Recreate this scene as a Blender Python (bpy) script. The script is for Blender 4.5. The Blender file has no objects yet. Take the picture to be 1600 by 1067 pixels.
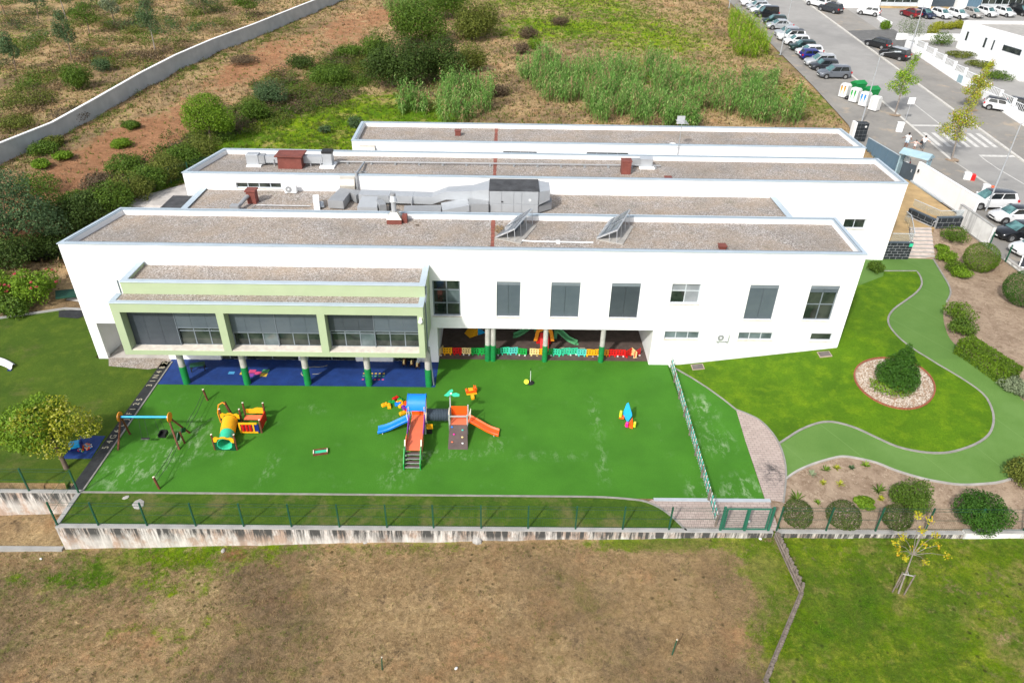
import bpy, bmesh, math, random
import numpy as np
from mathutils import Vector, Matrix, Quaternion
random.seed(7); rng = np.random.default_rng(11)
scene = bpy.context.scene
col = scene.collection
R_ = math.radians

# ------------------------------------------------------------------ camera
PITCH, YAW, ROLL, FPX = 0.5757, 0.0176, 0.0211, 1108.65
CAM = Vector((0.0, -41.112, 28.5))
_F = Vector((math.sin(YAW)*math.cos(PITCH), math.cos(YAW)*math.cos(PITCH), -math.sin(PITCH)))
_R = Vector((math.cos(YAW), -math.sin(YAW), 0.0)); _U = _R.cross(_F)
_R, _U = _R*math.cos(ROLL)+_U*math.sin(ROLL), _U*math.cos(ROLL)-_R*math.sin(ROLL)
cd = bpy.data.cameras.new('camera'); cam = bpy.data.objects.new('camera', cd); col.objects.link(cam)
cam.matrix_world = Matrix(((_R.x, _U.x, -_F.x, CAM.x), (_R.y, _U.y, -_F.y, CAM.y), (_R.z, _U.z, -_F.z, CAM.z), (0, 0, 0, 1)))
cd.sensor_fit = 'HORIZONTAL'; cd.sensor_width = 36.0; cd.lens = FPX/1600*36.0
cd.clip_start = 0.5; cd.clip_end = 3000
scene.camera = cam

# ------------------------------------------------------------------ sky and sun
SUN_TRAVEL = Vector((0.62, 1.0, -1.0)).normalized()
world = bpy.data.worlds.new('World'); scene.world = world; world.use_nodes = True
wn = world.node_tree; bg = wn.nodes['Background']
sky = wn.nodes.new('ShaderNodeTexSky'); sky.sky_type = 'NISHITA'; sky.sun_disc = False
sky.sun_elevation = math.asin(-SUN_TRAVEL.z); sky.sun_rotation = math.atan2(-SUN_TRAVEL.x, -SUN_TRAVEL.y)
sky.air_density = 1.0; sky.dust_density = 2.5; sky.ozone_density = 1.0
hs = wn.nodes.new('ShaderNodeHueSaturation'); hs.inputs['Saturation'].default_value = .45   # thin veil of cloud
wn.links.new(sky.outputs[0], hs.inputs['Color']); wn.links.new(hs.outputs[0], bg.inputs[0]); bg.inputs[1].default_value = 0.15
sl = bpy.data.lights.new('sun', 'SUN'); sl.energy = 2.8; sl.angle = R_(2.6); sl.color = (1.0, 0.96, 0.9)
so = bpy.data.objects.new('sun', sl); col.objects.link(so); so.location = (-40, -60, 80)
so.rotation_euler = SUN_TRAVEL.to_track_quat('-Z', 'Y').to_euler()
vs = scene.view_settings; vs.view_transform = 'Standard'; vs.look = 'None'; vs.exposure = 0.6; vs.gamma = 1.0; vs.use_curve_mapping = False

# ------------------------------------------------------------------ mesh helpers
class MB:
    def __init__(s): s.v = []; s.f = []
    def add(s, vs, fs):
        o = len(s.v); s.v.extend([tuple(p) for p in vs]); s.f.extend([tuple(i+o for i in q) for q in fs]); return s
    def box(s, x0, x1, y0, y1, z0, z1):
        if x0 > x1: x0, x1 = x1, x0
        if y0 > y1: y0, y1 = y1, y0
        if z0 > z1: z0, z1 = z1, z0
        return s.add([(x0,y0,z0),(x1,y0,z0),(x1,y1,z0),(x0,y1,z0),(x0,y0,z1),(x1,y0,z1),(x1,y1,z1),(x0,y1,z1)],
              [(0,3,2,1),(4,5,6,7),(0,1,5,4),(1,2,6,5),(2,3,7,6),(3,0,4,7)])
    def obox(s, c, size, rz=0.0, ry=0.0, rx=0.0):
        m = Matrix.Translation(c) @ Matrix.Rotation(rz,4,'Z') @ Matrix.Rotation(ry,4,'Y') @ Matrix.Rotation(rx,4,'X')
        t = MB().box(-size[0]/2, size[0]/2, -size[1]/2, size[1]/2, -size[2]/2, size[2]/2)
        return s.add([m @ Vector(p) for p in t.v], t.f)
    def beam(s, p0, p1, w, h):          # rectangular bar between two points, h measured upwards
        p0 = Vector(p0); p1 = Vector(p1); d = (p1-p0).normalized()
        up = Vector((0,0,1)) if abs(d.z) < .95 else Vector((0,1,0))
        a = d.cross(up).normalized(); b = a.cross(d).normalized()
        vs = [p+a*i*w/2+b*j*h/2 for p in (p0,p1) for i,j in ((-1,-1),(1,-1),(1,1),(-1,1))]
        return s.add(vs, [(0,1,2,3),(7,6,5,4),(0,4,5,1),(1,5,6,2),(2,6,7,3),(3,7,4,0)])
    def cyl(s, p0, p1, r0, r1=None, n=10, caps=True):
        r1 = r0 if r1 is None else r1
        p0 = Vector(p0); p1 = Vector(p1); d = (p1-p0).normalized()
        a = d.orthogonal().normalized(); b = d.cross(a)
        ring = [(math.cos(2*math.pi*i/n), math.sin(2*math.pi*i/n)) for i in range(n)]
        vs = [p0+(a*c+b*q)*r0 for c,q in ring]+[p1+(a*c+b*q)*r1 for c,q in ring]
        fs = [(i,(i+1)%n,n+(i+1)%n,n+i) for i in range(n)]
        if caps: fs += [tuple(range(n-1,-1,-1)), tuple(range(n,2*n))]
        return s.add(vs, fs)
    def tube(s, pts, r, n=8, caps=True):
        pts = [Vector(p) for p in pts]; vs = []; fs = []; m = len(pts)
        rr = r if isinstance(r,(list,tuple)) else [r]*m
        a = None
        for k,p in enumerate(pts):
            d = (pts[min(k+1,m-1)]-pts[max(k-1,0)]).normalized()
            if a is None: a = d.orthogonal().normalized()
            a = (a-d*a.dot(d)).normalized(); b = d.cross(a)
            vs += [p+(a*math.cos(2*math.pi*i/n)+b*math.sin(2*math.pi*i/n))*rr[k] for i in range(n)]
        for k in range(m-1):
            fs += [(k*n+i,k*n+(i+1)%n,(k+1)*n+(i+1)%n,(k+1)*n+i) for i in range(n)]
        if caps: fs += [tuple(range(n-1,-1,-1)), tuple(range((m-1)*n,m*n))]
        return s.add(vs, fs)
    def prism(s, poly, z0, z1):
        n = len(poly); ar = sum(poly[i][0]*poly[(i+1)%n][1]-poly[(i+1)%n][0]*poly[i][1] for i in range(n))
        if ar < 0: poly = poly[::-1]
        return s.add([(x,y,z0) for x,y in poly]+[(x,y,z1) for x,y in poly],
              [tuple(range(n-1,-1,-1)), tuple(range(n,2*n))]+[(i,(i+1)%n,n+(i+1)%n,n+i) for i in range(n)])
    def ext(s, poly, o, ax, ay, an, t):  # polygon in the plane (o, ax, ay), thickened by t along an
        o = Vector(o); ax = Vector(ax); ay = Vector(ay); an = Vector(an); n = len(poly)
        vs = [o+ax*x+ay*y for x,y in poly]+[o+ax*x+ay*y+an*t for x,y in poly]
        return s.add(vs, [tuple(range(n-1,-1,-1)), tuple(range(n,2*n))]+[(i,(i+1)%n,n+(i+1)%n,n+i) for i in range(n)])
    def ball(s, c, r, n=10, m=6):
        r = r if isinstance(r,(list,tuple)) else (r,r,r)
        vs = [(c[0],c[1],c[2]-r[2])]; fs = []
        for j in range(1,m):
            t = math.pi*j/m-math.pi/2
            vs += [(c[0]+r[0]*math.cos(t)*math.cos(2*math.pi*i/n), c[1]+r[1]*math.cos(t)*math.sin(2*math.pi*i/n), c[2]+r[2]*math.sin(t)) for i in range(n)]
        vs.append((c[0],c[1],c[2]+r[2])); e = len(vs)-1
        fs += [(0,1+(i+1)%n,1+i) for i in range(n)]
        for j in range(m-2): fs += [(1+j*n+i,1+j*n+(i+1)%n,1+(j+1)*n+(i+1)%n,1+(j+1)*n+i) for i in range(n)]
        fs += [(e,1+(m-2)*n+i,1+(m-2)*n+(i+1)%n) for i in range(n)]
        return s.add(vs, fs)
    def lathe(s, prof, c=(0,0,0), n=12):
        vs = [(c[0]+r*math.cos(2*math.pi*i/n), c[1]+r*math.sin(2*math.pi*i/n), c[2]+z) for r,z in prof for i in range(n)]; m = len(prof)
        fs = [(k*n+i,k*n+(i+1)%n,(k+1)*n+(i+1)%n,(k+1)*n+i) for k in range(m-1) for i in range(n)]
        fs += [tuple(range(n-1,-1,-1)), tuple(range((m-1)*n,m*n))]
        return s.add(vs, fs)
    def build(s, name, mat, parent=None, smooth=False, bevel=0.0):
        me = bpy.data.meshes.new(name); me.from_pydata(s.v, [], s.f); me.update()
        if bevel or smooth:
            bm = bmesh.new(); bm.from_mesh(me)
            if bevel:
                es = [e for e in bm.edges if len(e.link_faces) == 2 and e.calc_face_angle(0) > .6]
                bmesh.ops.bevel(bm, geom=es, offset=bevel, segments=1, affect='EDGES', clamp_overlap=True)
            bm.to_mesh(me); bm.free()
        if smooth:
            me.polygons.foreach_set('use_smooth', [True]*len(me.polygons))
            try: me.set_sharp_from_angle(angle=R_(40))
            except Exception: pass
        me.materials.append(MAT[mat] if isinstance(mat, str) else mat)
        o = bpy.data.objects.new(name, me); col.objects.link(o)
        if parent is not None: o.parent = parent
        return o

def tag(o, label=None, cat=None, group=None, kind=None):
    if label: o['label'] = label
    if cat: o['category'] = cat
    if group: o['group'] = group
    if kind: o['kind'] = kind
    return o
def thing(name, label, cat, loc=(0,0,0), rz=0.0, group=None):
    o = bpy.data.objects.new(name, None); col.objects.link(o); o.empty_display_size = .2
    o.location = loc; o.rotation_euler = (0,0,rz)
    return tag(o, label, cat, group)
def at_world(o, root):                   # a part built in world coordinates under an unrotated root
    o.parent = root; o.location = -Vector(root.location); return o
def part(parent, name, mat, fn, **k):
    m = MB(); fn(m); return m.build(name, mat, parent, **k)
def copy_tree(o, parent=None):
    c = o.copy(); col.objects.link(c); c.parent = parent
    for ch in [h for h in o.children]: copy_tree(ch, c)
    return c
def mesh_np(name, V, Fq, mat, parent=None):   # fast mesh from numpy arrays; Fq (n,3) or (n,4)
    me = bpy.data.meshes.new(name); k = Fq.shape[1]
    me.vertices.add(len(V)); me.vertices.foreach_set('co', np.asarray(V, np.float32).ravel())
    me.loops.add(Fq.size); me.loops.foreach_set('vertex_index', np.asarray(Fq, np.int32).ravel())
    me.polygons.add(len(Fq)); me.polygons.foreach_set('loop_start', np.arange(0, Fq.size, k, dtype=np.int32))
    me.polygons.foreach_set('loop_total', np.full(len(Fq), k, np.int32))
    me.update(calc_edges=True); me.validate()
    me.materials.append(MAT[mat] if isinstance(mat, str) else mat)
    o = bpy.data.objects.new(name, me); col.objects.link(o)
    if parent is not None: o.parent = parent
    return o

# ------------------------------------------------------------------ materials
MAT = {}
def srgb(r, g, b):
    f = lambda c: (c/255/12.92) if c/255 <= .04045 else ((c/255+.055)/1.055)**2.4
    return (f(r), f(g), f(b))
class NT:
    def __init__(s, name):
        s.m = bpy.data.materials.new(name); s.m.use_nodes = True; s.t = s.m.node_tree; s.p = s.t.nodes['Principled BSDF']; MAT[name] = s.m
        s.pos = s.t.nodes.new('ShaderNodeNewGeometry').outputs['Position']
    def n(s, k): return s.t.nodes.new('ShaderNode'+k)
    def l(s, a, b): s.t.links.new(a, b); return s
    def scaled(s, v):
        m = s.n('VectorMath'); m.operation = 'MULTIPLY'; s.l(s.pos, m.inputs[0]); m.inputs[1].default_value = v; return m.outputs[0]
    def noise(s, scale, detail=3, rough=.55, vec=None, lo=0.0, hi=1.0, dist=0.0):
        n = s.n('TexNoise'); n.inputs['Scale'].default_value = scale; n.inputs['Detail'].default_value = detail; n.inputs['Roughness'].default_value = rough
        n.inputs['Distortion'].default_value = dist
        s.l(vec if vec is not None else s.pos, n.inputs['Vector'])
        if lo == 0 and hi == 1: return n.outputs[0]
        return s.remap(n.outputs[0], lo, hi)
    def remap(s, a, lo, hi, o0=0.0, o1=1.0):
        m = s.n('MapRange'); m.inputs[1].default_value = lo; m.inputs[2].default_value = hi; m.inputs[3].default_value = o0; m.inputs[4].default_value = o1
        s.l(a, m.inputs[0]); return m.outputs[0]
    def math(s, op, a, b=None):
        m = s.n('Math'); m.operation = op
        for i, q in enumerate((a, b)):
            if q is None: continue
            if isinstance(q, (int, float)): m.inputs[i].default_value = q
            else: s.l(q, m.inputs[i])
        return m.outputs[0]
    def mix(s, fac, a, b, mode='MIX'):
        m = s.n('MixRGB'); m.blend_type = mode
        for i, q in enumerate((fac, a, b)):
            if isinstance(q, (int, float)): m.inputs[i].default_value = q
            elif isinstance(q, tuple): m.inputs[i].default_value = (*q, 1) if len(q) == 3 else q
            else: s.l(q, m.inputs[i])
        return m.outputs[0]
    def out(s, c=None, rough=.8, metal=0.0, bump=None, bs=.3, bd=.02, spec=.4):
        if c is not None:
            if isinstance(c, tuple): s.p.inputs['Base Color'].default_value = (*c, 1)
            else: s.l(c, s.p.inputs['Base Color'])
        if isinstance(rough, (int, float)): s.p.inputs['Roughness'].default_value = rough
        else: s.l(rough, s.p.inputs['Roughness'])
        s.p.inputs['Metallic'].default_value = metal; s.p.inputs['Specular IOR Level'].default_value = spec
        if bump is not None:
            b = s.n('Bump'); b.inputs['Strength'].default_value = bs; b.inputs['Distance'].default_value = bd
            s.l(bump, b.inputs['Height']); s.l(b.outputs[0], s.p.inputs['Normal'])
        return s.m
    def sep(s):
        x = s.n('SeparateXYZ'); s.l(s.pos, x.inputs[0]); return x.outputs
def plain(name, c, rough=.6, var=.12, scale=1.5, metal=0.0, bump=0.0, bscale=30, spec=.4):
    t = NT(name); a = tuple(max(0, q*(1-var)) for q in c); b = tuple(min(1, q*(1+var)) for q in c)
    n1 = t.noise(scale, 4, .6, lo=.3, hi=.7)
    bn = t.noise(bscale, 2) if bump else None
    r = t.remap(t.noise(scale*3, 2), .3, .7, max(0, rough-.1), min(1, rough+.1))
    return t.out(t.mix(n1, a, b), r, metal, bn, bump, .02, spec)
# ---- walls, roofs
t = NT('white_wall'); n = t.noise(.6, 4, .6, lo=.35, hi=.75); g = t.noise(1.0, 3, .6, vec=t.scaled((2.5, 2.5, .12)), lo=.55, hi=.8)
t.out(t.mix(t.math('MULTIPLY', g, .28), t.mix(n, (.74, .745, .745), (.79, .795, .80)), (.60, .60, .575)), .75, bump=t.noise(40, 2), bs=.08)
plain('white_paint', (.78, .79, .79), .55, .05)
plain('coping', (.40, .475, .53), .42, .06, .8, metal=.15)
plain('coping_inner', (.36, .40, .43), .5, .06)
t = NT('gravel_roof'); v = t.n('TexVoronoi'); v.inputs['Scale'].default_value = 17.0; t.l(t.pos, v.inputs['Vector'])
sp = t.n('SeparateColor'); t.l(v.outputs['Color'], sp.inputs[0])
c1 = t.mix(sp.outputs[0], (.12, .10, .088), (.40, .36, .325)); c1 = t.mix(t.remap(sp.outputs[1], .72, .95), c1, (.52, .5, .48))
c2 = t.mix(t.noise(.55, 4, .6, lo=.35, hi=.7), c1, t.mix(.5, c1, (.34, .25, .165))); c2 = t.mix(t.noise(.22, 3, lo=.45, hi=.75), c2, t.mix(.5, c2, (.15, .14, .125))); c2 = t.mix(t.math('MULTIPLY', t.noise(.9, 5, .75, lo=.6, hi=.72), .6), c2, (.10, .105, .06))
t.out(c2, .95, bump=v.outputs['Distance'], bs=.8, bd=.04)
t = NT('green_wall'); n = t.noise(.8, 4, lo=.3, hi=.7); g = t.noise(1.0, 3, .6, vec=t.scaled((3, 3, .15)), lo=.5, hi=.8)
t.out(t.mix(t.math('MULTIPLY', g, .25), t.mix(n, (.325, .40, .245), (.36, .435, .27)), (.36, .385, .28)), .7, bump=t.noise(40, 2), bs=.06)
plain('sill_stone', (.60, .55, .48), .8, .15, 3)
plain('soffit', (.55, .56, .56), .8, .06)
plain('dark_interior', (.045, .04, .04), .9, .2)
plain('concrete', (.30, .295, .28), .9, .2, 1.2, bump=.25, bscale=14)
plain('concrete_light', (.34, .325, .30), .9, .18, 1.5, bump=.2, bscale=16)
t = NT('stained_wall')   # rain streaked render: black algae running down from the top of a white wall
st = t.noise(1.0, 5, .65, vec=t.scaled((3.4, 3.4, .35)), lo=.42, hi=.56); fine = t.noise(1.0, 5, .75, vec=t.scaled((10, 10, .8)), lo=.44, hi=.6)
base = t.mix(t.noise(1.3, 4, lo=.3, hi=.7), (.50, .47, .43), (.66, .63, .59)); base = t.mix(t.noise(1.0, 4, .7, vec=t.scaled((1.2, 1.2, .8)), lo=.46, hi=.62), base, (.42, .31, .24))
z = t.sep()[2]; top = t.remap(z, -1.0, -.05)
dirt = t.math('MULTIPLY', t.math('MAXIMUM', st, t.math('MULTIPLY', fine, .7)), t.remap(top, -.1, .8, .22, 1.2))
t.out(t.mix(dirt, base, (.055, .055, .052)), .92, bump=t.noise(10, 4), bs=.3)
t = NT('stained_wall_upper')
st = t.noise(1.0, 5, .65, vec=t.scaled((1.6, 1.6, .1)), lo=.53, hi=.68); base = t.mix(t.noise(1.3, 4, lo=.3, hi=.7), (.58, .57, .55), (.72, .71, .69))
t.out(t.mix(t.math('MULTIPLY', st, .75), base, (.16, .16, .16)), .9, bump=t.noise(12, 4), bs=.2)
# ---- ground covers
t = NT('play_turf'); n = t.noise(.35, 4, .6, lo=.3, hi=.7); f = t.noise(14, 3, .7, lo=.3, hi=.7)
c = t.mix(n, (.040, .148, .011), (.060, .205, .016)); c = t.mix(t.math('MULTIPLY', f, .55), c, (.030, .112, .008))
x, y, zz = t.sep()
seam = t.math('ABSOLUTE', t.math('SUBTRACT', t.math('FRACT', t.math('MULTIPLY', y, .25)), .5)); sm = t.remap(seam, .0, .006, .35, 0)
c = t.mix(sm, c, (.05, .17, .03))
w1 = t.noise(.55, 3, .5, lo=.60, hi=.72); w2 = t.noise(1.0, 5, .75, vec=t.scaled((2.2, 1.1, 1)), lo=.50, hi=.74, dist=.25)
att = t.n('Attribute'); att.attribute_name = 'wear'; sc = t.math('MULTIPLY', t.math('MULTIPLY', w2, t.math('ADD', t.math('MULTIPLY', w1, .15), att.outputs['Fac'])), .75)
t.out(t.mix(sc, c, (.42, .50, .34)), .85, bump=t.noise(60, 2), bs=.35, bd=.02, spec=.2)
t = NT('path_turf'); n = t.noise(.3, 4, .6, lo=.3, hi=.7); f = t.noise(16, 3, .7, lo=.3, hi=.7)
c = t.mix(n, (.085, .172, .036), (.115, .212, .050)); c = t.mix(t.math('MULTIPLY', f, .4), c, (.055, .125, .022)); x, y, zz = t.sep(); q = t.math('ADD', t.math('MULTIPLY', x, .8), t.math('MULTIPLY', y, .42)); sm = t.remap(t.math('ABSOLUTE', t.math('SUBTRACT', t.math('FRACT', t.math('MULTIPLY', q, .35)), .5)), 0, .010, .55, 0); c = t.mix(sm, c, (.17, .27, .09)); c = t.mix(t.noise(.16, 4, .7, lo=.5, hi=.7), c, (.115, .21, .055))
t.out(c, .9, bump=t.noise(60, 2), bs=.3, spec=.2)
def grass_mat(name, dark, mid, lite, dry, drylo, s=1.0):
    t = NT(name); c = t.mix(t.noise(.35*s, 5, .65, lo=.3, hi=.7), dark, mid); c = t.mix(t.noise(.9*s, 4, .7, lo=.48, hi=.75), c, lite)
    c = t.mix(t.noise(.22*s, 5, .7, lo=drylo, hi=drylo+.22), c, dry); k = t.noise(9, 4, .8, lo=.28, hi=.72)
    c = t.mix(t.math('MULTIPLY', k, .6), c, tuple(q*.45 for q in dark)); t.out(c, .95, bump=t.noise(22, 4, .8), bs=.9, bd=.06, spec=.15)
grass_mat('garden_lawn', (.062, .145, .006), (.115, .235, .006), (.185, .305, .008), (.17, .19, .03), .66)
grass_mat('dull_lawn', (.050, .100, .010), (.090, .150, .014), (.125, .175, .018), (.19, .15, .065), .56)  # left lawn: duller, darker green than the garden lawn
grass_mat('strip_lawn', (.045, .105, .010), (.085, .155, .014), (.12, .185, .018), (.26, .19, .095), .50, 1.6)
t = NT('terrain_cover'); at = t.n('Attribute'); at.attribute_name = 'zone'; s3 = t.n('SeparateColor'); t.l(at.outputs['Color'], s3.inputs[0])
straw = t.mix(t.noise(.45, 6, .75, lo=.32, hi=.68), (.24, .16, .085), (.44, .315, .175)); straw = t.mix(t.noise(2.4, 5, .8, lo=.48, hi=.66), straw, (.48, .345, .185))
straw = t.mix(t.noise(.9, 5, .8, lo=.54, hi=.68), straw, (.12, .082, .052)); straw = t.mix(t.noise(.3, 5, .75, lo=.53, hi=.68), straw, (.40, .23, .12)); straw = t.mix(t.noise(.55, 5, .8, lo=.60, hi=.68), straw, (.13, .125, .03))
straw = t.mix(t.math('MULTIPLY', t.noise(.11, 5, .7, lo=.46, hi=.60), .75), straw, t.mix(t.noise(3.0, 5, .8, lo=.35, hi=.65), (.085, .062, .042), (.20, .145, .09))); straw = t.mix(t.math('MULTIPLY', t.noise(.17, 6, .75, lo=.52, hi=.64), .7), straw, t.mix(t.noise(3.5, 5, .8, lo=.35, hi=.65), (.34, .235, .115), (.58, .44, .25)))
straw = t.mix(t.math('MULTIPLY', t.noise(.23, 6, .8, lo=.55, hi=.66, dist=.6), .65), straw, t.mix(t.noise(3.0, 5, .8, lo=.35, hi=.65), (.085, .095, .022), (.20, .20, .05)))
gr = t.mix(t.noise(.5, 6, .75, lo=.32, hi=.68), (.065, .145, .008), (.185, .275, .012)); gr = t.mix(t.noise(1.6, 5, .8, lo=.5, hi=.7), gr, (.32, .36, .035)); gr = t.mix(t.math('MULTIPLY', t.noise(.13, 5, .7, lo=.46, hi=.60), .8), gr, t.mix(t.noise(3.0, 5, .8, lo=.35, hi=.65), (.035, .10, .008), (.085, .18, .012))); gr = t.mix(t.noise(.28, 5, .75, lo=.53, hi=.68), gr, (.33, .26, .10))
red = t.mix(t.noise(.7, 6, .75, lo=.3, hi=.7), (.22, .105, .055), (.38, .205, .115)); red = t.mix(t.noise(2.2, 4, .8, lo=.53, hi=.72), red, (.16, .10, .055))
brk = t.noise(1.0, 6, .8)
gm = t.remap(t.math('ADD', s3.outputs[0], t.math('MULTIPLY', t.math('SUBTRACT', brk, .5), 2.0)), .36, .64)
rm = t.remap(t.math('ADD', s3.outputs[1], t.math('MULTIPLY', t.math('SUBTRACT', t.noise(.9, 6, .8), .5), 1.8)), .36, .64)
c = t.mix(gm, straw, gr); c = t.mix(rm, c, red); hv = t.n('HueSaturation'); hv.inputs['Value'].default_value = 1.42; hv.inputs['Saturation'].default_value = 1.03; t.l(c, hv.inputs['Color']); c = hv.outputs[0]; c = t.mix(t.math('MULTIPLY', s3.outputs[2], t.noise(.8, 4, .7, lo=.35, hi=.6)), c, t.mix(.5, c, (.50, .34, .17)))
k = t.noise(4.2, 6, .88, lo=.40, hi=.60); c = t.mix(t.math('MULTIPLY', k, .6), c, t.mix(.7, c, (.035, .028, .014)))
vo = t.n('TexVoronoi'); vo.inputs['Scale'].default_value = 1.7; t.l(t.pos, vo.inputs['Vector']); dots = t.math('MULTIPLY', t.remap(vo.outputs['Distance'], .10, .20, 1, 0), t.noise(.35, 3, lo=.45, hi=.6)); c = t.mix(t.math('MULTIPLY', dots, .75), c, (.035, .035, .014))
t.out(c, .97, bump=t.noise(8, 6, .85), bs=1.0, bd=.2, spec=.08)
t = NT('bed_soil'); c = t.mix(t.noise(.8, 5, .7, lo=.3, hi=.7), (.21, .15, .105), (.37, .285, .205)); c = t.mix(t.noise(2.4, 6, .8, lo=.5, hi=.68), c, (.15, .10, .065)); c = t.mix(t.noise(5, 4, .8, lo=.56, hi=.7), c, (.42, .34, .25))
t.out(c, .97, bump=t.noise(12, 4, .8), bs=.7, bd=.05, spec=.15)
t = NT('stone_paving'); br = t.n('TexBrick'); br.inputs['Scale'].default_value = 1.0; br.offset = .5; t.l(t.scaled((1.4, 1.4, 1)), br.inputs['Vector'])
br.inputs['Mortar Size'].default_value = .02; br.inputs['Color1'].default_value = (.33, .265, .235, 1); br.inputs['Color2'].default_value = (.39, .32, .285, 1); br.inputs['Mortar'].default_value = (.20, .165, .15, 1)
c = t.mix(t.math('MULTIPLY', t.noise(1.2, 5, .7, lo=.4, hi=.7), .4), br.outputs[0], (.42, .35, .31))
att = t.n('Attribute'); att.attribute_name = 'wear'; c = t.mix(t.math('MULTIPLY', t.noise(3, 5, .8, lo=.42, hi=.6), att.outputs['Fac']), c, (.04, .04, .042))
t.out(c, .9, bump=t.noise(20, 4), bs=.3, spec=.2)
plain('yard_paving', (.44, .41, .38), .9, .25, .8, bump=.2)
plain('blue_rubber', (.008, .035, .165), .75, .22, 1.2, bump=.15, bscale=60)
plain('black_rubber', (.022, .024, .026), .85, .3, 2, bump=.2, bscale=50)
plain('brown_rubber', (.085, .060, .052), .85, .25, 2, bump=.15, bscale=50)
plain('print_cream', (.42, .385, .28), .7, .1); plain('print_pink', (.62, .07, .20), .6); plain('print_yellow', (.62, .40, .05), .6); plain('print_green', (.10, .36, .16), .6); plain('print_sky', (.07, .30, .55), .6); plain('print_purple', (.24, .06, .35), .6)
t = NT('asphalt'); c = t.mix(t.noise(.25, 5, .7, lo=.3, hi=.7), (.27, .262, .25), (.335, .327, .31)); c = t.mix(t.noise(.09, 4, .7, lo=.5, hi=.7), c, (.235, .23, .22)); k = t.noise(30, 3, .8, lo=.3, hi=.7)
c = t.mix(t.math('MULTIPLY', k, .25), c, (.12, .12, .12)); t.out(c, .9, bump=t.noise(40, 3), bs=.25, spec=.25)
t = NT('pavement_grey'); c = t.mix(t.noise(.3, 5, .7, lo=.3, hi=.7), (.20, .19, .175), (.28, .265, .24)); c = t.mix(t.noise(.5, 4, .7, lo=.55, hi=.72), c, (.36, .30, .23)); k = t.noise(25, 3, .8, lo=.3, hi=.7)
c = t.mix(t.math('MULTIPLY', k, .25), c, (.10, .10, .10)); t.out(c, .92, bump=t.noise(40, 3), bs=.25, spec=.25)
plain('tan_floor', (.36, .25, .12), .85, .25, .8, bump=.15); plain('road_paint', (.50, .49, .465), .8, .22, 3); plain('kerb_pale', (.48, .465, .43), .9, .12, 2); plain('wall_concrete', (.40, .41, .405), .9, .14, .6, bump=.15); plain('kerb_stone', (.235, .225, .205), .9, .2, 2, bump=.2); plain('patch_asphalt', (.12, .12, .118), .9, .2)
plain('step_stone', (.50, .43, .385), .85, .18, 2, bump=.15); plain('manhole', (.10, .085, .08), .6, .3); plain('manhole_rim', (.33, .25, .2), .8)
t = NT('white_pebble'); g_ = t.t.nodes.new('ShaderNodeNewGeometry'); rr = g_.outputs['Random Per Island']; t.out(t.mix(t.remap(rr, .7, .8), t.mix(rr, (.30, .25, .20), (.56, .51, .45)), (.26, .17, .11)), .8); plain('brick_red', (.27, .085, .045), .85, .25, 5)
# ---- metal, glass, joinery
plain('frame_grey', (.20, .235, .27), .45, .08, metal=.3); plain('frame_light', (.45, .49, .52), .45, .06); plain('frame_white', (.72, .74, .75), .5, .05)
t = NT('blind_dark'); z = t.sep()[2]; w = t.math('FRACT', t.math('MULTIPLY', z, 11.0)); c = t.mix(t.remap(w, .6, .95), (.062, .076, .094), (.02, .025, .032)); t.out(t.mix(t.noise(.8, 3, lo=.3, hi=.7), c, t.mix(.3, c, (.12, .14, .16))), .5, metal=.2, bump=w, bs=.6, bd=.03)
t = NT('blind_mid'); z = t.sep()[2]; w = t.math('FRACT', t.math('MULTIPLY', z, 11.0)); c = t.mix(t.remap(w, .65, .95), (.105, .135, .165), (.05, .064, .08)); t.out(t.mix(t.noise(.8, 3, lo=.3, hi=.7), c, t.mix(.3, c, (.17, .20, .22))), .5, metal=.2, bump=w, bs=.6, bd=.03)
t = NT('glass_dark'); t.out(t.mix(t.noise(.9, 3, lo=.4, hi=.65), (.012, .018, .017), (.05, .06, .05)), .06, spec=.6)
t = NT('glass_sky'); t.out(t.mix(t.noise(.7, 3, lo=.35, hi=.65), (.05, .07, .075), (.14, .18, .19)), .08, spec=.6)
t = NT('glass_frosted'); t.out(t.mix(t.noise(1.5, 3, lo=.35, hi=.65), (.20, .22, .24), (.27, .29, .31)), .25, spec=.5)
t = NT('glass_clear'); t.p.inputs['Transmission Weight'].default_value = .85; t.out((.62, .72, .76), .03, spec=.5); t.p.inputs['IOR'].default_value = 1.05; t.p.inputs['Alpha'].default_value = .45
plain('galvanised', (.40, .42, .44), .45, .05, .9, metal=.3); plain('galvanised_dull', (.31, .32, .33), .5, .06, 1.2, metal=.3); plain('galvanised_beige', (.48, .45, .40), .45, .12, 1, metal=.4)
plain('roofing_felt', (.05, .052, .056), .9, .35, 1.4, bump=.3, bscale=20); plain('rust_red', (.165, .048, .036), .8, .25, 1.6, bump=.1); plain('joint_red', (.22, .072, .05), .9, .35, 3)
plain('panel_slate', (.03, .034, .042), .85, .2, 1, spec=.1); plain('solar_glass', (.11, .13, .155), .15, .2, .6, spec=.7); plain('steel_pale', (.55, .57, .59), .4, .1, metal=.5); plain('grate_black', (.015, .015, .016), .6)
plain('tile_black', (.022, .027, .032), .5, .3, 1.5, spec=.25); plain('grout', (.30, .31, .32), .9); plain('panel_blue', (.10, .17, .235), .45, .1, .6); plain('gate_dark', (.045, .062, .08), .5, .12)
plain('canopy_blue', (.28, .40, .45), .5, .1); plain('fence_green', (.012, .075, .042), .5, .15); plain('gate_green', (.02, .125, .078), .5, .15); plain('wire_green', (.015, .06, .04), .6)
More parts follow.
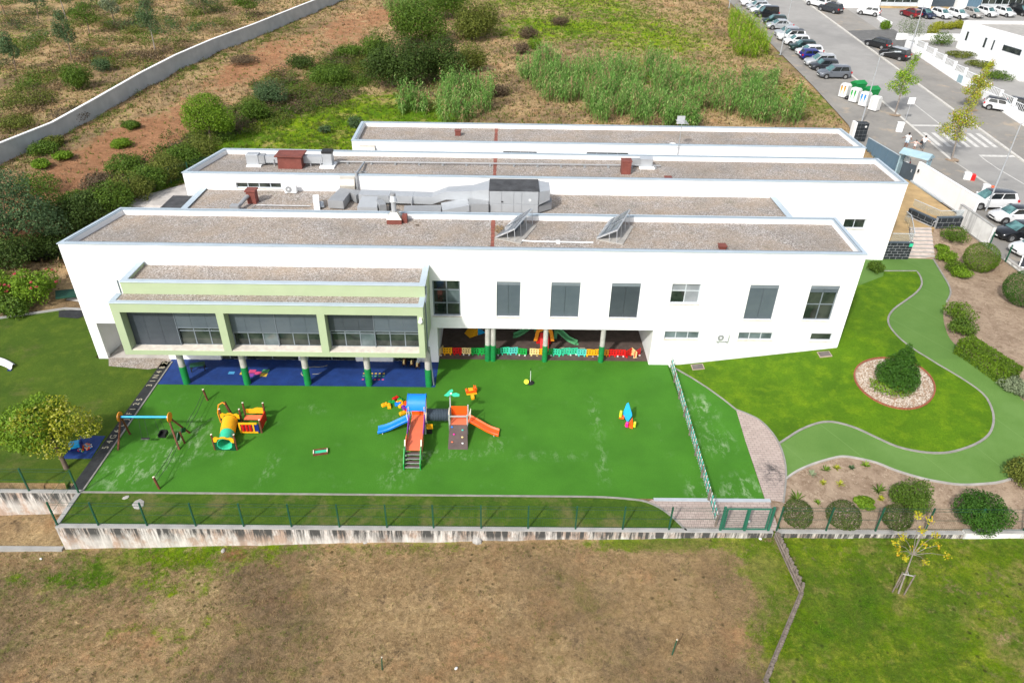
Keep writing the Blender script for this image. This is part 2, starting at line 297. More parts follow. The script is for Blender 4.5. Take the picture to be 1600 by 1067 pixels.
plain('timber_brown', (.13, .045, .022), .7, .3, 4, bump=.2); plain('timber_grey', (.17, .14, .115), .9, .3, 3, bump=.35, bscale=20); plain('pallet_wood', (.40, .27, .14), .85, .25, 4); plain('rope_dark', (.03, .05, .03), .9); plain('cap_cream', (.7, .62, .5), .6)
for nm, c in dict(red=(.55, .012, .012), orange=(.80, .10, .008), yellow=(.80, .38, .01), lime=(.55, .62, .03), blue=(.008, .20, .72), sky=(.02, .36, .70), green=(.01, .30, .05), mint=(.04, .50, .28), teal=(.08, .50, .42), navy=(.01, .02, .16), white=(.62, .62, .61), cream=(.75, .56, .24), pink=(.62, .02, .28), black=(.012, .012, .013), ochre=(.70, .25, .02), dkgreen=(.004, .06, .025), grey=(.3, .3, .3), coral=(.66, .16, .075), purple=(.16, .03, .3)).items():
    plain('pl_'+nm, c, .42, .07, 2)
plain('col_green', (.006, .19, .045), .6, .15, 3); plain('col_grey', (.40, .39, .36), .85, .15, 3, bump=.1); plain('climb_board', (.085, .06, .055), .7, .2)
for nm, c in dict(white=(.62, .63, .64), black=(.008, .009, .011), grey=(.14, .155, .18), silver=(.42, .44, .46), navy=(.02, .03, .07), blue=(.015, .025, .20), red=(.17, .008, .014), green=(.008, .035, .03), graphite=(.035, .04, .048), beige=(.4, .38, .36)).items():
    t = NT('paint_'+nm); t.p.inputs['Coat Weight'].default_value = .6; t.p.inputs['Coat Roughness'].default_value = .06; t.out(t.mix(t.noise(1.2, 3, lo=.3, hi=.7), c, tuple(q*.9 for q in c)), .35, metal=.25 if nm not in ('white', 'black') else 0.0)
plain('tyre', (.018, .018, .019), .85, .2); plain('rim', (.42, .43, .44), .3, .1, metal=.7); plain('trim_black', (.016, .016, .017), .6); plain('plate_white', (.75, .76, .74), .5, .03)
t = NT('car_glass'); t.out((.012, .016, .018), .04, spec=.8); t = NT('screen_glass'); t.out(t.mix(t.noise(1.5, 2, lo=.35, hi=.65), (.03, .07, .075), (.10, .22, .22)), .05, spec=.8)
t = NT('lamp_glass'); t.out((.7, .72, .74), .08, spec=.8); t = NT('tail_red'); t.out((.42, .008, .01), .15, spec=.6)
# ---- plants
def leaf(name, a, b, c=None, trans=.25, th=.82):
    t = NT(name); g = t.t.nodes.new('ShaderNodeNewGeometry'); r = g.outputs['Random Per Island']; cc = t.mix(r, a, b)
    if c: cc = t.mix(t.remap(r, th, th+.06), cc, c)
    cc = t.mix(t.math('MULTIPLY', t.noise(.8, 3, lo=.35, hi=.65), .4), cc, tuple(q*.7 for q in a)); t.out(cc, .65, spec=.25)
    d = t.n('BsdfTranslucent'); t.l(cc, d.inputs[0]); mx = t.n('MixShader'); mx.inputs[0].default_value = trans
    o = t.t.nodes['Material Output']; t.l(t.p.outputs[0], mx.inputs[1]); t.l(d.outputs[0], mx.inputs[2]); t.l(mx.outputs[0], o.inputs[0])
leaf('leaf_dark', (.032, .062, .010), (.075, .125, .018)); leaf('leaf_mid', (.050, .105, .009), (.12, .20, .018)); leaf('leaf_bright', (.085, .175, .008), (.20, .32, .018)); leaf('leaf_yellow', (.20, .235, .010), (.40, .40, .025), (.50, .48, .15))
leaf('leaf_olive', (.085, .115, .015), (.17, .19, .03)); leaf('leaf_grey', (.13, .17, .09), (.27, .32, .19)); leaf('leaf_euca', (.048, .095, .038), (.11, .175, .065)); leaf('leaf_hedge', (.062, .125, .007), (.14, .23, .012)); leaf('leaf_autumn', (.34, .36, .02), (.60, .46, .02), (.6, .30, .02))
leaf('leaf_flower', (.045, .085, .012), (.10, .13, .025), (.46, .33, .31), th=.9); leaf('leaf_brown', (.085, .06, .038), (.17, .125, .07)); leaf('leaf_reed', (.085, .20, .035), (.19, .37, .065), (.36, .46, .16)); leaf('leaf_red', (.14, .03, .03), (.24, .10, .05)); leaf('leaf_conifer', (.026, .085, .008), (.06, .155, .012)); leaf('petal_pink', (.5, .03, .07), (.62, .10, .15)); leaf('leaf_straw', (.24, .165, .08), (.42, .30, .155)); leaf('leaf_plane', (.12, .25, .010), (.28, .44, .02), (.44, .50, .06)); leaf('leaf_goldplane', (.22, .29, .012), (.44, .44, .03), (.48, .26, .08))
plain('bark', (.13, .095, .07), .95, .3, 5, bump=.4); plain('bark_pale', (.22, .19, .165), .9, .25, 5, bump=.2); plain('twig_white', (.34, .33, .31), .8)
plain('skin', (.46, .25, .17), .6, .1); plain('skin_dark', (.20, .10, .065), .6); plain('hair', (.012, .009, .008), .6); plain('cloth_white', (.72, .72, .72), .9, .05); plain('cloth_blue', (.42, .52, .62), .9); plain('cloth_pink', (.62, .42, .38), .9); plain('cloth_red', (.34, .02, .035), .9); plain('cloth_dark', (.02, .02, .024), .9); plain('cloth_grey', (.13, .14, .15), .9); plain('lettering', (.7, .7, .68), .7, .03)
# ------------------------------------------------------------------ the lie of the land
from mathutils import noise as mn
def cl(a, b, c): return max(b, min(c, a))
_FX = [-60, -23, -6, 9.5, 17.6, 27.7, 60]; _FZ = [-2.4, -1.63, -.95, -.42, -.35, -.2, .3]
def low(x, y): return y < -15.3 or (x < -23 and y < -12.8)
def T(x, y):
    if low(x, y): return float(np.interp(x, _FX, _FZ))
    st = 3.1+max(0.0, .09*(y-35)) if y < 140 else 12.55+.02*(y-140)
    g = min(2.0, 1.62*cl((x-12.4)/11, 0, 1.4)*cl((y+15.3)/15.3, 0, 1.25)) if x >= 12 else 0.0
    if x > 31:
        k = cl((y-13.5)/4, 0, 1) if x < 41.1 else cl((y-1)/4, 0, 1)
        return g+(st-g)*k
    if y > 13: return g+(st-g)*cl((y-13)/7, 0, 1)
    if x < -28: return st*cl((y-8)/14, 0, 1)
    return g
def ray(u, v): return _F+_R*((u-800)/FPX)-_U*((v-533.5)/FPX)
def G(u, v):                              # a place on the ground, read off the survey picture
    d = ray(u, v); t0 = 10.0
    while t0 < 400:
        p = CAM+d*t0
        if p.z < T(p.x, p.y): break
        t0 += .5
    a, b = t0-.5, t0
    for i in range(16):
        m = (a+b)/2; p = CAM+d*m
        if p.z < T(p.x, p.y): b = m
        else: a = m
    p = CAM+d*b; return Vector((p.x, p.y, T(p.x, p.y)))
def atz(u, v, z): d = ray(u, v); return CAM+d*((z-CAM.z)/d.z)
def aty(u, v, y): d = ray(u, v); return CAM+d*((y-CAM.y)/d.y)
def GG(pts): return [G(*p) for p in pts]

BARRIER = [G(1212, 842), G(1252, 930), G(1196, 1067), Vector((11.0, -31.0, -.4))]
def barrier_x(y):
    ys = [p.y for p in BARRIER][::-1]; xs = [p.x for p in BARRIER][::-1]; return float(np.interp(y, ys, xs))
BLOB = []                                # centre on the ground, radii in metres, channel (0 green, 1 red earth, 2 pale straw), weight
def blob(u, v, rx, ry, ch, w): p = G(u, v); BLOB.append((p.x, p.y, rx, ry, ch, w))
for a in [(200,880,6,2.0,0,.42),(450,858,7,1.0,0,.40),(850,852,8,.7,0,.30),(1030,846,3,.6,0,.7),(130,960,6,3,0,.25),(370,1010,5,3,0,.2),(1190,860,2,2.2,0,.8),(1232,960,.9,3,0,.7),(1215,1040,1.2,3,0,.7),
          (1120,900,5,2.5,2,.8),(900,900,7,3,2,.5),(640,880,5,2,2,.4),(370,868,1.2,.5,1,.6),(700,960,8,4,2,.25),(950,990,6,3,2,.4),
          (560,200,10,9,0,.58),(470,230,7,6,0,.58),(640,170,6,6,0,.42),(400,215,5,5,0,.5),(900,15,13,11,0,.42),(840,45,7,7,0,.5),(1000,60,12,9,0,.38),(1180,85,4,5,0,.3),(1250,150,4,7,0,.35),(760,215,12,3,0,.3),(960,115,9,5,0,.4),
          (140,270,6,12,1,.85),(60,310,4,5,1,.6),(230,215,4,9,1,.75),(420,90,4,12,1,.7),(540,45,5,14,1,.65),(330,130,3,9,1,.5),(620,20,4,8,1,.5),(1130,60,6,12,1,.35),(900,175,14,4,1,.3),(870,110,9,7,1,.25),(1250,130,3,8,1,.35),
          (1290,180,2.5,6,2,.8),(1150,110,6,8,2,.6),(200,90,10,12,2,.3),(60,60,12,12,1,.25),(280,60,10,14,2,.4),(480,130,6,8,1,.3),(250,250,6,7,0,.6),(330,240,5,6,0,.7),(200,285,5,4,0,.6),(60,170,9,8,2,.3),(30,50,10,10,0,.12),(160,85,3,3,1,.6),(200,130,8,9,2,.35),(300,40,8,8,1,.3),(90,100,8,8,1,.25)]: blob(*a)
def zone(x, y):
    c = [0.0, 0.0, 0.0]
    if y < -15.3 and x > barrier_x(y):
        n = mn.noise(Vector((x*.12, y*.12, 3))); c[0] = cl(.80-.018*max(0, x-18)*max(0, -16-y)*.35+.35*n, .34, .98); c[2] = .2; return c
    for (bx, by, rx, ry, ch, w) in BLOB:
        d = ((x-bx)/rx)**2+((y-by)/ry)**2
        if d < 2.2: c[ch] += w*max(0, 1-d/2.2)
    if y > 28: c[0] += .20+.25*mn.noise(Vector((x*.06, y*.06, 1)))
    if x < -30 and y > 5: c[0] += .02+.15*mn.noise(Vector((x*.09, y*.09, 7)))
    if y > 130: c[0] += .3
    return [cl(q, 0, 1) for q in c]
def bumps(x, y, lo_=None):
    lo_ = low(x, y) if lo_ is None else lo_
    if not (lo_ or (y > 29 and x < 41.5) or (x < -34 and y > 6) or y > 120): return 0.0
    n = mn.noise(Vector((x*.9, y*.9, 0)))*.05+mn.noise(Vector((x*.3, y*.3, 5)))*.10+(mn.noise(Vector((x*2.3, y*2.3, 2)))*.03)
    return n*(2.2 if y > 25 else 1.0)+(.10 if not lo_ else 0)
def TH(x, y):                            # height of the rough ground itself
    lo_ = low(x, y); return (float(np.interp(x, _FX, _FZ)) if lo_ else T(x, y)-.12)+bumps(x, y, lo_)
def steps(*seg):
    r = []
    for a, b, s in seg: r += list(np.arange(a, b, s))
    return np.array(r)
gx = steps((-420, -80, 20), (-80, -58, 2), (-58, 72, .62), (72, 110, 2), (110, 420, 20)); gy = steps((-260, -60, 20), (-60, -34, 2), (-34, -12, .42), (-12, 8, 1.0), (8, 115, .75), (115, 150, 3), (150, 700, 30))
V = np.zeros((len(gy), len(gx), 3)); ZC = np.zeros((len(gy), len(gx), 4), np.float32)
for j, y in enumerate(gy):
    for i, x in enumerate(gx):
        lo_ = low(x, y) or low(x, y-.45) or (x < -22.4 and low(x-.7, y))
        z = float(np.interp(x, _FX, _FZ)) if lo_ else (T(41.0, y) if 41 < x < 41.9 and y < 20 else T(x, y))-.12
        z += bumps(x, y, lo_)
        V[j, i] = (x, y, z); ZC[j, i, :3] = zone(x, y); ZC[j, i, 3] = 1
nx, ny = len(gx), len(gy); I = np.arange(nx*ny).reshape(ny, nx)
Fq = np.stack([I[:-1, :-1], I[:-1, 1:], I[1:, 1:], I[1:, :-1]], -1).reshape(-1, 4)
terrain = mesh_np('ground', V.reshape(-1, 3), Fq, 'terrain_cover'); tag(terrain, 'rough dry grass field and scrubby hillside around the school', 'ground', kind='structure')
ca = terrain.data.color_attributes.new('zone', 'FLOAT_COLOR', 'POINT'); ca.data.foreach_set('color', ZC.reshape(-1))
terrain.data.polygons.foreach_set('use_smooth', [True]*len(terrain.data.polygons))

def sheet(name, poly, off, mat, label, cat, res=1.5, zf=None, wear=None, thick=0.0, kind='structure', parent=None):
    bm = bmesh.new(); P = [(p[0], p[1]) for p in poly]
    f = bm.faces.new([bm.verts.new((x, y, 0)) for x, y in P]); f.normal_update()
    if f.normal.z < 0: f.normal_flip()
    bmesh.ops.triangulate(bm, faces=bm.faces[:])
    x0, x1 = min(p[0] for p in P), max(p[0] for p in P); y0, y1 = min(p[1] for p in P), max(p[1] for p in P)
    if res:
        for a in np.arange(math.floor(x0/res)*res+res, x1, res): bmesh.ops.bisect_plane(bm, geom=bm.verts[:]+bm.edges[:]+bm.faces[:], plane_co=(a, 0, 0), plane_no=(1, 0, 0))
        for a in np.arange(math.floor(y0/res)*res+res, y1, res): bmesh.ops.bisect_plane(bm, geom=bm.verts[:]+bm.edges[:]+bm.faces[:], plane_co=(0, a, 0), plane_no=(0, 1, 0))
    for v in bm.verts: v.co.z = (zf(v.co.x, v.co.y) if zf else T(v.co.x, max(v.co.y, -15.29)))+off
    if thick:
        e = bmesh.ops.extrude_face_region(bm, geom=bm.faces[:]); 
        for v in [q for q in e['geom'] if isinstance(q, bmesh.types.BMVert)]: v.co.z += 0
        for v in [q for q in bm.verts if q not in set(e['geom'])]: v.co.z -= thick
        bmesh.ops.recalc_face_normals(bm, faces=bm.faces[:])
    me = bpy.data.meshes.new(name); bm.to_mesh(me); bm.free(); me.materials.append(MAT[mat])
    o = bpy.data.objects.new(name, me); col.objects.link(o)
    if wear:
        at = me.attributes.new('wear', 'FLOAT', 'POINT'); at.data.foreach_set('value', [cl(sum(w*max(0, 1-(((v.co.x-a)/rx)**2+((v.co.y-b)/ry)**2)) for a, b, rx, ry, w in wear), 0, 1) for v in me.vertices])
    if parent is not None: o.parent = parent
    elif kind: tag(o, label, cat, kind=kind)
    return o
def kerb(name, pts, w, h, mat, label, cat='kerb', off=0.0, closed=False, zf=None):
    P = [Vector((p[0], p[1])) for p in pts]; m = MB(); n = len(P); L = []
    for i, p in enumerate(P):
        a = P[i-1] if (i > 0 or closed) else P[i]; b = P[(i+1) % n] if (i < n-1 or closed) else P[i]
        d = (b-a).normalized(); nn = Vector((-d.y, d.x))
        z = (zf(p.x, p.y) if zf else T(p.x, max(p.y, -15.29)))+off
        L.append([(p.x+nn.x*w/2*s, p.y+nn.y*w/2*s, z+q) for s, q in ((-1, -.15), (-1, h), (1, h), (1, -.15))])
    for r in L: m.v.extend(r)
    for i in range(n if closed else n-1):
        j = (i+1) % n
        for k in range(4): m.f.append((4*i+k, 4*i+(k+1) % 4, 4*j+(k+1) % 4, 4*j+k))
    if not closed: m.f += [(0, 3, 2, 1), tuple(4*(n-1)+k for k in range(4))]
    o = m.build(name, mat); bm = bmesh.new(); bm.from_mesh(o.data); bmesh.ops.recalc_face_normals(bm, faces=bm.faces[:]); bm.to_mesh(o.data); bm.free()
    return tag(o, label, cat, kind='structure')
def smooth(pts, n=4, closed=False):      # Catmull-Rom through the surveyed points
    P = [Vector((p[0], p[1], 0)) for p in pts]; r = []; k = len(P)
    for i in range(k if closed else k-1):
        p0 = P[i-1] if (i > 0 or closed) else P[i]; p1 = P[i]; p2 = P[(i+1) % k]; p3 = P[(i+2) % k] if (i+2 < k or closed) else p2
        for j in range(n):
            s = j/n; r.append(.5*((2*p1)+(p2-p0)*s+(2*p0-5*p1+4*p2-p3)*s*s+(3*p1-p0-3*p2+p3)*s**3))
    if not closed: r.append(P[-1])
    return r
# ---- playground level
WEAR = [(p.x, p.y, a, b, w) for (u, v, a, b, w) in [(210,735,2.6,1.5,1),(285,700,1.6,2.0,.9),(250,690,1.3,1.5,.7),(310,665,1.2,1.2,.9),(420,730,.5,1.6,.8),(340,705,.8,.6,.8),(600,655,1.6,.5,.7),(640,715,1.6,1.3,.8),(705,710,2.2,.6,.8),(775,695,1.0,.6,.9),(860,715,3.0,.4,.5),(620,745,1.2,1.0,.7),(940,720,.35,2.2,.6),(930,650,.3,2.6,.6),(1095,640,1.3,2.0,1),(1120,690,1.4,1.7,.9),(1160,760,1.4,1.2,1),(1140,775,2.2,.5,.9),(1085,765,.7,1.2,.7),(490,640,.8,.3,.6),(180,760,1.8,.5,.6)] for p in [G(u, v)]]
sheet('playground_turf', [(-22.85,-12.85),(11.9,-13.0),(11.8,.4),(-4.4,.4),(-4.4,-2.93),(-22.85,-2.93)], 0.0, 'play_turf', 'flat green artificial turf of the playground', 'turf', .6, wear=WEAR)
e2 = GG([(1052,574),(1080,590),(1105,606),(1130,624),(1150,640)])
sheet('side_turf', [(11.9,-13.0),(11.75,-.2)]+[(p.x, p.y) for p in e2]+[(G(1165,690).x, G(1165,690).y),(14.66,-13.05)], .0, 'play_turf', 'narrow worn turf triangle beyond the picket fence', 'turf', .5, wear=WEAR)
sheet('rubber_mat', [(-23.05,-2.93),(-4.4,-2.93),(-4.4,.1),(-23.05,.1)], .008, 'blue_rubber', 'dark blue rubber floor under the green bay', 'rubber floor', 0)
sheet('undercroft_floor', [(-4.4,.4),(11.0,.4),(11.0,5.8),(-4.4,5.8)], .006, 'brown_rubber', 'brown rubber floor in the open undercroft', 'rubber floor', 0)
sheet('lawn', [(-60,-12.8),(-23.65,-12.8),(-23.5,.1),(-28.4,.1),(-28.0,6.2),(-33.9,6.6),(-38.1,5.2),(-60,5.0)], .0, 'dull_lawn', 'mown dull green lawn left of the school', 'lawn', 2)
sheet('gravel_floor', [(-27.5,.1),(-23.05,.1),(-23.05,-.9),(-24.2,-1.25),(-27.0,-.9)], .012, 'gravel_roof', 'bare gravel floor of the left passage', 'gravel', 0); sheet('passage_floor', [(-27.5,.1),(-23.05,.1),(-23.05,5.8),(-27.0,5.8)], .010, 'yard_paving', 'grey floor inside the left passage', 'floor', 0)
sheet('alphabet_strip', [(-23.65,-12.7),(-22.95,-12.7),(-22.98,-.3),(-23.6,-.3)], .012, 'black_rubber', 'black rubber strip along the turf edge printed with cream letters and figures', 'rubber strip', 0)
kerb('kerb', [(-22.88,-12.85),(-22.9,-.3)], .09, .05, 'kerb_stone', 'thin stone kerb along the black lettered strip')
cur = smooth(GG([(900,776),(945,777),(985,780),(1010,784),(1035,796),(1055,812),(1072,832)]), 3)
sheet('lawn_strip', [(-22.9,-15.2),(cur[-1].x, -15.2)]+[(p.x, p.y) for p in cur[::-1]]+[(-22.9,-12.9)], .0, 'strip_lawn', 'patchy grass strip between playground turf and front wall', 'lawn', 1.0)
kerb('kerb', [(-22.9,-12.87)]+[(p.x, p.y) for p in cur], .10, .05, 'kerb_stone', 'thin stone kerb along the front edge of the turf')
arc = smooth(GG([(1150,640),(1168,647),(1186,656),(1202,671),(1217,693),(1226,720),(1228,747),(1224,785)]), 3)
sheet('paved_corner', [(p.x, p.y) for p in arc]+[(14.9,-13.05),(14.68,-13.05),(G(1165,690).x, G(1165,690).y)], .012, 'stone_paving', 'worn pinkish paving beside the turf triangle', 'paving', .5, wear=[(G(1208,740).x, G(1208,740).y, .9, 1.3, 1.1)])
sheet('paved_apron', [(cur[-1].x+.05,-15.25)]+[(p.x+.05, p.y) for p in cur[::-1][:-9]]+[(8.4,-13.08),(14.9,-13.1),(14.75,-15.25)], .010, 'stone_paving', 'pinkish stone paving inside the green gate', 'paving', .6)
kerb('drain_channel', [(8.5,-13.06),(14.95,-13.12)], .22, .035, 'coping_inner', 'pale metal drain channel at the foot of the turf', 'drain')
# ---- sloping garden
sheet('garden_soil', [(14.9,-15.2),(45,-15.2),(45,1),(41.15,1.5),(41.15,18.2),(38.6,17.4),(36.3,13.55),(34.5,13.5),(32.4,13.4),(23.6,13.0),(23.3,.05),(15,-.05)], -.03, 'bed_soil', 'sandy bare soil of the garden beds', 'soil', 1.2)
OUT1 = GG([(1458,405),(1470,425),(1482,445),(1485,460),(1476,478),(1474,497),(1479,518),(1490,536),(1520,560),(1550,581),(1578,603),(1610,640),(1640,690),(1620,730),(1570,751),(1535,756),(1500,757),(1470,753),(1440,747),(1400,735),(1370,723),(1340,716),(1318,713),(1300,716),(1270,725),(1245,736),(1228,748)])
oute = smooth(OUT1, 3)
sheet('garden_path', [(G(1310,575).x, G(1310,575).y),(G(1350,470).x, G(1350,470).y),(23.6,9.0),(23.7,12.9),(32.3,13.3),(34.6,13.5)]+[(p.x, p.y) for p in oute]+[(G(1217,693).x, G(1217,693).y),(G(1270,640).x, G(1270,640).y)], .0, 'path_turf', 'winding pale green artificial turf path', 'path', .7)
INN = GG([(1432,424),(1438,433),(1440,445),(1432,457),(1415,470),(1397,483),(1388,496),(1389,508),(1398,521),(1415,537),(1450,560),(1500,590),(1535,615),(1549,638),(1552,660),(1544,680),(1522,695),(1492,705),(1468,708),(1438,706),(1402,698),(1370,684),(1340,670),(1315,662),(1295,659),(1275,662),(1250,672),(1231,684),(1217,693)])
inn = smooth(INN, 3)
lawnp = [(p.x, p.y) for p in inn]+[(p.x, p.y) for p in arc[::-1] if p.y > INN[-1].y+.2]+[(p.x, p.y) for p in e2[::-1][1:]]+[(12.1,-.05),(23.35,-.05),(23.6,5.5),(G(1380,432).x, G(1380,432).y),(G(1381,424).x, G(1381,424).y)]
sheet('garden_lawn', lawnp, .03, 'garden_lawn', 'bright yellow green lawn sloping along the white wall', 'lawn', .7)
kerb('kerb', [(p.x, p.y) for p in [G(1381,424)]+inn], .13, .055, 'kerb_stone', 'pale kerb curving round the bright lawn')
kerb('kerb', [(p.x, p.y) for p in oute if p.y > 5.5], .12, .05, 'kerb_stone', 'pale kerb along the shrub bed by the steps')
kerb('kerb', [(p.x, p.y) for p in oute if p.y < -6.5 and p.x < 31], .12, .05, 'concrete_light', 'pale kerb along the sandy bed by the front fence')
kerb('kerb', [(p.x, p.y) for p in e2]+[(p.x, p.y) for p in arc], .10, .05, 'kerb_stone', 'thin kerb between worn turf triangle and bright lawn')
RC = G(1397,598); ring = []
for k in range(40):
    a = 2*math.pi*k/40; q = 1+.02*math.sin(3*a+.6); ring.append((RC.x+math.cos(a)*2.38*q, RC.y+math.sin(a)*2.38*q))
sheet('pebble_bed', ring, .05, 'bed_soil', 'round bed of white pebbles in the lawn', 'pebble bed', .8)
# ---- street level
zs = lambda x, y: 3.1+max(0.0, .09*(y-35))
sheet('pavement', [(42.6,20.0),(50,20.0),(50,110),(43.0,110),(42.7,60),(42.2,46),(41.0,40),(40.9,31),(42.0,30)], .03, 'pavement_grey', 'worn grey pavement and parking strip by the school gate', 'pavement', 4, zf=zs)
sheet('car_park', [(41.1,2),(90,2),(90,20.0),(43.2,20.0),(42.5,19),(41.1,18.4)], .02, 'pavement_grey', 'grey car park floor behind the retaining wall', 'car park', 4, zf=zs)
sheet('road', [(50,20.0),(58.2,20.0),(58.2,180),(50,180)], -.07, 'asphalt', 'sunlit grey asphalt road climbing past the school', 'road', 5, zf=zs)
sheet('far_pavement', [(58.2,20.0),(64.2,20.0),(64.2,180),(58.2,180)], .03, 'pavement_grey', 'grey pavement and parking bays across the road', 'pavement', 5, zf=zs)
sheet('forecourt', [(64.2,20.0),(140,20.0),(140,180),(64.2,180)], .02, 'asphalt', 'grey forecourt around the white buildings across the road', 'forecourt', 8, zf=zs)
sheet('driveway', [(58.4,79),(67,79.5),(67,90.5),(58.4,89)], .05, 'patch_asphalt', 'dark asphalt driveway entrance across the road', 'driveway', 4, zf=zs)
kerb('kerb', [(50, y) for y in np.arange(20.0, 180, 5)], .32, .05, 'kerb_pale', 'pale kerb on the school side of the road', zf=zs)
kerb('kerb', [(58.2, y) for y in np.arange(20.0, 180, 5)], .32, .05, 'kerb_pale', 'pale kerb on the far side of the road', zf=zs)
def mark(name, label, poly): sheet(name, poly, -.062, 'road_paint', label, 'road marking', 2, zf=zs)
for i in range(7):
    xa = 50.5+i*1.08; mark('crosswalk_stripe', ['worn white crossing stripe nearest the school kerb', 'second white crossing stripe from the school kerb', 'third white crossing stripe from the school kerb', 'middle white stripe of the pedestrian crossing', 'third white crossing stripe from the far kerb', 'second white crossing stripe from the far kerb', 'white crossing stripe nearest the far kerb'][i], [(xa,40.0),(xa+.52,40.0),(xa+.52,44.2),(xa,44.2)])
mark('stop_line', 'white stop line above the pedestrian crossing', [(50.2,46.2),(54.0,46.2),(54.0,46.7),(50.2,46.7)])
mark('stop_line', 'white stop line below the pedestrian crossing', [(54.0,37.3),(58.0,37.3),(58.0,37.8),(54.0,37.8)])
mark('centre_line', 'thin white centre line below the crossing', [(53.95,20.0),(54.1,20.0),(54.1,37.3),(53.95,37.3)]); mark('centre_line', 'thin white centre line above the crossing', [(53.95,46.7),(54.1,46.7),(54.1,56),(53.95,56)])
# ---- yard on the left
sheet('yard', [(-34.5,8.0),(-27.4,6.3),(-26.6,12),(-25.4,19),(-24.2,24),(-14,30),(-14,32),(-27,30),(-34,22)], .05, 'yard_paving', 'pale paved service yard behind the left corner', 'paving', 2)
# ------------------------------------------------------------------ the school
def slab_holes(m, x0, x1, z0, z1, y0, y1, holes):
    X = sorted(set([x0, x1]+[q for h in holes for q in h[:2] if x0 < q < x1])); Z = sorted(set([z0, z1]+[q for h in holes for q in h[2:] if z0 < q < z1]))
    S = lambda i, j: 0 <= i < len(X)-1 and 0 <= j < len(Z)-1 and not any(h[0]-1e-6 <= X[i] and X[i+1] <= h[1]+1e-6 and h[2]-1e-6 <= Z[j] and Z[j+1] <= h[3]+1e-6 for h in holes)
    for i in range(len(X)-1):
        for j in range(len(Z)-1):
            if not S(i, j): continue
            a, b, c, d = X[i], X[i+1], Z[j], Z[j+1]
            m.add([(a,y0,c),(b,y0,c),(b,y0,d),(a,y0,d)], [(0,1,2,3)]); m.add([(a,y1,c),(b,y1,c),(b,y1,d),(a,y1,d)], [(3,2,1,0)])
            if not S(i-1, j): m.add([(a,y0,c),(a,y1,c),(a,y1,d),(a,y0,d)], [(3,2,1,0)])
            if not S(i+1, j): m.add([(b,y0,c),(b,y1,c),(b,y1,d),(b,y0,d)], [(0,1,2,3)])
            if not S(i, j-1): m.add([(a,y0,c),(b,y0,c),(b,y1,c),(a,y1,c)], [(3,2,1,0)])
            if not S(i, j+1): m.add([(a,y0,d),(b,y0,d),(b,y1,d),(a,y1,d)], [(0,1,2,3)])
    return m
def inset(poly, d):
    n = len(poly); P = [Vector(p) for p in poly]; r = []
    for i in range(n):
        a, b, c = P[i-1], P[i], P[(i+1) % n]; d1 = (b-a).normalized(); d2 = (c-b).normalized(); n1 = Vector((-d1.y, d1.x)); n2 = Vector((-d2.y, d2.x))
        k = (n1+n2); k = k/(1+n1.dot(n2)); r.append((b.x+k.x*d, b.y+k.y*d))
    return r
def ring_(m, o, i, z0, z1):
    n = len(o)
    vs = [(x,y,z0) for x,y in o]+[(x,y,z1) for x,y in o]+[(x,y,z0) for x,y in i]+[(x,y,z1) for x,y in i]
    for k in range(n):
        j = (k+1) % n; m.add([vs[k], vs[j], vs[n+j], vs[n+k]], [(0,1,2,3)]); m.add([vs[2*n+k], vs[2*n+j], vs[3*n+j], vs[3*n+k]], [(3,2,1,0)])
        m.add([vs[n+k], vs[n+j], vs[3*n+j], vs[3*n+k]], [(0,1,2,3)]); m.add([vs[k], vs[j], vs[2*n+j], vs[2*n+k]], [(3,2,1,0)])
school = thing('school_building', 'long white flat roofed school with pale green bay on columns and gravel roofs', 'building', (-2, 3, 0))
def sp_(name, mat, m, parent=None, **k):
    o = m.build(name, mat, None, **k)
    if parent is None: return at_world(o, school)
    o.parent = parent; return o
def flat_roof(foot, ztop, drop=.40, parapet='white_wall', cop_w=.36):
    m = MB(); ring_(m, inset(foot, .304), inset(foot, .33), ztop-drop-.1, ztop-.062); sp_('parapet', parapet, m)
    m = MB(); ring_(m, inset(foot, -.05), inset(foot, cop_w-.02), ztop-.058, ztop); c = sp_('coping', 'coping', m, bevel=.012)
    m = MB(); ring_(m, inset(foot, cop_w-.14), inset(foot, cop_w-.10), ztop+.001, ztop+.03); sp_('coping_seam', 'frame_grey', m, c)
    m = MB().prism(inset(foot, .28), ztop-drop-.12, ztop-drop); return sp_('gravel_roof', 'gravel_roof', m)
def shell(foot, z0, z1, th=.28, skip=()):
    n = len(foot); i_ = inset(foot, th)
    for k in range(n):
        if k in skip: continue
        j = (k+1) % n; sp_('wall', 'white_wall', MB().prism([foot[k], foot[j], i_[j], i_[k]], z0, z1))
ZT = 8.81
A = [(-28.1,0),(23.4,0),(23.65,5.85),(-26.8,5.85)]; B = [(-25.27,13.1),(32.34,13.1),(32.54,19.1),(-24.0,19.1)]; Cc = [(-13.6,21.9),(32.76,22.05),(32.85,28.0),(-13.7,27.8)]
BIG = [(-.36,1.21),(3.24,5.16),(7.22,9.14),(16.37,18.29),(20.40,22.32)]
holes = [(a,b,3.80,6.47) for a,b in BIG]+[(-4.60,-2.77,3.80,6.48),(11.2,13.13,4.97,6.47),(11.2,13.63,2.14,2.78),(16.31,18.70,2.14,2.77),(21.32,22.82,2.15,2.76),(-4.4,10.4,-.5,2.85),(-27.45,-23.2,-.5,2.9),(-17.9,-14.2,-.05,1.5),(-13.6,-10.2,-.05,1.5),(-7.6,-5.9,-.05,1.2),(-19.6,-18.4,-.05,2.1)]
sp_('wall', 'white_wall', slab_holes(MB(), -28.1, 23.4, -.5, ZT-.06, 0, .3, holes))
shell(A, -.5, ZT-.06, .3, (0,)); flat_roof(A, ZT)
